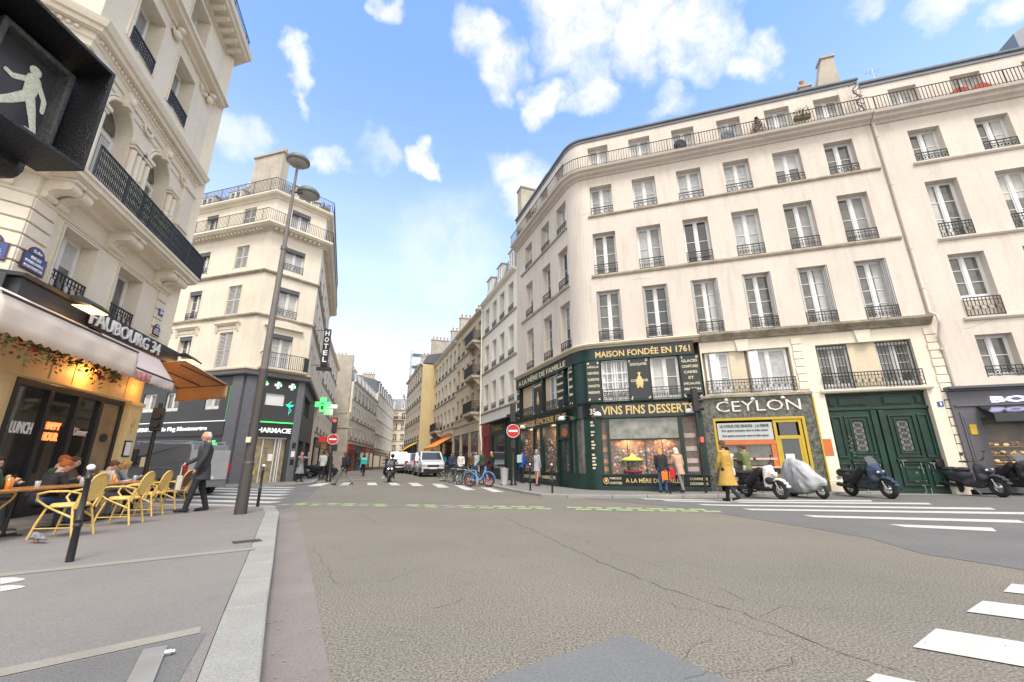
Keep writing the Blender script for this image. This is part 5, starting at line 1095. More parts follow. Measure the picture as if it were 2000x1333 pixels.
for F, xs in ((FP1, (-9.6, -7.2, -4.6)), (FP2, (-1.4,)), (FP3, (2, 6, 10))):
    for x in xs:
        q = MB(); q.box(x-.62, x+.62, .75, 2.2, 18.16, 19.75); q.box(x-.72, x+.72, .68, 2.2, 19.75, 19.85); part(CB, 'dormer', q, 'frameS', M=F); window(CB, F, x, 18.3, 1.0, 1.35, 2, y=.66, pane='glassD')
q = MB(); q.box(-4.1, -1.5, 1.2, 1.8, 19.4, 22.7); q.box(-4.2, -1.4, 1.1, 1.9, 22.7, 22.85); ch = part(CB, 'chimney', q, 'chim', M=FP1)
for i in range(9): q = MB(); q.lathe([(.09,0),(.11,.05),(.085,.1),(.10,.34),(.07,.36)], 8, (-3.9+i*.28, 1.5, 22.85)); part(ch, 'chimney_pot', q, 'pot', local=Matrix.Identity(4))
chimney(CB, FP1, -6.3, 3.0, 19.6, 1.2, .6, 1.5, 3); chimney(CB, FP1, -9, 3.4, 19.6, 1.0, .6, 1.5, 3); q = MB(); q.cone((-4.2, 1.5, 20), (-4.2, 1.5, 21.6), .015, n=5); q.sph((-4.35, 1.3, 20.6), (.3, .1, .3), 12, 8); part(CB, 'satellite_dish', q, 'steel', M=FP1)
# shop
CH_ = thing('chemist_shop_front', 'two storey anthracite chemist shop front with white lit lettering and green neon lines', 'shop front', M=FP2 @ Matrix.Translation((-1.6, 0, .1)))
dW = [(-9.7, -8.6, 4.2, 5.3), (-7.6, -6.5, 4.2, 5.3), (-5.7, -4.6, 4.2, 5.3), (-2.6, -1.5, 4.2, 5.3)]
part(CH_, 'panels', wall_mb(WX0, -.75, .1, 6.1, dW, depth=.1, thick=.1, y=-.1), 'greyd', M=FP1)
for a, b, c, d in dW: window(CH_, FP1, (a+b)/2, c, b-a, d-c, 1, y=-.02, pane='glassD')
part(CH_, 'tiled_pier', MB().box(-.75, .0, -.14, 0, .1, 6.1), 'greyt', M=FP1); part(CH_, 'tiled_pier', MB().box(CX0, CX0+.55, -.14, 0, .1, 6.1), 'greyt', M=FP2); part(CH_, 'tiled_pier', MB().box(-.42, 0, -.14, 0, .1, 6.1), 'greyt', M=FP2)
part(CH_, 'panels', wall_mb(CX0+.55, -.42, .1, 6.1, [(-2.5, -.6, .1, 2.68), (-2.12, -1.08, 4.5, 5.2)], depth=.2, thick=.1, y=-.08), 'greyd', M=FP2)
q = MB(); q.box(-2.12, -1.08, .0, .03, 4.5, 5.2); part(CH_, 'white_screen', q, 'frame', M=FP2)
part(CH_, 'panels', wall_mb(0, 9.5, .1, 6.1, [(.4, 3.2, .5, 2.6), (.5, 4.4, 4.2, 5.4), (5.0, 9, .3, 2.7)], depth=.15, thick=.1, y=-.08), 'greyd', M=FP3)
q = MB(); q.box(.4, 9, .1, .14, .3, 5.4); part(CH_, 'glazing', q, 'glassD', M=FP3)
path_ledge(CH_, [P(FP1, WX0), P(FP1, 0), P(FP2, 0), P(FP3, 9.5)], [(-.02, 6.08), (.30, 6.08), (.34, 6.14), (.34, 6.30), (-.02, 6.33)], 'greyp', 'fascia_capping')
for F, x0, x1 in ((FP1, -12, -.78), (FP2, CX0+.56, -.43)):
    q = MB(); q.box(x0, x1, -.16, -.08, 2.72, 3.46); part(CH_, 'sign_band', q, 'blackm', M=F); q = MB(); q.box(x0, x1, -.17, -.14, 3.50, 3.54); part(CH_, 'neon_line', q, 'neong' if F is FP2 else 'neonw', M=F)
q = MB(); q.box(-.85, -.83, -.125, -.10, 3.5, 5.5); part(CH_, 'neon_line', q, mat('faint green line', (.10, .5, .16), .5, emis=.15), M=FP1)
text(CH_, 'PHARMACIE du Fbg Montmartre', FP1, -8.05, -1.95, 2.96, 3.26, 'neonw', y=-.19, name='shop_name', depth=2); text(CH_, 'PHARMACIE', FP2, -2.5, -.5, 2.92, 3.2, 'neonw', y=-.19, name='shop_name', depth=2)
def cross(F, x, z, r_, m, y=-.12, nm='cross_emblem'):
    q = MB(); t = r_*.36; q.box(x-t, x+t, y, y+.03, z-r_, z+r_); q.box(x-r_, x-t, y, y+.03, z-t, z+t); q.box(x+t, x+r_, y, y+.03, z-t, z+t); return part(CH_, nm, q, m, M=F)
for x in (-2.3, -1.55, -.75): cross(FP2, x, 5.7, .2, 'neonw'); q = MB(); q.prismy([(x-.02, 5.55), (x+.05, 5.55), (x+.14, 5.85), (x+.07, 5.85)], -.14, -.125); part(CH_, 'leaf_emblem', q, 'neong', M=FP2)
q = MB(); q.tube([(-.75, -.12, 4.0), (-.75, -.12, 4.75)], .015, 5); q.tube([(-.75+.12*math.sin(t*.9), -.13, 4.1+t*.09) for t in range(9)], .02, 5); q.prismy([(-1.0, 4.62), (-.5, 4.62), (-.62, 4.48), (-.88, 4.48)], -.13, -.12); part(CH_, 'caduceus_emblem', q, mat('teal neon', (.03, .55, .40), .4, emis=.5), M=FP2)
cross(FP1, -1.35, 2.2, .26, 'neong', y=-.14); q = MB(); q.box(-3.9, -1.75, -.13, -.11, 2.32, 2.42); part(CH_, 'green_led_text', q, mat('dim green led', (.02, .22, .06), .5, emis=.25), M=FP1)
q = MB(); q.box(-2.5, -.6, .14, .4, .1, 2.7); part(CH_, 'chemist_interior', q, mat('yellowish shelves', (.30, .24, .08), .7, var=.6, vs=4, col2=(.50, .36, .12)), M=FP2)
q = MB(); q.box(-2.5, -.62, .04, .05, .15, 2.66); part(CH_, 'sliding_door', q, MATS['clear shop glass'], M=FP2); q = MB()
for x in (-2.48, -1.85, -1.2, -1.02, -.9): q.box(x-.025, x+.025, .0, .06, .1, 2.66)
q.box(-2.5, -.6, .0, .06, .1, .16); q.box(-2.5, -.6, .0, .08, 2.6, 2.68); part(CH_, 'door_frame', q, 'frame', M=FP2)
q = MB(); q.box(-1.5, -1.25, .0, .01, 1.35, 1.75); part(CH_, 'notice', q, 'whitel', M=FP2); q = MB(); q.cone((-2.25, -.01, .75), (-2.25, 0, .75), .17, n=18); part(CH_, 'round_sticker', q, mat('yellow sticker', (.75, .75, .03), .5), M=FP2)
for i, z in enumerate((2.25, 1.75, 1.3)): q = MB(); q.box(-.3, -.1, -.155, -.14, z-.16, z+.16); part(CH_, 'small_sign', q, 'blackm' if i != 1 else 'whitel', M=FP2)
hs = thing('hotel_sign', 'vertical black hotel sign with white letters projecting over the street', 'sign', M=fr(-12.95, 28.2, 75) @ Matrix.Translation((0, 0, 7.6)))
q = MB(); q.box(-.22, .22, -.1, .1, 0, 2.7); part(hs, 'sign_box', q, 'blackm', local=Matrix.Identity(4), bevel=.02)
for i, c in enumerate('HOTEL'): text(hs, c, wm(hs), -.14, .14, 2.2-i*.47, 2.56-i*.47, 'whitel', y=-.12)
q = MB(); q.cone((-.22, 0, 2.6), (-1.2, .2, 2.6), .02, n=5); q.cone((-.22, 0, .1), (-1.2, .2, .1), .02, n=5); part(hs, 'bracket', q, 'iron', local=Matrix.Identity(4)); q = MB(); q.box(-.45, .5, -.12, .12, -.26, -.04); part(hs, 'lower_board', q, 'iron', local=Matrix.Identity(4))
gc = thing('green_cross_sign', 'glowing green chemist cross projecting from the corner of the grey shop', 'sign', M=fr(-12.15, 27, 80) @ Matrix.Translation((0, 0, 4.85)))
q = MB(); q.box(-.15, .15, -.09, .09, -.45, .45); q.box(-.45, -.15, -.09, .09, -.15, .15); q.box(.15, .45, -.09, .09, -.15, .15); part(gc, 'cross', q, 'neong', local=Matrix.Identity(4)); q = MB(); q.sph((0, -.11, -.2), (.1, .02, .16), 8, 6); q.box(-.12, .12, -.11, -.09, .02, .1); part(gc, 'mortar_emblem', q, mat('dark green glass', (.01, .15, .03), .4), local=Matrix.Identity(4)); q = MB(); q.cone((-.4, 0, 0), (-1.3, .2, .2), .03, n=6); part(gc, 'bracket', q, 'iron', local=Matrix.Identity(4))
q = MB(); q.box(-.3, .0, -.13, -.115, 3.75, 3.98); sp = solo('dark_street_plate', q, 'blackm', 'tiny dark street plate on the chemist side panel left of the lamp post', 'street sign', M=FP1 @ Matrix.Translation((-.5, 0, 0)))
# ================================================================= the rows of houses down the street
def house(label, F, x0, x1, eave, storeys, cols, wmat='stone', roof='zinc', mans=0.0, depth=9, shop=3.6, shopm=None, ww=.95, hh=.62, rail='ring', ledges=True, shutters=False, name='town_house', z0=.2, y0=0.0, pane=None, dorm=0, chim=((.5, 2.0),), balc=(), blankend=None, wdepth=.22, wins=None):
    B = thing(name, label, 'building', M=F @ Matrix.Translation(((x0+x1)/2, y0, z0)), group='houses lining the narrow street')
    F = F @ Matrix.Translation((0, y0, 0)); W_ = x1-x0; sh = (eave-shop)/storeys; cs = [x0+W_*(i+.5)/cols for i in range(cols)] if wins is None else wins; ops = []; zs = []
    for s_ in range(storeys):
        a = shop + .45 + s_*sh; b = shop + s_*sh + .45 + sh*hh; zs.append((a, b))
        for c in cs: ops.append((c-ww/2, c+ww/2, a, b))
    part(B, 'wall', wall_mb(x0, x1, z0, eave, ops, depth=wdepth), wmat, M=F)
    for i_, (a, b) in enumerate(zs):
        for c in cs:
            window(B, F, c, a, ww, b-a, 2, y=wdepth, rail=rail, rh=.42, pane=pane, shutters=False)
            if shutters:
                for sg in (-1, 1): part(B, 'shutter', louv_mesh(.42, b-a), M=F @ Matrix.Translation((c + (ww/2+.01 if sg > 0 else -ww/2-.43), -.05, a)))
        if ledges: part(B, 'window_ledge', ledge_mb(x0, x1, shop+s_*0+i_*sh+.25, .1, .13), 'ledge', M=F)
    part(B, 'core', MB().box(x0, x1, .46, depth, z0, eave-.02), wmat if blankend is None else blankend, M=F)
    q = MB(); q.prismx([(.0, eave-.1), (-.1, eave-.06), (-.25, eave+.02), (-.32, eave+.14), (.0, eave+.16)], x0, x1); part(B, 'cornice', q, wmat, M=F)
    q = MB()
    if mans: q.prismx([(.05, eave+.12), (.55, eave+mans), (depth*.5, eave+mans+.9), (depth, eave+mans), (depth, eave+.12)], x0, x1)
    else: q.prismx([(-.1, eave+.16), (depth*.5, eave+2.0), (depth, eave+.16)], x0, x1)
    rf = part(B, 'roof', q, roof, M=F)
    for i in range(dorm):
        c = x0+W_*(i+.5)/dorm; q = MB(); q.box(c-.55, c+.55, .15, 1.4, eave+.2, eave+mans-.15); q.prismx([(.05, eave+mans-.15), (.05, eave+mans-.08), (1.4, eave+mans+.02), (1.4, eave+mans-.15)], c-.62, c+.62); d_ = part(B, 'dormer', q, 'frameS' if roof == 'zinc' else 'slate', M=F)
        window(B, F, c, eave+.35, .8, mans-.65, 2, y=.08, pane='glassD')
    for fx, h_ in chim: chimney(B, F, x0+W_*fx, 2.6, eave+mans*.5, .7, 2.6, h_+mans*.5, 0) if False else chimney(B, F @ Matrix.Translation((x0+W_*fx, 2.6, 0)) @ Matrix.Rotation(PI/2, 4, 'Z'), 0, 0, eave+mans*.4, 2.4, .5, h_+mans*.6, 5)
    for (bx0, bx1, s_) in balc:
        z = zs[s_][0]-.05; q = MB(); q.box(bx0, bx1, -.75, 0, z-.2, z); q.prismx([(0, z-.75), (-.1, z-.75), (-.65, z-.25), (-.65, z-.2), (0, z-.2)], bx0+.1, bx0+.3); q.prismx([(0, z-.75), (-.1, z-.75), (-.65, z-.25), (-.65, z-.2), (0, z-.2)], bx1-.3, bx1-.1); part(B, 'balcony', q, 'ledge', M=F)
        part(B, 'balcony_railing', rail_mesh(bx1-bx0, .85, 'dense'), M=F @ Matrix.Translation(((bx0+bx1)/2, -.73, z))); part(B, 'balcony_railing', rail_mesh(.73, .85, 'dense'), M=F @ Matrix.Translation((bx1, -.37, z)) @ Matrix.Rotation(PI/2, 4, 'Z')); part(B, 'balcony_railing', rail_mesh(.73, .85, 'dense'), M=F @ Matrix.Translation((bx0, -.37, z)) @ Matrix.Rotation(PI/2, 4, 'Z'))
    if shopm:
        n = len(shopm); 
        for i, (m1, m2) in enumerate(shopm):
            a, b = x0+W_*i/n+.08, x0+W_*(i+1)/n-.08
            q = MB(); q.box(a, b, -.16, 0, shop-1.0, shop-.35); q.box(a, a+.22, -.12, 0, z0, shop-1.0); q.box(b-.22, b, -.12, 0, z0, shop-1.0); q.prismx([(0, shop-.35), (-.25, shop-.3), (-.28, shop-.2), (0, shop-.2)], a, b); q.box(a+.22, b-.22, -.08, 0, z0, z0+.5); sf = part(B, 'shop_front', q, m1, M=F)
            q = MB(); q.box(a+.22, b-.22, -.05, -.02, z0+.5, shop-1.0); part(sf, 'shop_window', q, m2, local=wm(sf).inverted() @ F)
    return B
M_['shopblue'] = mat('dusty blue shop paint', (.10, .14, .17), .5)
# right side
B3 = house('white limewashed house with zinc mansard beside the confectioner building', FS, -14.6, -6.98, 13.45, 3, 4, 'white', mans=2.1, shop=4.4, dorm=3, chim=((.35, 1.0), (.9, .3)), pane='glassD', wins=[-13.4, -11.6, -9.87, -8.08], ww=1.0, hh=.66, wdepth=.34)
q = MB(); q.box(-8.6, -7.0, -.14, 0, .2, 4.1); q.box(-11.8, -8.7, -.14, 0, .2, .9); q.box(-11.8, -8.7, -.16, 0, 3.0, 3.9); q.box(-11.8, -11.5, -.14, 0, .9, 3.0); q.box(-8.95, -8.7, -.14, 0, .9, 3.0); part(B3, 'shop_front', q, 'dkgreen', M=FS)
q = MB(); q.box(-11.5, -8.95, -.06, -.02, .9, 3.0); part(B3, 'shop_window', q, 'glass', M=FS); text(B3, 'TABAC', FS, -11.4, -9.2, 3.25, 3.6, 'gold', y=-.18)
q = MB(); q.prismx([(0, 3.95), (-.9, 3.75), (-.9, 3.68), (0, 3.86)], -11.9, -7.0); part(B3, 'canopy', q, 'blackm', M=FS)
q = MB(); q.box(-13.9, -11.9, -.14, 0, 3.0, 3.9); q.box(-13.9, -13.4, -.12, 0, .2, 3.0); q.box(-13.2, -12.1, -.06, 0, .2, 3.0); q.box(-13.1, -12.2, -.09, -.06, .4, 1.6); q.box(-13.1, -12.2, -.09, -.06, 1.8, 2.8); part(B3, 'red_door', q, 'redd', M=FS)
q = MB(); q.tube([(-14.5, -.1, z) for z in (13.2, 8, 4.4)] + [(-14.4, -.12, 3.4), (-14.0, -.12, 2.6), (-14.0, -.1, .3)], .07, 6); part(B3, 'downpipe', q, 'white', M=FS)
house('old ochre stone house with stacked iron balconies and carved ground floor', FS, -23.5, -14.62, 13.2, 3, 5, 'stoneO', mans=1.2, shop=4.6, chim=((.2, 1.5), (.75, 1.8)), balc=((-17.6, -14.9, 0), (-17.4, -14.9, 1), (-17.4, -14.9, 2)), shopm=(('stoneO', 'glassD'), ('stoneO', 'glass'), ('stoneO', 'glassD')), pane='glassD')
house('yellowed stone house with a small iron balcony above the orange awning', FS, -35, -23.52, 12.9, 3, 6, 'cream2', mans=1.6, roof='slate', shop=4.2, chim=((.15, 2.6), (.55, 2.8)), balc=((-33, -29.5, 0),), shopm=(('redd', 'glassD'), ('stoneO', 'glass')), pane='glassC')
house('cream house stepping forward with an ochre gable seen down the right of the street', FS, -50, -35.02, 13.1, 4, 7, 'cream2', mans=1.2, roof='slate', shop=3.6, y0=-1.6, blankend='yellow', chim=((.3, 2.4), (.8, 2.8)), shopm=(('redd', 'glassD'), ('blackm', 'glass'), ('shopblue', 'glassD')), rail='ring')
q = MB(); q.box(-35.0, -34.98, -1.6, 6, .2, 13.0); solo('ochre_gable', q, 'yellow', 'ochre rendered gable wall of the projecting cream house', 'wall', M=FS)
FR = fr(*P(FS, -50.5, -1.0), 166); house('distant pale house beyond the scaffolding at the right', FR, -30, 0, 14.5, 4, 9, 'stoneY', mans=2, shop=3.6, chim=((.2, 2), (.6, 2), (.9, 2)), shopm=(('blackm', 'glassD'),)*4, rail=None)
# left side
house('narrow pale house squeezed between the chemist building and the long shuttered house', fr(*P(FP3, 15.05, .1), -18.2), 0, 17, 13.4, 4, 5, 'stone', mans=1.6, shop=3.8, chim=((.1, 2.2), (.8, 1.6)), shopm=(('blackm', 'glassD'), ('mustard', 'glass'), ('redd', 'glassD')), pane='glassD')
FL4 = fr(-22.7, 59.5, -9); L4 = house('long pale house with grey shutters and a zinc mansard on the left of the street', FL4, 0, 22.5, 12.6, 3, 7, 'stone', mans=1.9, shop=4.1, dorm=7, shutters=True, chim=((.02, 1.8), (.3, 1.2), (.6, 1.2)), shopm=(('red', 'glassD'), ('shopblue', 'glass'), ('redd', 'glassD'), ('red', 'glass'), ('redd', 'glassD')), pane='glassD', blankend='chim')
q = MB(); q.box(-.5, .0, .3, 9, 8.0, 16.4); q.prismx([(.0, 8.2), (9, 8.2), (9, .2), (0, .2)], -.45, 0); q.prismx([(-.6, 6.0), (9, 9.2), (9, 6)], -.55, -.5) ; part(L4, 'party_wall', q, 'chim', M=FL4)
FL5 = fr(*P(FL4, 22.6), -9.5); house('pale house with slate mansard and dormers far down on the left', FL5, 0, 30, 14.6, 4, 9, 'stone', roof='slate', mans=2.6, shop=3.8, dorm=9, chim=((.1, 1.6), (.45, 1.6), (.8, 1.6)), shopm=(('redd', 'glassD'), ('blackm', 'glass'), ('mustard', 'glassD')), rail=None, pane='glassD')
FD = fr(-35.5, 112, 84); house('yellowish house with mansard closing the far end of the street', FD, 0, 7.5, 14.9, 4, 4, 'cream2', mans=2.8, shop=3.8, dorm=3, chim=((.3, 1.4), (.8, 1.4)), rail='ring', balc=((1, 7, 3),), pane='glassD'); house('pale yellow house at the far bend right of the closing house', fr(-28, 112.8, 96), 0, 12, 15.5, 4, 5, 'stone', mans=2.2, shop=3.8, dorm=4, chim=((.5, 1.4),), rail=None, pane='glassD')
# scaffolding tower
sc_ = thing('scaffold_tower', 'tall grey scaffolding tower against the far house on the right', 'scaffolding', M=T(-15.6, 66.5, .25, rad(20)))
for sx_ in (0, 1.6):
    for sy_ in (-1.2, 0, 1.2): q = MB(); q.cone((sx_-.8, sy_, 0), (sx_-.8, sy_, 18.6), .05, n=5); part(sc_, 'standard', q, 'steel', local=Matrix.Identity(4))
for i in range(9):
    z = 2 + i*2.0; q = MB(); q.box(-.8, .8, -1.2, 1.2, z-.04, z); q.cone((-.8, -1.2, z+1), (.8, -1.2, z+1), .03, n=4); q.cone((-.8, 1.2, z+1), (.8, 1.2, z+1), .03, n=4); q.cone((-.8, -1.2, z-1.9), (.8, -1.2, z), .03, n=4); q.cone((-.9, -1.2, z+.5), (-.9, 1.2, z+.5), .03, n=4); part(sc_, 'deck', q, 'steel', local=Matrix.Identity(4))
# shop awnings far down the right
for x0, x1, c_, lb in ((-30.5, -24.0, 'orange', 'orange shop awning sloping out over the right pavement'), (-38.5, -35.5, 'mustard', 'yellow orange awning just beyond the orange one')):
    q = MB(); yo = 0 if x1 > -31 else -1.6; q.prismx([(yo-.1, 3.7), (yo-1.7, 2.75), (yo-1.7, 2.5), (yo-1.66, 2.5), (yo-1.66, 2.72), (yo-.1, 3.62)], x0, x1); a_ = thing('shop_awning', lb, 'awning', M=FS @ Matrix.Translation((x0, yo, 2.5))); part(a_, 'canvas', q, mat('lit ' + c_ + ' canvas', (.80, .26, .03) if c_ == 'orange' else (.85, .45, .04), .7), M=FS)
    q = MB(); q.cone((x0+.3, yo-.1, 3.0), (x0+.3, yo-1.6, 2.7), .02, n=5); q.cone((x1-.3, yo-.1, 3.0), (x1-.3, yo-1.6, 2.7), .02, n=5); part(a_, 'arm', q, 'blackm', M=FS)
# ================================================================= people
SK = mat('skin', (.52, .30, .21), .55, var=.06, vs=12); M_['skin'] = SK
def col(name, c, **k): M_[name] = mat(name, c, k.pop('rough', .85), **k); return name
for n_, c_ in dict(c_black=(.018,.018,.022), c_char=(.04,.042,.05), c_navy=(.03,.05,.10), c_blue=(.02,.09,.42), c_jean=(.045,.10,.22), c_greyj=(.16,.165,.17), c_white=(.62,.60,.57), c_yellow=(.44,.27,.06), c_beige=(.48,.31,.22), c_olive=(.14,.17,.07), c_cream=(.55,.50,.44), c_lgrey=(.38,.41,.44), c_red=(.45,.02,.03), c_teal=(.02,.42,.40), c_brown=(.11,.055,.03), c_dgreen=(.04,.07,.045), c_mint=(.45,.62,.58), c_orange=(.85,.20,.03), c_grey=(.22,.23,.25),
    h_white=(.55,.50,.44), h_brown=(.10,.045,.02), h_dark=(.02,.013,.010), h_red=(.33,.085,.02), h_blond=(.50,.29,.09), h_grey=(.3,.28,.26)).items(): col(n_, c_, var=.12, vs=9, bump=.25, bs=18)
def rot_yz(v, a):                        # rotate (y,z) forward by a degrees: positive swings a hanging limb forward
    a = rad(a); x, y, z = v; return Vector((x, y*math.cos(a) - z*math.sin(a), y*math.sin(a) + z*math.cos(a)))
def person(label, x, y, face, z=None, H=1.72, legs=((0, 0), (0, 0)), arms=((5, 8, 15), (5, 8, 15)), lean=0, head=0, sit=False, top='c_char', toplen='hip', trou='c_black', shoe='c_black', hair='h_brown', hstyle='short', vox=.018, bare=False, inner=None, twist=0, group=None, fingers=False, hturn=0, wide=1.0, skirt=None, slim=1.0):
    """legs: (hip swing, knee bend) left/right in degrees; arms: (swing forward, out, elbow bend)"""
    s = H / 1.75
    if z is None: z = gz(x, y) + .10
    r_ = thing('person', label, 'person', loc=(x, y, z), rz=rad(-face), group=group)
    hz_ = .93
    thigh, shin = .43, .42
    J = {}
    def leg(sg, a, kb):
        hip = Vector((sg*.095, 0, 0)); k = hip + rot_yz((sg*.015, 0, -thigh), a); an = k + rot_yz((0, 0, -shin), a-kb); to = an + rot_yz((sg*.03, .17, -.045), (a-kb)*.35); return hip, k, an, to
    Ls = [leg(-1, *legs[0]), leg(1, *legs[1])]
    low = min(l[2].z for l in Ls) - .085; base = Vector((0, 0, (.47 if sit else -low)))
    def tr(v): return rot_yz(v, -lean)        # torso point above the pelvis
    sho = [tr((sg*.185*wide, 0, .50)) for sg in (-1, 1)]
    A = []
    for i, sg in enumerate((-1, 1)):
        a, o_, eb = arms[i]; u = rot_yz((sg*math.sin(rad(o_))*.28, 0, -math.cos(rad(o_))*.28), a-lean); f = rot_yz((-sg*.04, 0, -.25), a-lean+eb); el = sho[i]+u; wr = el+f; hd = wr + f.normalized()*.09; A.append((sho[i], el, wr, hd, f.normalized()))
    neck = tr((0, .0, .55)); hc = neck + rot_yz((0, .02, .16), -lean*.6-head)
    def P_(v): return (base + Vector(v)) * s
    def C(m, p, q, a, b): m.cone(P_(p), P_(q), a*s, b*s, 10); m.sph(P_(p), a*s, 10, 7); m.sph(P_(q), b*s, 10, 7)
    m = MB()
    for h, k, an, to in Ls: C(m, h, k, .078, .052); C(m, k, an, .052, .036); C(m, an - Vector((0, .03, .03)), to, .035, .026)
    C(m, (0,0,0), tr((0,0,.2)), .095, .085); C(m, tr((0,0,.2)), tr((0,0,.42)), .09, .10); C(m, sho[0]*.8+neck*.15*1, sho[1]*.8+neck*.15, .042, .042); C(m, tr((0,0,.45)), neck+Vector((0,0,.06)), .055, .05)
    for sh, el, wr, hd, f in A:
        C(m, sh, el, .046, .038); C(m, el, wr, .037, .026)
        side = Vector((1, 0, 0)); m.T = Matrix.Translation(P_(wr+f*.045)); m.sph((0,0,0), (.036*s, .024*s, .05*s), 8, 6); m.T = Matrix.Identity(4)
        nrm_ = f.cross(side).normalized(); curl = nrm_*-.012
        for j in range(4): o2 = side*((j-1.5)*.019); L_ = (.038, .044, .041, .032)[j]; p0 = wr+f*.075+o2; C(m, p0, p0+f*L_*.6, .0088, .0082); C(m, p0+f*L_*.6, p0+f*L_+nrm_*.018, .0082, .0072)
        sg = 1 if sh.x < 0 else -1; C(m, wr+f*.03+side*sg*.028, wr+f*.065+side*sg*.052, .0105, .009)
    HR = Matrix.Translation(P_(hc)) @ Matrix.Rotation(rad(-hturn), 4, 'Z') @ Matrix.Rotation(rad(-head-lean*.5), 4, 'X'); m.T = HR
    m.sph((0, 0, .01*s), (.074*s, .092*s, .112*s), 14, 10); m.sph((0, .035*s, -.055*s), (.052*s, .052*s, .058*s), 10, 8); m.sph((0, .098*s, -.012*s), (.013*s, .02*s, .022*s), 8, 6); m.sph((0, .083*s, .022*s), (.05*s, .014*s, .012*s), 8, 6)
    m.sph((0, .086*s, -.052*s), (.024*s, .010*s, .010*s), 8, 6)
    for sg in (-1, 1): m.sph((sg*.076*s, -.005*s, -.005*s), (.012*s, .022*s, .032*s), 8, 6)
    m.T = Matrix.Identity(4)
    part(r_, 'body', m, 'skin', local=Matrix.Identity(4), remesh=vox*.75 if fingers else vox, smooth=1)
    m = MB(); m.T = HR
    for sg in (-1, 1): m.sph((sg*.03*s, .086*s, .006*s), (.011*s, .008*s, .007*s), 8, 6)
    if vox < .02: part(r_, 'eyes', m, 'h_dark', local=Matrix.Identity(4))
    # hair
    m = MB(); m.T = HR
    if hstyle != 'none':
        if hstyle == 'balding': m.sph((0, -.03*s, .0), (.083*s, .082*s, .085*s), 12, 8); m.sph((0, -.045*s, .05*s), (.07*s, .06*s, .06*s), 12, 8)
        elif hstyle == 'hat': m.lathe([(.085*s, .03*s), (.105*s, .03*s), (.10*s, .06*s), (.092*s, .13*s), (.05*s, .165*s), (.01, .168*s)], 14); m.sph((0, -.03*s, -.02*s), (.082*s, .075*s, .08*s), 10, 8)
        elif hstyle == 'helmet': m.sph((0, .0, .03*s), (.125*s, .145*s, .135*s), 14, 10)
        elif hstyle == 'hood': m.sph((0, -.035*s, .02*s), (.115*s, .115*s, .135*s), 12, 10); m.sph((0, -.06*s, -.10*s), (.12*s, .09*s, .08*s), 12, 8)
        else:
            m.sph((0, -.022*s, .035*s), (.088*s, .098*s, .102*s), 14, 10); m.sph((0, .045*s, .088*s), (.062*s, .045*s, .034*s), 10, 7)
            if hstyle in ('long', 'bob'):
                L_ = .26 if hstyle == 'long' else .13
                for dx in (-.05, 0, .05): m.cone((dx*s, -.055*s, .03*s), (dx*s*1.25, -.075*s, -L_*s), .055*s, .028*s, 8); m.sph((dx*s, -.05*s, 0), .055*s, 8, 6)
            if hstyle == 'bun': m.sph((0, -.10*s, .09*s), .042*s, 8, 6)
            for k_ in range(16): t = k_*.9; m.sph((.07*s*math.cos(t), -.03*s+.075*s*math.sin(t), (.04+.05*rnd.random())*s), .022*s, 6, 5)
    if len(m.v): part(r_, 'hair' if hstyle not in ('hat', 'helmet') else hstyle, m, hair, local=Matrix.Identity(4), remesh=vox*.8)
    # trousers
    m = MB()
    if not bare:
        for h, k, an, to in Ls: C(m, h, k, .092*slim, .066); C(m, k, an+Vector((0, 0, .015)), .067, .056)
    C(m, (-.05, 0, .02), (.05, 0, .02), .115, .115); C(m, (0,0,.0), tr((0,0,.12)), .125, .12)
    part(r_, 'trousers', m, trou, local=Matrix.Identity(4), remesh=vox, smooth=2)
    # coat / top
    m = MB(); C(m, tr((-.05*wide,-.01,.04)), tr((-.06*wide,-.01,.40)), .115, .125); C(m, tr((.05*wide,-.01,.04)), tr((.06*wide,-.01,.40)), .115, .125); C(m, tr((0,.02,.2)), tr((0,.02,.40)), .125, .125); C(m, sho[0], sho[1], .075, .075); C(m, tr((-.1,0,.47)), tr((.1,0,.47)), .07, .07); C(m, tr((0,-.01,.5)), tr((0,.0,.535)), .065, .06)
    for sh, el, wr, hd, f in A: C(m, sh, el, .066, .054); C(m, el, wr-f*.01, .053, .044)
    if toplen != 'waist':
        bot = {'hip': -.12, 'thigh': -.24, 'knee': -.46, 'calf': -.62}[toplen]
        q0 = P_(tr((0, 0, .12))); q1 = P_((0, (Ls[0][1].y+Ls[1][1].y)*.35*(-bot/.5), bot)); sw = abs(Ls[0][1].y-Ls[1][1].y)*.55*(-bot/.5)
        if not sit: m.cone(q0, q1, .145*s, (.17 + (.06 if bot < -.3 else 0) + sw*.6)*s, 16)
        else: C(m, (0,0,0), (0,.18,.02), .15, .13)
    part(r_, 'coat' if toplen in ('thigh', 'knee', 'calf') else 'top', m, top, local=Matrix.Identity(4), remesh=vox, smooth=1)
    if inner:
        m = MB(); m.T = Matrix.Translation(P_(tr((0, .128, .36)))); m.sph((0, 0, 0), (.05*s, .03*s, .17*s), 10, 8); m.T = Matrix.Identity(4); C(m, tr((0, .02, .5)), tr((0, .03, .56)), .062, .056); part(r_, 'shirt', m, inner, local=Matrix.Identity(4))
    m = MB()
    for h, k, an, to in Ls: C(m, an-Vector((0,.035,.03)), to, .045, .036)
    part(r_, 'shoes', m, shoe, local=Matrix.Identity(4), remesh=vox, smooth=1)
    r_['_h'] = 0; del r_['_h']
    return r_, {'hand': [tuple(P_(a[3])) for a in A], 'back': tuple(P_(tr((0, -.2, .33)))), 'hip': tuple(P_((0, 0, 0))), 'head': tuple(P_(hc)), 's': s}
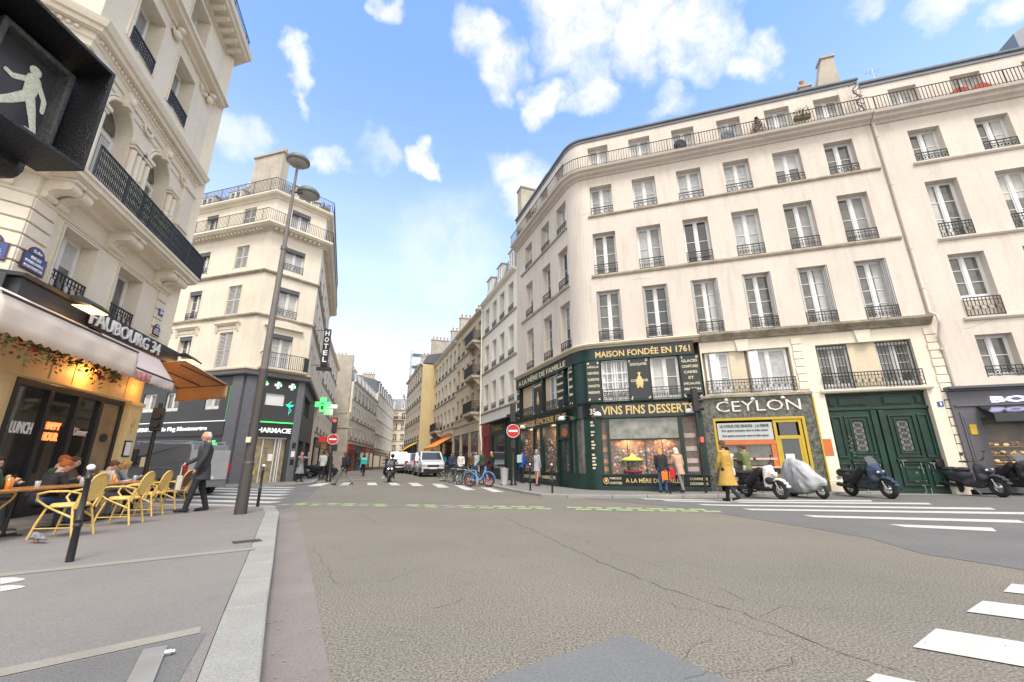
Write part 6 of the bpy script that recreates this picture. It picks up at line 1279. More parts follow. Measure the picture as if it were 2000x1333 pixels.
def bag(name, label, r_, at_, size, m, strap=.35):
    """a carried bag stays a thing of its own, placed at the hand"""
    w = wm(r_) @ Matrix.Translation(at_); q = MB(); q.T = Matrix.Translation((0, 0, -strap-size[2]/2)); q.cb((0, 0, 0), size); b = thing(name, label, 'bag', M=w); part(b, 'bag_body', q, m, local=Matrix.Identity(4), bevel=.015)
    q = MB(); q.tube([(-size[0]*.35, 0, -strap), (-size[0]*.2, 0, -strap*.4), (0, 0, 0), (size[0]*.2, 0, -strap*.4), (size[0]*.35, 0, -strap)], .008, 5); part(b, 'strap', q, m, local=Matrix.Identity(4)); return b
# elderly man walking by the cafe
om, i_ = person('elderly man with thinning white hair in a dark jacket carrying a string bag', -7.25, 10.25, 228, z=.131, H=1.80, legs=((15, 5), (-11, 6)), arms=((10, 12, 12), (16, 6, 42)), head=13, top='c_char', toplen='thigh', trou='c_black', hair='h_white', hstyle='balding', vox=.014, inner='c_navy', fingers=True, wide=1.12, hturn=-12, lean=-2)
bag('string_bag', 'pale string shopping bag hanging from the hand of the elderly man', om, i_['hand'][1], (.22, .10, .32), 'c_cream', .22)
# terrace guests
person('person with auburn hair in dark jacket and grey hood leaning over the nearest cafe table', -8.5, 8.0, 20, z=.13, H=1.58, sit=True, legs=((85, 85), (88, 80)), arms=((40, 12, 75), (45, 12, 80)), lean=22, head=12, top='c_black', trou='c_jean', hair='h_red', hstyle='bun', vox=.016, inner='c_lgrey')
person('ginger haired bearded man in dark open jacket over a mint shirt at the cafe table', -9.05, 8.62, 60, z=.13, H=1.66, sit=True, legs=((85, 85), (88, 80)), arms=((38, 12, 70), (42, 12, 75)), lean=8, head=16, top='c_dgreen', trou='c_black', hair='h_red', hstyle='short', vox=.016, inner='c_mint', wide=1.1)
person('dark haired person in a pale top bending low over the cafe table', -8.95, 9.5, 20, z=.13, H=1.58, sit=True, legs=((85, 85), (88, 80)), arms=((45, 14, 75), (45, 12, 80)), lean=20, head=14, top='c_cream', trou='c_lgrey', hair='h_brown', vox=.018)
person('blond person in a grey striped top at the far end of the cafe tables', -9.35, 10.3, 35, z=.13, H=1.58, sit=True, legs=((85, 85), (88, 80)), arms=((40, 12, 75), (45, 12, 85)), lean=14, head=18, top='c_grey', trou='c_black', hair='h_blond', hstyle='bob', vox=.018)
person('guest in olive trousers and white trainers at the left edge of the terrace', -7.75, 6.35, 330, z=.13, H=1.66, sit=True, legs=((70, 78), (82, 50)), arms=((40, 12, 65), (45, 12, 80)), lean=6, top='c_dgreen', trou='c_olive', shoe='c_white', hair='h_brown', vox=.018)
person('dark haired guest in navy behind the auburn haired guest', -8.75, 7.2, 50, z=.13, H=1.62, sit=True, legs=((85, 85), (88, 80)), arms=((40, 12, 75), (45, 12, 80)), lean=10, head=10, top='c_navy', trou='c_black', hair='h_dark', hstyle='bob', vox=.018)
person('guest in a brown jacket between the ginger man and the dark haired guest', -9.3, 9.15, 60, z=.13, H=1.62, sit=True, legs=((85, 85), (88, 80)), arms=((40, 12, 75), (45, 12, 80)), lean=6, head=6, top='c_brown', trou='c_black', hair='h_brown', vox=.018)
# across the street
r_, i_ = person('woman in a long yellow ochre trench coat and brown hat crossing the zebra', 6.6, 13.6, 330, z=.012, H=1.78, legs=((-12, 26), (11, 3)), arms=((14, 10, 12), (-10, 10, 16)), top='c_yellow', toplen='knee', trou='c_black', shoe='c_black', hair='c_brown', hstyle='hat', vox=.016)
q = MB(); q.lathe([(.155,-.03),(.165,0),(.155,.03)], 18, (0, 0, i_['hip'][2]+.16)); part(r_, 'belt', q, 'c_yellow', local=Matrix.Identity(4))
bag('shoulder_bag', 'cream handbag at the side of the woman in the yellow coat', r_, (i_['hand'][1][0]+.02, i_['hand'][1][1], i_['hand'][1][2]+.30), (.10, .26, .20), 'c_cream', .16)
r_, i_ = person('shopper in a black jacket and blue jeans looking into the big sweet window', 5.5, 16.2, 12, H=1.56, legs=((3, 3), (-3, 3)), lean=10, head=10, top='c_black', toplen='hip', trou='c_jean', hair='h_blond', hstyle='bob', vox=.018)
bag('shopping_bag', 'bright orange shopping bag held by the shopper in black', r_, (i_['hand'][1][0]-.05, -.14, i_['hand'][1][2]+.05), (.30, .10, .30), 'c_orange', .04)
r_, i_ = person('shopper in a beige pink coat with a scarf at the big sweet window', 6.1, 16.05, 345, H=1.58, legs=((-16, 6), (8, 2)), lean=12, head=8, arms=((30, 8, 50), (5, 8, 20)), top='c_beige', toplen='thigh', trou='c_greyj', hair='c_cream', hstyle='hood', vox=.018)
bag('shopping_bag', 'red carrier bag between the two shoppers at the sweet window', r_, (-.30, .05, i_['hand'][0][2]), (.20, .10, .34), 'c_red', .08)
person('customer with dark hair tied up in a cream patterned jacket at the marble shop counter', 7.85, 15.9, 5, H=1.55, legs=((2, 2), (-2, 2)), arms=((40, 8, 50), (40, 8, 50)), top='c_cream', toplen='hip', trou='c_navy', shoe='c_white', hair='h_dark', hstyle='bun', vox=.018)
person('customer in an olive jacket and pale trousers leaning at the marble shop counter', 8.45, 15.8, 340, H=1.62, legs=((8, 4), (-6, 2)), lean=4, arms=((35, 8, 60), (35, 8, 50)), top='c_olive', toplen='hip', trou='c_white', hair='h_brown', hstyle='short', vox=.018)
r_, i_ = person('woman in a light grey coat with bare calves beside the confectioner side window', 1.15, 20.7, 60, H=1.62, legs=((4, 3), (-5, 3)), top='c_lgrey', toplen='thigh', trou='c_black', bare=True, hair='h_grey', hstyle='bob', vox=.02); bag('tote_bag', 'tan tote bag held by the woman in the grey coat', r_, i_['hand'][0], (.12, .26, .3), 'c_beige', .1)
r_, i_ = person('person in a bright blue jacket with a green backpack by the no entry sign', .5, 23.2, 40, H=1.68, legs=((6, 3), (-6, 3)), top='c_blue', trou='c_black', hair='h_dark', vox=.022)
def pack(label, r_, i_, m): return solo('backpack', MB().cb(i_['back'], (.28*i_['s'], .16, .42*i_['s'])), m, label, 'backpack', M=wm(r_), remesh=.03, smooth=2)
pack('pale green backpack worn over the bright blue jacket', r_, i_, 'c_mint')
r_, i_ = person('pedestrian in a dark jacket and grey jeans striding left over the far zebra', -9.0, 23.5, 278, z=.09, H=1.78, legs=((30, 6), (-26, 12)), arms=((-20, 8, 15), (25, 8, 30)), top='c_black', trou='c_greyj', hair='h_brown', hstyle='bob', vox=.02, lean=4); pack('black backpack on the pedestrian crossing the far zebra', r_, i_, 'c_black')
person('person in a grey coat and dark red scarf raising a camera near the chemist corner', -12.25, 25.3, 110, H=1.66, legs=((5, 3), (-6, 3)), arms=((80, 25, 100), (80, 25, 100)), top='c_grey', toplen='knee', trou='c_black', hair='h_brown', hstyle='bob', inner='c_red', vox=.02)
FO = [('man in a white shirt among the group behind the parked bicycles', -3.35, 28.4, 160, 'c_white', 'c_jean', 'h_dark', 'short'), ('brown haired person in a brown jacket in the middle of the group behind the bicycles', -2.75, 28.9, 200, 'c_brown', 'c_black', 'h_brown', 'short'), ('person in a grey white top second from the right behind the bicycles', -2.3, 28.0, 220, 'c_lgrey', 'c_jean', 'h_brown', 'bob'), ('person in a dark green top at the back of the group behind the bicycles', -2.0, 28.7, 190, 'c_dgreen', 'c_black', 'h_dark', 'short'), ('blond person dressed in black nearest the blue rental bicycle', -1.25, 26.0, 300, 'c_black', 'c_black', 'h_blond', 'long'),
      ('pedestrian in black walking on the left pavement beyond the chemist', -13.4, 31.5, 160, 'c_black', 'c_black', 'h_dark', 'short'), ('pedestrian in charcoal far along the left pavement', -14.9, 35.5, 340, 'c_char', 'c_jean', 'h_brown', 'short'), ('pedestrian in navy beside the van on the right pavement', -4.9, 35.0, 160, 'c_navy', 'c_black', 'h_dark', 'short'), ('pedestrian in brown under the orange awning', -5.2, 38.2, 170, 'c_brown', 'c_jean', 'h_dark', 'bob'), ('distant pedestrian in a pink top near the red shops on the left', -20.0, 57.0, 170, 'c_beige', 'c_jean', 'h_brown', 'bob'), ('distant pedestrian in dark clothes near the red shops on the left', -19.3, 55.0, 350, 'c_black', 'c_jean', 'h_dark', 'short'), ('distant pedestrian in a white top on the left pavement by the shuttered house', -21.2, 62.0, 350, 'c_white', 'c_jean', 'h_dark', 'short')]
FO += [('pedestrian in a white top beside the signal post on the left pavement', -12.6, 29.0, 340, 'c_white', 'c_black', 'h_brown', 'short'), ('pedestrian in dark red walking down the left pavement behind the motorbikes', -15.9, 37.5, 165, 'c_red', 'c_black', 'h_dark', 'bob'), ('distant pedestrian in black crossing between the far vans', -14.5, 50.5, 90, 'c_black', 'c_jean', 'h_dark', 'short'), ('distant pedestrian in navy under the yellow awning', -9.0, 51.0, 165, 'c_navy', 'c_black', 'h_dark', 'short'), ('pedestrian in a teal top past the orange awning', -6.6, 42.0, 345, 'c_teal', 'c_black', 'h_brown', 'bob'), ('distant pedestrian in an olive coat on the far left pavement', -22.2, 67.0, 165, 'c_olive', 'c_black', 'h_dark', 'short')]
for lb, x, y, f, t_, tr_, h_, hs_ in FO: a_ = rnd.uniform(5, 20); person(lb, x, y, f, H=rnd.uniform(1.62, 1.76), legs=((a_, 5), (-a_, 8)), arms=((10, 8, 30), (-8, 8, 20)), top=t_, trou=tr_, hair=h_, hstyle=hs_, vox=.03)
person('person in dark red by the baker window at the right edge', 16.9, 15.55, 20, H=1.6, arms=((30, 8, 50), (30, 8, 50)), top='c_red', toplen='thigh', trou='c_black', hair='h_dark', hstyle='bob', vox=.025)
# ================================================================= street furniture
def lampost():
    r_ = thing('street_lamp', 'tall brown tapering street lamp with two round glass bowls beside the kerb', 'street lamp', loc=(-5.89, 9.75, .13))
    q = MB(); q.cone((0,0,0), (0,0,1.05), .125, .112, 16); q.cone((0,0,1.05), (0,0,1.1), .12, .10, 16); q.cone((0,0,1.1), (0,0,3.2), .10, .088, 16); part(r_, 'lower_pole', q, 'darkm', local=Matrix.Identity(4))
    q = MB(); q.cone((0,0,3.2), (0,0,6.4), .084, .062, 14); q.cone((0,0,6.35), (0,0,6.45), .078, .078, 14); q.cone((0,0,6.45), (0,0,9.0), .052, .03, 12); part(r_, 'upper_pole', q, mat('lighter bronze paint', (.15, .135, .125), .5, var=.1, vs=3), local=Matrix.Identity(4))
    for (x, y, z) in ((0, 0, 9.0), (.18, .42, 8.25)):
        q = MB(); q.lathe([(.03,-.06),(.05,.0),(.25,.0),(.30,.04),(.30,.10),(.24,.18),(.09,.23),(.04,.29)], 20, (x, y, z)); hd = part(r_, 'lamp_head', q, mat('grey lamp casing', (.14, .16, .16), .45), local=Matrix.Identity(4))
        q = MB(); q.lathe([(.02,-.08),(.13,-.07),(.22,-.03),(.26,.0)], 20, (x, y, z)); part(hd, 'glass_bowl', q, mat('lamp glass', (.36, .36, .33), .2, spec=.7), local=Matrix.Identity(4))
    q = MB(); q.tube([(0, 0, 8.1), (.18, .42, 8.3)], .03, 6); part(r_, 'bracket', q, 'darkm', local=Matrix.Identity(4)); q = MB(); q.box(-.05, .05, -.16, -.12, 1.5, 1.62); part(r_, 'sticker', q, 'goldw', local=Matrix.Identity(4)); return r_
lampost()
def bollard(label, x, y, z, tilt=0, ball='whitel', H_=1.0):
    r_ = thing('bollard', label, 'bollard', M=T(x, y, z) @ Matrix.Rotation(rad(tilt), 4, 'Y'), group='slim bollards along the kerbs'); s = H_
    q = MB(); q.lathe([(.036,0),(.038,.02),(.033,.35*s),(.041,.36*s),(.041,.38*s),(.031,.39*s),(.031,.41*s),(.040,.42*s),(.040,.44*s),(.03,.45*s),(.027,.86*s),(.038,.87*s),(.038,.89*s),(.025,.90*s),(.023,.97*s)], 14); part(r_, 'post', q, 'blackm', local=Matrix.Identity(4))
    q = MB(); q.sph((0, 0, 1.0*s), (.040, .040, .037), 14, 9); part(r_, 'ball_top', q, ball, local=Matrix.Identity(4)); return r_
bollard('dark leaning bollard with a pale ball top in front of the cafe chairs', -4.9, 5.13, .13, -2, H_=1.0); bollard('slim dark bollard with a white ball just right of the tall lamp post', -6.45, 11.35, .13)
bollard('left of the two bollards on the confectioner corner', .70, 17.6, .126); bollard('right of the two bollards on the confectioner corner', 1.46, 16.35, .115); bollard('bollard in front of the shoppers at the big sweet window', 5.56, 15.72, .11, ball='blackm')
def sigpole(label, x, y, rz, z=.12, noentry=True, h=3.9, head=(3.0, 3.95), base=True):
    r_ = thing('signal_post', label, 'signal post', M=T(x, y, z, rz)); q = MB(); q.lathe([(.17,0),(.17,.12),(.12,.16),(.12,.5),(.09,.56),(.09,.9),(.065,.95),(.06,h)], 14) if base else q.cone((0,0,0), (0,0,h), .06, .055); part(r_, 'post', q, 'blackm', local=Matrix.Identity(4))
    q = MB(); q.box(-.14, .14, -.14, .14, head[0], head[1]); part(r_, 'signal_head', q, 'blackm', local=Matrix.Identity(4), bevel=.02)
    if noentry:
        q = MB(); q.cone((0, -.09, 2.58), (0, -.105, 2.58), .31, n=28); sg = part(r_, 'no_entry_disc', q, 'red', local=Matrix.Identity(4)); q = MB(); q.box(-.22, .22, -.115, -.107, 2.53, 2.63); part(sg, 'white_bar', q, 'whitel', local=Matrix.Identity(4)); q = MB(); q.tube([(.315*math.cos(t*PI/14), -.10, 2.58+.315*math.sin(t*PI/14)) for t in range(28)], .014, 5, True); part(sg, 'white_rim', q, 'whitel', local=Matrix.Identity(4))
    return r_
sp1 = sigpole('dark signal post with round no entry sign beside the confectioner side windows', .03, 21.2, rad(2))
q = MB(); q.box(-.1, .1, -.2, -.08, 1.75, 2.1); part(sp1, 'meter_box', q, 'blackm', local=Matrix.Identity(4))
q = MB(); q.lathe([(.16,.12),(.20,.75),(.22,.8)], 10, (-.42, -.1, 0)); b_ = thing('litter_bag_bin', 'pale plastic bag litter bin hanging beside the no entry post', 'bin', M=T(.03, 21.2, .12)); part(b_, 'bag', q, mat('cloudy plastic bag', (.42, .42, .42), .4, var=.25, vs=12), local=Matrix.Identity(4)); q = MB(); q.tube([(-.42+.22*math.cos(t*PI/6), -.1+.22*math.sin(t*PI/6), .82) for t in range(12)], .015, 5, True); q.box(-.5, -.34, -.2, 0, 0, .12); part(b_, 'ring', q, 'steel', local=Matrix.Identity(4))
sp2 = sigpole('signal post with no entry disc and red light in front of the left pavement', -11.5, 27.6, rad(15))
q = MB(); q.cone((0, -.15, 3.75), (0, -.17, 3.75), .1, n=16); part(sp2, 'red_light', q, mat('red lamp lit', (1, .05, .04), .4, emis=.8), local=Matrix.Identity(4)); q = MB(); q.box(-.85, -.36, -.05, -.02, 2.4, 2.74); part(sp2, 'red_plate', q, 'red', local=Matrix.Identity(4)); q = MB(); q.box(.05, .32, -.3, -.1, 1.85, 2.25); part(sp2, 'pedestrian_lamp', q, 'blackm', local=Matrix.Identity(4))
q = MB(); q.box(-.7, .05, -.03, 0, 4.55, 4.8); q.box(-.75, -.2, -.03, 0, 4.1, 4.5); part(sp2, 'direction_board', q, 'whitel', local=Matrix.Identity(4))
sp3 = sigpole('dark signal post with a yellow push box at the far corner of the cafe', -10.95, 13.1, rad(-60), z=.1, noentry=False, h=2.9, head=(2.05, 2.75), base=False)
for z in (2.25, 2.5): q = MB(); q.cone((.14, 0, z), (.28, 0, z), .1, .1, 12); part(sp3, 'visor', q, 'blackm', local=Matrix.Identity(4))
q = MB(); q.box(-.1, .1, -.16, -.05, 1.0, 1.28); part(sp3, 'push_box', q, 'goldw', local=Matrix.Identity(4), bevel=.02)
sp4 = thing('wall_signal', 'dark signal column with a red pedestrian light in front of the green marble', 'signal post', M=T(6.9, 15.9, .12)); q = MB(); q.cone((0,0,0), (0,0,3.4), .05, .05, 8); part(sp4, 'post', q, 'blackm', local=Matrix.Identity(4)); q = MB(); q.box(-.1, .1, -.12, .05, 2.9, 3.75); q.cone((.1, 0, 3.0), (.3, 0, 3.0), .08); q.cone((.1, 0, 3.3), (.3, 0, 3.3), .08); q.cone((.1, 0, 3.6), (.3, 0, 3.6), .08); part(sp4, 'signal_head', q, 'blackm', local=Matrix.Identity(4)); q = MB(); q.box(-.06, .16, -.1, .05, 1.72, 1.98); pl_ = part(sp4, 'pedestrian_light', q, 'blackm', local=Matrix.Identity(4)); q = MB(); q.box(.0, .1, -.112, -.102, 1.76, 1.94); part(pl_, 'red_figure', q, MATS['red lamp lit'], local=Matrix.Identity(4))
ms = thing('chemist_signal', 'slim signal with small red square light against the anthracite chemist wall', 'signal post', M=T(-13.9, 22.9, .1)); q = MB(); q.cone((0,0,0), (0,0,2.3), .05, .05, 8); part(ms, 'post', q, 'blackm', local=Matrix.Identity(4)); q = MB(); q.box(-.13, .13, -.1, .1, 1.95, 2.25); part(ms, 'light_box', q, MATS['red lamp lit'], local=Matrix.Identity(4))
# foreground pedestrian signal
fs = thing('pedestrian_signal', 'close black pedestrian signal with a pale lit walking figure at the upper left', 'pedestrian signal', M=T(-.80, .48, 0))
HB = Matrix.Translation((0, 0, 0)) @ Matrix.Rotation(rad(90), 4, 'Z')    # local x along +Y, local -y towards +X
q = MB(); q.box(-.22, .135, .032, .22, 1.615, 1.875); part(fs, 'housing', q, mat('black moulded plastic', (.016, .016, .018), .38, fine=.2, fs=160, bump=.5, bs=260), local=HB, bevel=.02)
def ring(x0, x1, z0, z1, t, y0, y1, m_, flare=0.0):
    o0, o1 = x0-t-flare, x1+t+flare; p0, p1 = z0-t-flare*.3, z1+t+flare
    a = [(x0,y1,z0),(x1,y1,z0),(x1,y1,z1),(x0,y1,z1)]; b = [(x0-flare,y0,z0-flare*.3),(x1+flare,y0,z0-flare*.3),(x1+flare,y0,z1+flare),(x0-flare,y0,z1+flare)]
    c = [(o0,y0,p0),(o1,y0,p0),(o1,y0,p1),(o0,y0,p1)]; d = [(x0-t,y1,z0-t),(x1+t,y1,z0-t),(x1+t,y1,z1+t),(x0-t,y1,z1+t)]
    m_.add(a+b+c+d, [(i,(i+1)%4,4+(i+1)%4,4+i) for i in range(4)] + [(4+i,4+(i+1)%4,8+(i+1)%4,8+i) for i in range(4)] + [(8+i,8+(i+1)%4,12+(i+1)%4,12+i) for i in range(4)])
q = MB(); ring(.030, .118, 1.675, 1.83, .010, .006, .033, q, .004); ring(-.105, -.005, 1.675, 1.83, .010, .006, .033, q, .004); part(fs, 'lens_surround', q, mat('worn grey plastic', (.09, .09, .09), .5, fine=.3, fs=120, bump=.4, bs=220), local=HB, bevel=.003)
q = MB(); ring(-.12, .137, 1.652, 1.856, .006, -.05, .034, q, .0); q.v = [(x, y, z) for x, y, z in q.v]; part(fs, 'visor', q, MATS['black moulded plastic'], local=HB)
q = MB(); q.box(.028, .120, .026, .031, 1.67, 1.835); q.box(-.108, -.003, .026, .031, 1.67, 1.835); ln = part(fs, 'lens', q, mat('smoked lens', (.05, .05, .055), .25, spec=.6), local=HB)
q = MB(); cx, zb = .090, 1.699; s = .112
def limb(p, q_, r0, r1): q.cone((cx+p[0]*s, .021, zb+p[1]*s), (cx+q_[0]*s, .021, zb+q_[1]*s), r0*s, r1*s, 10); q.sph((cx+p[0]*s, .021, zb+p[1]*s), r0*s, 8, 6); q.sph((cx+q_[0]*s, .021, zb+q_[1]*s), r1*s, 8, 6)
q.sph((cx-.02*s, .021, zb+.96*s), .085*s, 12, 8); limb((0, .80), (.0, .50), .11, .085); limb((-.02, .80), (-.24, .64), .045, .04); limb((-.24, .64), (-.33, .66), .04, .035); limb((.06, .80), (.2, .60), .045, .04); limb((.2, .60), (.22, .42), .04, .032)
limb((-.02, .50), (-.18, .28), .075, .06); limb((-.18, .28), (-.34, .10), .06, .045); limb((-.34, .08), (-.42, .13), .04, .03); limb((.03, .50), (.12, .26), .075, .06); limb((.12, .26), (.20, .03), .055, .045); limb((.20, .01), (.10, .01), .035, .03)
q.v = [(x, .0245 + (y-.021)*.08, z) for x, y, z in q.v]; part(ln, 'walking_figure', q, mat('pale lit led figure', (.58, .60, .48), .5, emis=.08, fine=.25, fs=260), local=Matrix.Identity(4))
q = MB(); q.cone((-.12, .34, 0), (-.12, .34, 2.6), .055, .055, 14); part(fs, 'post', q, 'blackm', local=HB); q = MB(); q.box(-.14, -.1, .2, .32, 1.68, 1.72); part(fs, 'bracket', q, 'blackm', local=HB)
# galvanised flat bar with a bolt at the bottom edge
gb = thing('steel_rail', 'galvanised flat steel bar with a bolt head at the bottom of the photograph', 'metal bar', M=T(-2.05, 2.80, .132, rad(32))); q = MB(); q.box(-.055, .055, -1.3, 0, .0, .02); part(gb, 'bar', q, 'steel', local=Matrix.Identity(4), bevel=.004); q = MB(); q.cone((.055, -.12, .016), (.085, -.12, .016), .018, n=6); q.cone((.085, -.12, .016), (.10, -.12, .016), .012, n=8); part(gb, 'bolt', q, 'steel', local=Matrix.Identity(4))
# ================================================================= terrace
M_['rattan'] = mat('honey rattan', (.62, .42, .12), .5, var=.15, vs=14); M_['weave'] = mat('yellow woven cane', (.74, .50, .17), .65, fine=.25, fs=70); M_['rattanb'] = mat('brown rattan', (.33, .16, .05), .55, var=.15, vs=14); M_['weaveb'] = mat('brown woven cane', (.20, .10, .05), .65, fine=.5, fs=110)
def chair(label, x, y, face, ra='rattan', we='weave'):
    r_ = thing('rattan_armchair', label, 'chair', loc=(x, y, .131), rz=rad(-face), group='rattan armchairs along the cafe tables'); I = Matrix.Identity(4)
    q = MB(); q.lathe([(.19,.43),(.225,.435),(.23,.455),(.21,.475),(.02,.475)], 20); q.v = [(a, b*.95, c) for a, b, c in q.v]; part(r_, 'seat', q, we, local=I)
    q = MB(); q.tube([(.225*math.cos(t*PI/10), .215*math.sin(t*PI/10), .44) for t in range(20)], .017, 6, True); part(r_, 'seat_ring', q, ra, local=I)
    for sx_ in (-1, 1):
        q = MB(); q.tube([(sx_*.17, .17, .44), (sx_*.20, .24, .2), (sx_*.22, .28, 0)], .017, 7); part(r_, 'leg', q, ra, local=I)
        q = MB(); q.tube([(sx_*.17, -.16, .44), (sx_*.19, -.22, .2), (sx_*.20, -.27, 0)], .017, 7); part(r_, 'leg', q, ra, local=I)
        q = MB(); q.tube([(sx_*.17, -.18, .40), (sx_*.20, -.24, .62), (sx_*.27, -.12, .655), (sx_*.30, .10, .655), (sx_*.285, .25, .62), (sx_*.25, .27, .54), (sx_*.21, .17, .45), (sx_*.20, -.02, .36), (sx_*.17, -.2, .27)], .016, 7); part(r_, 'armrest', q, ra, local=I)
        q = MB(); q.tube([(sx_*.21, .26, .14), (sx_*.195, -.24, .14)], .009, 5); part(r_, 'stretcher', q, ra, local=I)
    bk = [(.175*math.sin(t*PI/12)*(1-.12*math.cos(t*PI/12)), -.24 - .10*((1-math.cos(t*PI/12))/2), .50 + .40*((1-math.cos(t*PI/12))/2)) for t in range(24)]
    q = MB(); q.tube(bk, .016, 6, True); q.tube([(-.19, -.22, .40), (-.205, -.27, .62)], .016, 6); q.tube([(.19, -.22, .40), (.205, -.27, .62)], .016, 6); part(r_, 'back_frame', q, ra, local=I)
    q = MB(); c = (0, -.29, .70); q.add([c] + bk, [(0, 1+i, 1+(i+1) % 24) for i in range(24)]); o = part(r_, 'backrest', q, we, local=I); mm_ = o.modifiers.new('t', 'SOLIDIFY'); mm_.thickness = .012
    return r_
chair('nearest honey rattan armchair behind the leaning bollard', -6.75, 6.85, 262); chair('second honey rattan armchair from the camera', -7.12, 8.2, 258); chair('third honey rattan armchair from the camera', -7.75, 9.45, 258); chair('brown backed rattan chair farthest along the tables beside the elderly man', -8.05, 10.5, 262, 'rattan', 'weaveb')
chair('honey rattan armchair tucked behind the nearest table at the left edge', -7.55, 6.3, 330)
M_['tabletop'] = mat('orange varnished wood', (.42, .18, .06), .25, var=.2, vs=8, spec=.6)
for k_, lb in enumerate(('cafe table cut by the left edge with a clear tumbler', 'cafe table in front of the auburn haired guest with amber drinks', 'middle cafe table behind the second chair', 'cafe table in front of the dark haired guest', 'farthest cafe table beside the elderly man')):
    b = Vector((-7.35, 5.9)) + Vector((-.276, .961)) * (k_*1.02); r_ = thing('cafe_table', lb, 'table', loc=(b.x-.05, b.y, .131), rz=rad(16), group='varnished tables of the cafe terrace')
    q = MB(); q.box(-.33, .33, -.50, .50, .655, .685); part(r_, 'tabletop', q, 'tabletop', local=Matrix.Identity(4), bevel=.006); q = MB(); q.cone((0, 0, .02), (0, 0, .655), .025, n=8); part(r_, 'leg', q, 'blackm', local=Matrix.Identity(4)); q = MB(); q.box(-.22, .22, -.03, .03, 0, .02); q.box(-.03, .03, -.22, .22, .0, .022); part(r_, 'foot', q, 'blackm', local=Matrix.Identity(4))
M_['tumbler'] = mat('clear tumbler glass', (.55, .57, .57), .05, alpha=.35, spec=.8); M_['amber'] = mat('amber drink', (.62, .20, .02), .1, spec=.7)
Tt = lambda u, v: (Vector((-7.40, 5.9)) + Vector((-.276, .961)) * u + Vector((-.961, -.276)) * v)
for u, v, m_, h_, lb in ((.1, -.15, 'tumbler', .11, 'clear tumbler on the table at the left edge'), (.75, -.05, 'amber', .17, 'taller amber glass on the second cafe table'), (.95, .05, 'amber', .14, 'shorter amber glass on the second cafe table'), (1.25, -.1, 'tumbler', .10, 'small clear glass on the second cafe table'), (2.5, .0, 'tumbler', .12, 'clear glass on the middle cafe table'), (2.9, .1, 'tumbler', .12, 'clear glass between the middle and fourth tables'), (3.4, -.05, 'amber', .15, 'amber glass in front of the striped top'), (3.6, .1, 'tumbler', .24, 'clear water carafe toward the far table'), (4.3, .0, 'tumbler', .12, 'clear glass on the farthest table')):
    p = Tt(u, v); q = MB(); q.lathe([(.028,0),(.03,.005),(.038,h_),(.036,h_),(.027,.01)], 12); solo('drinking_glass', q, m_, lb, 'glass', M=T(p.x, p.y, .817))
pg = thing('pigeon', 'dark grey pigeon pecking on the pavement below the nearest chair', 'pigeon', loc=(-6.55, 6.3, .131), rz=rad(70)); q = MB(); q.cone((0, -.06, .08), (0, .07, .095), .045, .05); q.sph((0, -.05, .08), (.045, .08, .045)); q.sph((0, .06, .09), (.05, .07, .05)); q.cone((0, .1, .10), (0, .15, .07), .03, .02); q.sph((0, .16, .06), .024); q.cone((0, -.1, .08), (0, -.22, .06), .03, .02); q.cone((0, .17, .055), (0, .20, .04), .008, .003); part(pg, 'body', q, mat('grey plumage', (.09, .09, .10), .7, var=.6, vs=28, col2=(.35, .35, .36)), local=Matrix.Identity(4), remesh=.008); q = MB(); q.cone((.02, 0, .05), (.02, .0, 0), .005); q.cone((-.02, 0, .05), (-.02, .0, 0), .005); part(pg, 'feet', q, 'red', local=Matrix.Identity(4))
# ================================================================= balcony things
tr_ = thing('dried_fir_tree', 'dried brown potted fir tree on the top balcony of the corner building', 'tree', M=FA @ Matrix.Translation((6.0, -.22, 14.96))); q = MB()
for i in range(900):
    h_ = rnd.random()**1.3*.85; rr = (.9-h_)*.42*rnd.uniform(.3, 1); a = rnd.uniform(0, 6.28); c = Vector((rr*math.cos(a), rr*math.sin(a)*.6, .18+h_)); u = Vector((math.cos(a), math.sin(a), rnd.uniform(-.4, .2)))*rnd.uniform(.03, .08); v = Vector((-math.sin(a), math.cos(a), 0))*.012; q.add([c-v, c+v, c+u], [(0,1,2)])
part(tr_, 'crown', q, mat('dry fir needles', (.24, .09, .04), .8, var=.4, vs=8, col2=(.14, .13, .04)), local=Matrix.Identity(4)); q = MB(); q.cone((0,0,0), (0,0,1.05), .02, .006); part(tr_, 'trunk', q, 'c_brown', local=Matrix.Identity(4)); q = MB(); q.lathe([(.10,0),(.14,.2),(.12,.2)], 12); part(tr_, 'pot', q, 'pot', local=Matrix.Identity(4))
for x, lb in ((13.0, 'left of two half round terracotta planters hooked on the top right balcony'), (13.65, 'right of two half round terracotta planters hooked on the top right balcony')):
    q = MB(); q.prismy([(.30*math.cos(PI*i/14), .30*math.sin(PI*i/14)*.95) for i in range(15)], -.08, .08); solo('terracotta_planter', q, mat('bright terracotta', (.50, .10, .04), .8, var=.2, vs=10), lb, 'planter', M=FA @ Matrix.Translation((x, -.30, 14.97)), group='terracotta planters on the balcony')
for x, lb, m_ in ((2.75, 'dark crumpled cover hanging over the top balcony rail third window from the corner', 'c_char'), (4.75, 'slate blue cover over a bicycle on the top balcony fourth window from the corner', 'c_grey')):
    q = MB(); q.sph((0, 0, .32), (.30, .10, .32), 12, 9)
    for i in range(9): q.sph((rnd.uniform(-.2, .2), -.05, rnd.uniform(.1, .5)), rnd.uniform(.06, .12), 7, 5)
    solo('balcony_cover', q, m_, lb, 'cover', M=FA @ Matrix.Translation((x, -.26, 14.97)), remesh=.025)
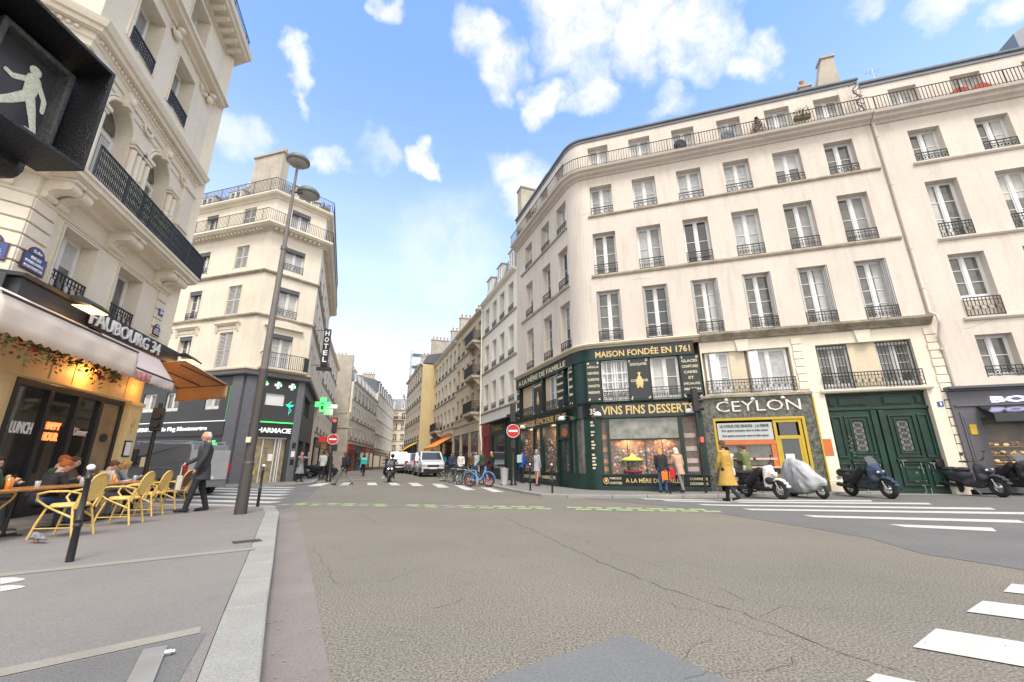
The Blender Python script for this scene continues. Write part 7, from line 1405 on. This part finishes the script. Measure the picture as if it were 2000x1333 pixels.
vn = MB(); vn.tube([(9.75+.12*math.sin(i*1.3), -.35+.05*math.cos(i), 14.97+i*.14) for i in range(13)], .03, 6); vn.tube([(9.8-.14*math.sin(i*1.7), -.3, 15.1+i*.12) for i in range(11)], .018, 5)
for i in range(60): p = Vector((9.75+rnd.uniform(-.25, .25), -.33+rnd.uniform(-.1, .1), 15.9+rnd.uniform(-.3, .8))); u = Vector((rnd.uniform(-1, 1), rnd.uniform(-1, 1), rnd.uniform(-1, 1)))*.06; v = Vector((rnd.uniform(-1, 1), 0, rnd.uniform(-1, 1)))*.05; vn.add([p, p+u, p+u+v, p+v], [(0,1,2,3)])
solo('climbing_vine', vn, 'c_greyj', 'twisted pale climbing vine on the top balcony where the two right buildings meet', 'vine', M=FA)
for (F, x, y, z, lb) in ((FS, -5.6, -.3, 15.0, 'dark planter boxes on the side street top balcony'), (FS, -3.4, -.3, 15.0, 'bushy planter on the middle of the side street top balcony'), (FP2, -.3, -.3, 18.15, 'potted shrubs at the right end of the chemist building top balcony'), (FA, 7.7, -.25, 15.35, 'small green planter box on the top balcony rail right of the dried fir')):
    q = MB(); q.box(-.3, .3, -.1, .1, 0, .18)
    for i in range(160): p = Vector((rnd.uniform(-.32, .32), rnd.uniform(-.14, .14), .18+rnd.random()*.32)); u = Vector((rnd.uniform(-1, 1), rnd.uniform(-1, 1), rnd.uniform(-.3, 1)))*.06; v = Vector((rnd.uniform(-1, 1), rnd.uniform(-1, 1), 0))*.03; q.add([p, p+u+v, p+u*1.6, p+u-v], [(0,1,2,3)])
    solo('balcony_planter', q, 'leafo', lb, 'planter', M=F @ Matrix.Translation((x, y, z)))
# ================================================================= vehicles
I4 = Matrix.Identity(4)
def wheel(parent, c, r, w, spokes=6, m_t='rubber', m_r='chrome', name='wheel'):
    q = MB(); q.T = Matrix.Translation(c) @ Matrix.Rotation(PI/2, 4, 'Y'); q.tube([((r-w/2)*math.cos(t*PI/12), (r-w/2)*math.sin(t*PI/12), 0) for t in range(24)], w/2, 8, True); o = part(parent, name, q, m_t, local=I4)
    q = MB(); q.T = Matrix.Translation(c) @ Matrix.Rotation(PI/2, 4, 'Y'); rr = r-w*.95; q.tube([(rr*math.cos(t*PI/10), rr*math.sin(t*PI/10), 0) for t in range(20)], w*.16, 5, True); q.cone((0,0,-w*.35), (0,0,w*.35), max(.02, r*.16), n=10)
    for k_ in range(spokes): a = 2*PI*k_/spokes; q.cone((0,0,0), (rr*math.cos(a), rr*math.sin(a), 0), max(.0035, r*.05 if spokes < 9 else .0035), max(.0035, r*.035 if spokes < 9 else .0035), 5, False)
    part(o, 'rim', q, m_r, local=I4); return o
def scooter(label, x, y, face, body='c_char', front='c_char', case=False, apron=False, z=None, group='scooters parked along the kerb', screen=True, lit=False, tilt=7, accent='blackm', slim=False):
    if z is None: z = gz(x, y)
    r_ = thing('scooter', label, 'scooter', M=T(x, y, z, rad(-face)) @ Matrix.Rotation(rad(tilt), 4, 'Y') @ Matrix.Diagonal((1.18, 1.0, 1.06, 1)), group=group)
    wheel(r_, (0, .66, .27), .27, .14, 5); wheel(r_, (0, -.62, .26), .26, .13, 5)
    def C(m, p, q_, a, b): m.cone(p, q_, a, b, 10); m.sph(p, a, 10, 7); m.sph(q_, b, 10, 7)
    w = .8 if slim else 1
    q = MB(); C(q, (0, -.82, .70), (0, -.15, .58), .12*w, .17*w); C(q, (-.1*w, .42, .55), (.1*w, .42, .55), .12, .12); C(q, (0, -.55, .52), (0, -.12, .42), .14*w, .14*w); C(q, (-.07, -.15, .34), (-.07, .3, .32), .09, .09); C(q, (.07, -.15, .34), (.07, .3, .32), .09, .09); part(r_, 'rear_body', q, body, local=I4, remesh=.022, smooth=3)
    q = MB(); C(q, (-.11*w, .30, .40), (-.13*w, .38, .82), .07, .08); C(q, (.11*w, .30, .40), (.13*w, .38, .82), .07, .08); C(q, (0, .36, .40), (0, .46, .80), .11, .12); C(q, (0, .46, .78), (0, .60, .70), .11*w, .07); C(q, (-.1, .40, .90), (.1, .40, .90), .08, .08); part(r_, 'front_fairing', q, front, local=I4, remesh=.022, smooth=2)
    q = MB()
    for k_ in range(7): a = rad(20+k_*20); q.sph((0, .66+.31*math.cos(a), .27+.31*math.sin(a)), (.085, .07, .04), 8, 6)
    part(r_, 'mudguard', q, front, local=I4, remesh=.02, smooth=3)
    q = MB(); q.sph((0, -.62, .76), (.15, .28, .07), 12, 8); q.sph((0, -.22, .74), (.14, .26, .07), 12, 8); part(r_, 'seat', q, 'rubber', local=I4, remesh=.025, smooth=2)
    q = MB(); q.tube([(-.34, .22, 1.02), (-.20, .32, 1.00), (0, .36, .97), (.20, .32, 1.00), (.34, .22, 1.02)], .017, 7); q.cone((-.36, .20, 1.02), (-.24, .28, 1.01), .025); q.cone((.36, .20, 1.02), (.24, .28, 1.01), .025); hb = part(r_, 'handlebar', q, 'blackm', local=I4)
    for sg in (-1, 1): q = MB(); q.tube([(sg*.2, .32, 1.0), (sg*.26, .34, 1.12), (sg*.30, .32, 1.20)], .008, 5); q.sph((sg*.32, .31, 1.22), (.06, .015, .04), 10, 6); part(r_, 'mirror', q, 'blackm', local=I4)
    q = MB(); q.cone((-.06, .60, .50), (-.06, .66, .27), .02); q.cone((.06, .60, .50), (.06, .66, .27), .02); part(r_, 'fork', q, 'steel', local=I4)
    for sg in (-1, 1): q = MB(); q.sph((sg*.07, .585, .74), (.05, .03, .035), 10, 7); part(r_, 'headlight', q, mat('lit headlamp', (1, 1, .95), .3, emis=1.6) if lit else mat('clear headlamp', (.45, .46, .48), .1, spec=.8), local=I4)
    if screen: q = MB(); q.add([(-.16,.45,.92),(.16,.45,.92),(.13,.34,1.16),(0,.34,1.20),(-.13,.34,1.16)], [(0,1,2,3,4)]); o = part(r_, 'windscreen', q, mat('smoked screen', (.08, .09, .10), .1, alpha=.7, spec=.8), local=I4)
    if case: q = MB(); q.box(-.19, .19, -1.05, -.68, .80, 1.06); part(r_, 'top_case', q, 'blackm', local=I4, bevel=.05)
    if apron: q = MB(); C(q, (-.16, .22, .86), (-.20, -.25, .50), .10, .12); C(q, (.16, .22, .86), (.20, -.25, .50), .10, .12); C(q, (-.12, -.1, .76), (.12, -.1, .76), .09, .09); part(r_, 'leg_apron', q, 'c_black', local=I4, remesh=.03, smooth=2)
    q = MB(); q.cone((.14, -.35, .30), (.17, -.85, .38), .05, .06, 10); part(r_, 'exhaust', q, 'blackm', local=I4); q = MB(); q.box(-.09, .09, -.93, -.92, .48, .60); part(r_, 'number_plate', q, 'whitel', local=I4)
    q = MB(); q.cone((-.1, -.2, .28), (-.22, -.15, .0), .012); part(r_, 'kickstand', q, 'steel', local=I4); return r_
scooter('small white and black moped parked in front of the marble shop', 8.2, 14.6, 158, body='c_black', front='c_white', screen=False, apron=True, slim=True)
scooter('dark blue grey sport scooter with smoked screen in front of the carriage door', 11.3, 14.1, 172, front='c_navy', apron=True)
scooter('matt grey scooter with black top case parked left of a black scooter', 14.45, 13.85, 178, body='c_char', front='c_char', case=True, screen=False)
scooter('black scooter with large clear headlamp at the right edge', 15.6, 13.7, 180, body='c_black', front='c_black', apron=True)
# covered scooter
cs_ = thing('covered_scooter', 'scooter hidden under a pale silver grey cover beside the white moped', 'scooter', M=T(9.55, 14.45, gz(9.75, 14.6), rad(-172)) @ Matrix.Scale(.92, 4) @ Matrix.Rotation(rad(5), 4, 'Y')); wheel(cs_, (0, .66, .27), .27, .12, 5); wheel(cs_, (0, -.62, .26), .26, .13, 5)
q = MB(); secs = [(-.98,.10,.30,.62),(-.90,.22,.22,.86),(-.72,.27,.16,1.16),(-.52,.29,.14,1.34),(-.30,.31,.15,1.36),(-.05,.36,.17,1.27),(.16,.38,.20,1.16),(.36,.33,.26,.98),(.58,.25,.36,.80),(.78,.18,.46,.68),(.90,.10,.50,.60)]; nn = 44
from mathutils import noise
def lerp_sec(t):
    t *= len(secs)-1; i = min(int(t), len(secs)-2); u = t-i; u = u*u*(3-2*u)*.5+u*.5; return [secs[i][k]*(1-u)+secs[i+1][k]*u for k in range(4)]
vs = []; ns = 44
for si in range(ns):
    yy, hw, zb_, zt = lerp_sec(si/(ns-1))
    for k_ in range(nn):
        a = 2*PI*k_/nn; ca, sa = math.cos(a), math.sin(a); zz = (zb_+zt)/2 + (zt-zb_)/2*(abs(sa)**.75)*(1 if sa > 0 else -1); ww = hw*(abs(ca)**.6)*(1 if ca > 0 else -1); t = (zz-zb_)/(zt-zb_)
        d = Vector((0, yy+.35, zz-1.35)); an_ = math.atan2(d.y, -d.z)*5.5; rr_ = d.length
        f1 = (1-abs(noise.noise(Vector((an_, rr_*1.1, 2.0*(1 if ww > 0 else -1))))*2))*.055*min(1, rr_*1.6) + noise.noise(Vector((yy*4, zz*4, ww*3)))*.05
        vs.append((ww*(1.0-.42*t*t)+(f1-.03)*(1 if ww > 0 else -1), yy, zz + noise.noise(Vector((yy*6, ww*6, 3)))*.035 - (.06*abs(math.sin(yy*9)) if t < .1 else 0)))
fs = [(i*nn+k_, i*nn+(k_+1) % nn, (i+1)*nn+(k_+1) % nn, (i+1)*nn+k_) for i in range(ns-1) for k_ in range(nn)] + [tuple(range(nn-1, -1, -1)), tuple(range((ns-1)*nn, ns*nn))]
q.add(vs, fs, True); part(cs_, 'cover', q, mat('silver cover fabric', (.40, .41, .43), .55, var=.06, vs=3), local=I4)
rs = scooter('large dark scooter with both headlamps lit ridden towards the camera', -7.45, 26.6, 162, lit=True, case=False, apron=True, tilt=0, group=None)
person('rider in dark jacket and black helmet on the oncoming scooter', -7.38, 26.85, 162, z=gz(-7.4, 26.8)+.33, H=1.74, sit=True, legs=((75, 70), (75, 70)), arms=((55, 18, 35), (55, 18, 35)), lean=6, top='c_char', trou='c_black', hair='c_black', hstyle='helmet', vox=.025)
# bicycles
def bike(label, x, y, face, fr_m='blackm', wh='rubber', ri='chrome', step=False, tilt=6, group='bicycles parked by the kerb', fat=1.0, solidw=None, z=None):
    r_ = thing('bicycle', label, 'bicycle', M=T(x, y, gz(x, y) if z is None else z, rad(-face)) @ Matrix.Rotation(rad(tilt), 4, 'Y'), group=group); R_ = .34
    for yy in (.53, -.53):
        w_ = wheel(r_, (0, yy, R_), R_, .04*fat, 16, wh, solidw or ri)
        if solidw: q = MB(); q.T = Matrix.Translation((0, yy, R_)) @ Matrix.Rotation(PI/2, 4, 'Y'); q.tube([(.29*math.cos(t*PI/12), .29*math.sin(t*PI/12), 0) for t in range(24)], .028, 6, True); part(w_, 'rim_band', q, solidw, local=I4)
    q = MB(); t_ = .02*fat; bb, hd, st = (0, -.08, .30), (0, .36, .80), (0, -.20, .78)
    if step: q.tube([(0, .40, .90), hd, (0, .22, .45), (0, .05, .33), bb], t_*1.5, 7); q.tube([bb, st], t_*1.2, 6)
    else: q.tube([bb, (0, .38, .72)], t_, 6); q.tube([(0, -.18, .72), hd], t_, 6); q.tube([bb, st], t_, 6)
    for sg in (-1, 1): q.tube([bb, (sg*.05, -.53, R_)], t_*.6, 5); q.tube([(0, -.18, .70), (sg*.05, -.53, R_)], t_*.5, 5); q.tube([(0, .40, .68), (sg*.05, .53, R_)], t_*.7, 5)
    q.tube([(0, .40, .66), (0, .34, .98)], t_, 6); part(r_, 'frame', q, fr_m, local=I4)
    q = MB(); q.tube([(-.29, .22, 1.0), (-.2, .33, 1.0), (0, .36, .98), (.2, .33, 1.0), (.29, .22, 1.0)], .013, 6); part(r_, 'handlebar', q, 'blackm', local=I4); q = MB(); q.sph((0, -.24, .90), (.075, .14, .035), 10, 7); q.cone((0, -.2, .75), (0, -.23, .88), .014); part(r_, 'saddle', q, 'blackm', local=I4)
    q = MB(); q.cone((-.1, bb[1], .28), (.1, bb[1], .28), .012); q.cone((.06, bb[1], .28), (.06, bb[1]+.04, .13), .012); q.box(.05, .15, bb[1], bb[1]+.08, .11, .13); q.cone((-.06, bb[1], .28), (-.06, bb[1]-.04, .44), .012); q.box(-.15, -.05, bb[1]-.08, bb[1], .43, .45); q.T = Matrix.Rotation(PI/2, 4, 'Y'); q.T = Matrix.Identity(4); q.cone((.03, bb[1], .29), (.045, bb[1], .29), .09, n=16); part(r_, 'crankset', q, 'steel', local=I4)
    if not step: q = MB(); q.tube([(0, -.18, .95-.17), (.0, -.62, .72), (0, -.66, .5)], .01, 5); q.box(-.08, .08, -.72, -.35, .71, .73); part(r_, 'rack', q, 'blackm', local=I4)
    else: q = MB(); q.tube([(0, -.53+.37*math.cos(rad(a)), R_+.37*math.sin(rad(a))) for a in range(20, 181, 20)], .02, 5); q.tube([(0, .53+.37*math.cos(rad(a)), R_+.37*math.sin(rad(a))) for a in range(0, 121, 20)], .02, 5); part(r_, 'mudguards', q, fr_m, local=I4)
    return r_
bike('sky blue step through rental bicycle with red wheels at the end of the rack', -1.65, 21.9, 115, mat('sky blue paint', (.10, .32, .62), .4), 'rubber', 'red', True, 4, fat=1.9, solidw='red')
bike('black city bicycle right behind the sky blue rental bicycle', -2.45, 23.7, 112, tilt=5); bike('grey bicycle second in the rack from the van', -3.15, 25.6, 110, 'darkm', tilt=-5); bike('green framed bicycle in the middle of the rack', -2.55, 24.9, 110, mat('green paint', (.03, .22, .06), .4), tilt=6); bike('dark bicycle leaning between the green one and the grey one', -2.75, 25.4, 118, 'darkm', tilt=-8); bike('black bicycle with thin tyres third from the rental bicycle', -2.2, 23.2, 105, tilt=8); bike('grey bicycle at the far end of the rack', -3.95, 27.8, 108, 'darkm', tilt=-4)
bike('black bicycle nearest the white van', -3.75, 27.0, 112, tilt=4)
for x, y, lb in ((-2.2, 22.9, 'first galvanised cycle hoop by the kerb'), (-2.9, 24.9, 'second galvanised cycle hoop by the kerb'), (-3.5, 26.8, 'third galvanised cycle hoop by the kerb')): q = MB(); q.tube([(-.35, 0, 0), (-.35, 0, .65), (-.25, 0, .75), (.25, 0, .75), (.35, 0, .65), (.35, 0, 0)], .022, 7); solo('cycle_hoop', q, 'steel', lb, 'cycle stand', M=T(x, y, gz(x, y), rad(-20)), group='cycle hoops by the kerb')
bike('bicycle ridden away from the camera by the turquoise delivery rider', -12.45, 36.6, 340, tilt=0, group=None)
r_, i_ = person('delivery rider cycling away with bare calves and dark shorts', -12.38, 36.35, 340, z=gz(-12.4, 36.5)+.42, H=1.74, sit=True, legs=((70, 60), (30, 25)), arms=((55, 12, 20), (55, 12, 20)), lean=18, top='c_char', trou='c_black', hair='c_black', hstyle='helmet', vox=.025)
dbx = thing('delivery_box', 'turquoise cube delivery bag on the cyclist back', 'bag', M=wm(r_) @ Matrix.Translation(i_['back'])); q = MB(); q.box(-.25, .25, -.42, -.02, -.32, .24); part(dbx, 'box', q, 'c_teal', local=I4, bevel=.03); q = MB(); q.box(-.2, .2, -.43, -.42, .08, .13); part(dbx, 'reflective_strip', q, 'whitel', local=I4)
for x, y, f, lb in ((-13.6, 30.2, 60, 'black motorbike first in the row on the left pavement'), (-14.2, 31.9, 60, 'black motorbike second in the row on the left pavement'), (-14.8, 33.6, 60, 'black motorbike third in the row on the left pavement')): scooter(lb, x+.4, y, f, z=gz(x, y)+.1, group='motorbikes on the left pavement', body='c_black', front='c_black')
# cars and vans
def vehicle(name, label, cat, x, y, face, paint, Lh, Wd, Ht, prof, glass, wr=.32, wheels=(1.3, -1.3), nose=.5, group=None, z=None, lamps=True, grille='blackm'):
    """prof: side outline [(y,z)...] front +y; glass: side window polygons in (y,z)"""
    if z is None: z = gz(x, y)
    r_ = thing(name, label, cat, M=T(x, y, z, rad(-face)), group=group); w = Wd/2
    n = len(prof); vs = []; zmax = max(p[1] for p in prof); zb = .95
    def hw(zz, yy): t = max(0, (zz-zb)/(zmax-zb)); e = max(0, abs(yy)/(Lh/2)-.72)/.28; return w*(1-.13*t)*(1-.10*e*e)
    rings = []
    for k_, f in enumerate((-1, -.9, .9, 1)):
        for (yy, zz) in prof: hh = hw(zz, yy)*f; ins = .0 if abs(f) < 1 else 0; vs.append((hh, yy*(1 if abs(f) < 1 else .985), zz if abs(f) < 1 else (zz-.03 if zz > .6 else zz+.02)))
    fs = [tuple(range(n)), tuple(range(4*n-1, 3*n-1, -1))] + [(k_*n+i, k_*n+(i+1) % n, (k_+1)*n+(i+1) % n, (k_+1)*n+i) for k_ in range(3) for i in range(n)]
    q = MB(); q.add(vs, [f[::-1] for f in fs]); o = part(r_, 'body', q, paint, local=I4, bevel=.03)
    for g in glass:
        for sg in (-1, 1):
            q = MB(); pts = [(sg*(hw(zz, yy)+.006), yy, zz) for yy, zz in g]; q.add(pts, [tuple(range(len(pts)))] if sg > 0 else [tuple(range(len(pts)-1, -1, -1))]); part(r_, 'side_window', q, 'glass', local=I4)
    for wy in wheels:
        for sg in (-1, 1):
            q = MB(); q.T = Matrix.Translation((sg*(w-.10), wy, wr)) @ Matrix.Rotation(PI/2, 4, 'Y'); q.cone((0,0,-.115), (0,0,.115), wr, n=22); o = part(r_, 'wheel', q, 'rubber', local=I4); q = MB(); q.T = Matrix.Translation((sg*(w+.018), wy, wr)) @ Matrix.Rotation(PI/2, 4, 'Y'); q.cone((0,0,-.01), (0,0,.006), wr*.62, n=18); part(o, 'rim', q, 'chrome', local=I4)
            q = MB(); q.tube([(sg*(w-.01), wy+(wr+.06)*math.cos(rad(a)), wr+(wr+.06)*math.sin(rad(a))) for a in range(0, 181, 15)], .03, 5); part(r_, 'wheel_arch', q, 'blackm', local=I4)
    fy = Lh/2
    for sg in (-1, 1):
        q = MB(); q.box(min(sg*w*.55, sg*w*.88), max(sg*w*.55, sg*w*.88), fy-.13, fy+.012, nose+.12, nose+.30); part(r_, 'headlight', q, MATS['clear headlamp'], local=I4, bevel=.02)
        q = MB(); q.sph((sg*(w+.12), fy-1.35, 1.12), (.07, .05, .09), 10, 7); q.cone((sg*w*.95, fy-1.35, 1.05), (sg*(w+.1), fy-1.35, 1.1), .02); part(r_, 'wing_mirror', q, 'blackm', local=I4)
        q = MB(); q.box(min(sg*w*.80, sg*w*.965), max(sg*w*.80, sg*w*.965), -fy-.012, -fy+.06, .85, 1.25); part(r_, 'tail_light', q, 'red', local=I4, bevel=.015)
    q = MB(); q.box(-w*.5, w*.5, fy-.1, fy+.014, nose+.10, nose+.26); q.box(-w*.8, w*.8, fy-.1, fy+.016, .24, nose-.02); part(r_, 'grille', q, grille, local=I4, bevel=.02)
    q = MB(); q.box(-.26, .26, fy, fy+.028, nose-.05, nose+.06); q.box(-.26, .26, -fy-.03, -fy, .62, .73); part(r_, 'number_plate', q, 'whitel', local=I4); return r_
vanp = [(-2.45,.32),(2.4,.32),(2.45,.62),(2.42,.95),(2.25,1.08),(1.62,1.24),(.98,1.86),(.7,1.93),(-2.35,1.93),(-2.42,1.75)]
carp = [(-2.05,.28),(2.0,.28),(2.05,.55),(1.98,.78),(1.1,.95),(.42,1.40),(-1.0,1.46),(-1.75,1.10),(-2.0,1.0)]
def screen(r_, a, b, w0, w1, name='windscreen', yo=.012):
    q = MB(); q.add([(-w0, a[0]+yo, a[1]+yo), (w0, a[0]+yo, a[1]+yo), (w1, b[0]+yo, b[1]+yo), (-w1, b[0]+yo, b[1]+yo)], [(0,1,2,3)]); part(r_, name, q, 'glass', local=I4)
mW = mat('white car paint', (.60, .62, .64), .3, coat=.6); mG = mat('metallic grey paint', (.24, .25, .27), .35, metal=.3, coat=.6); mS = mat('silver car paint', (.34, .36, .38), .3, metal=.4, coat=.6); mD = mat('dark car paint', (.03, .033, .04), .25, coat=.7)
for nm, x, y, f, m_, lb, pr in (('delivery_van', -7.0, 36.4, 160, mW, 'white delivery van parked at the front of the right hand row', vanp), ('parked_van', -9.3, 42.6, 160, mS, 'silver van parked just behind the white one', vanp), ('parked_car', -11.5, 48.6, 160, mD, 'dark car third in the parked row', carp), ('parked_car', -13.4, 53.8, 160, mS, 'silver car fourth in the parked row', carp), ('parked_car', -15.3, 59, 160, mD, 'small dark car at the far end of the parked row', carp)):
    v = pr is vanp
    r_ = vehicle(nm, lb, 'van' if v else 'car', x, y, f, m_, 4.9 if v else 4.1, 1.9 if v else 1.76, 1.93 if v else 1.46, pr, ([(1.5,1.22),(.98,1.76),(.2,1.76),(.2,1.16),(1.3,1.12)],) if v else ([(.95,.98),(.38,1.36),(-.25,1.38),(-.25,.98)], [(-.35,.98),(-.35,1.38),(-.95,1.38),(-1.5,1.02)]), wheels=(1.55, -1.5) if v else (1.25, -1.25), nose=.62 if v else .5, group='vehicles parked along the right kerb')
    screen(r_, *(((1.60,1.27),(1.0,1.83)) if v else ((1.02,.99),(.45,1.37))), .80, .70); 
dv = vehicle('oncoming_van', 'boxy white van driving towards the camera far down the street', 'van', -12.4, 47.0, 161, mW, 4.9, 1.95, 2.2, [(-2.4,.32),(2.4,.32),(2.42,1.0),(2.2,1.2),(1.7,2.15),(-2.4,2.15)], ([(1.9,1.25),(1.6,1.9),(.8,1.9),(.8,1.25)],), wheels=(1.5, -1.5), nose=.62); screen(dv, (2.17,1.26), (1.74,2.08), .8, .74)
gv = vehicle('grey_van', 'grey panel van with silver rear doors and roof rack parked in the side street', 'van', -14.2, 17.75, 286, mG, 4.9, 1.95, 1.93, vanp, ([(1.5,1.22),(.98,1.76),(.2,1.76),(.2,1.16),(1.3,1.12)],), wheels=(1.55, -1.5), nose=.62, z=.0)
q = MB(); q.box(-.82, .82, -2.475, -2.43, .60, 1.72); q.box(-.01, .01, -2.485, -2.475, .6, 1.72); q.box(-.7, -.1, -2.482, -2.475, 1.3, 1.66); q.box(.1, .7, -2.482, -2.475, 1.3, 1.66); part(gv, 'rear_doors', q, mat('silver door paint', (.50, .52, .55), .35, metal=.3, var=.05, vs=3), local=I4, bevel=.01)
q = MB(); q.tube([(-.96, -1.9, 1.05), (-.965, -1.0, 1.06), (-.965, -.4, 1.1), (-.96, 0, 1.3)], .012, 5); q.box(-.985, -.96, -2.3, 0.1, 1.32, 1.34); part(gv, 'side_groove', q, mS, local=I4)
rk = MB()
for yy in (-2.1, -1.2, -.3, .4): rk.cone((-.8, yy, 2.02), (.8, yy, 2.02), .018, n=6); rk.cone((-.8, yy, 1.92), (-.8, yy, 2.02), .02, n=5); rk.cone((.8, yy, 1.92), (.8, yy, 2.02), .02, n=5)
for xx in (-.8, .8, -.5): rk.cone((xx, -2.2, 2.04), (xx, .5, 2.04), .02, n=6)
part(gv, 'roof_rack', rk, 'steel', local=I4)
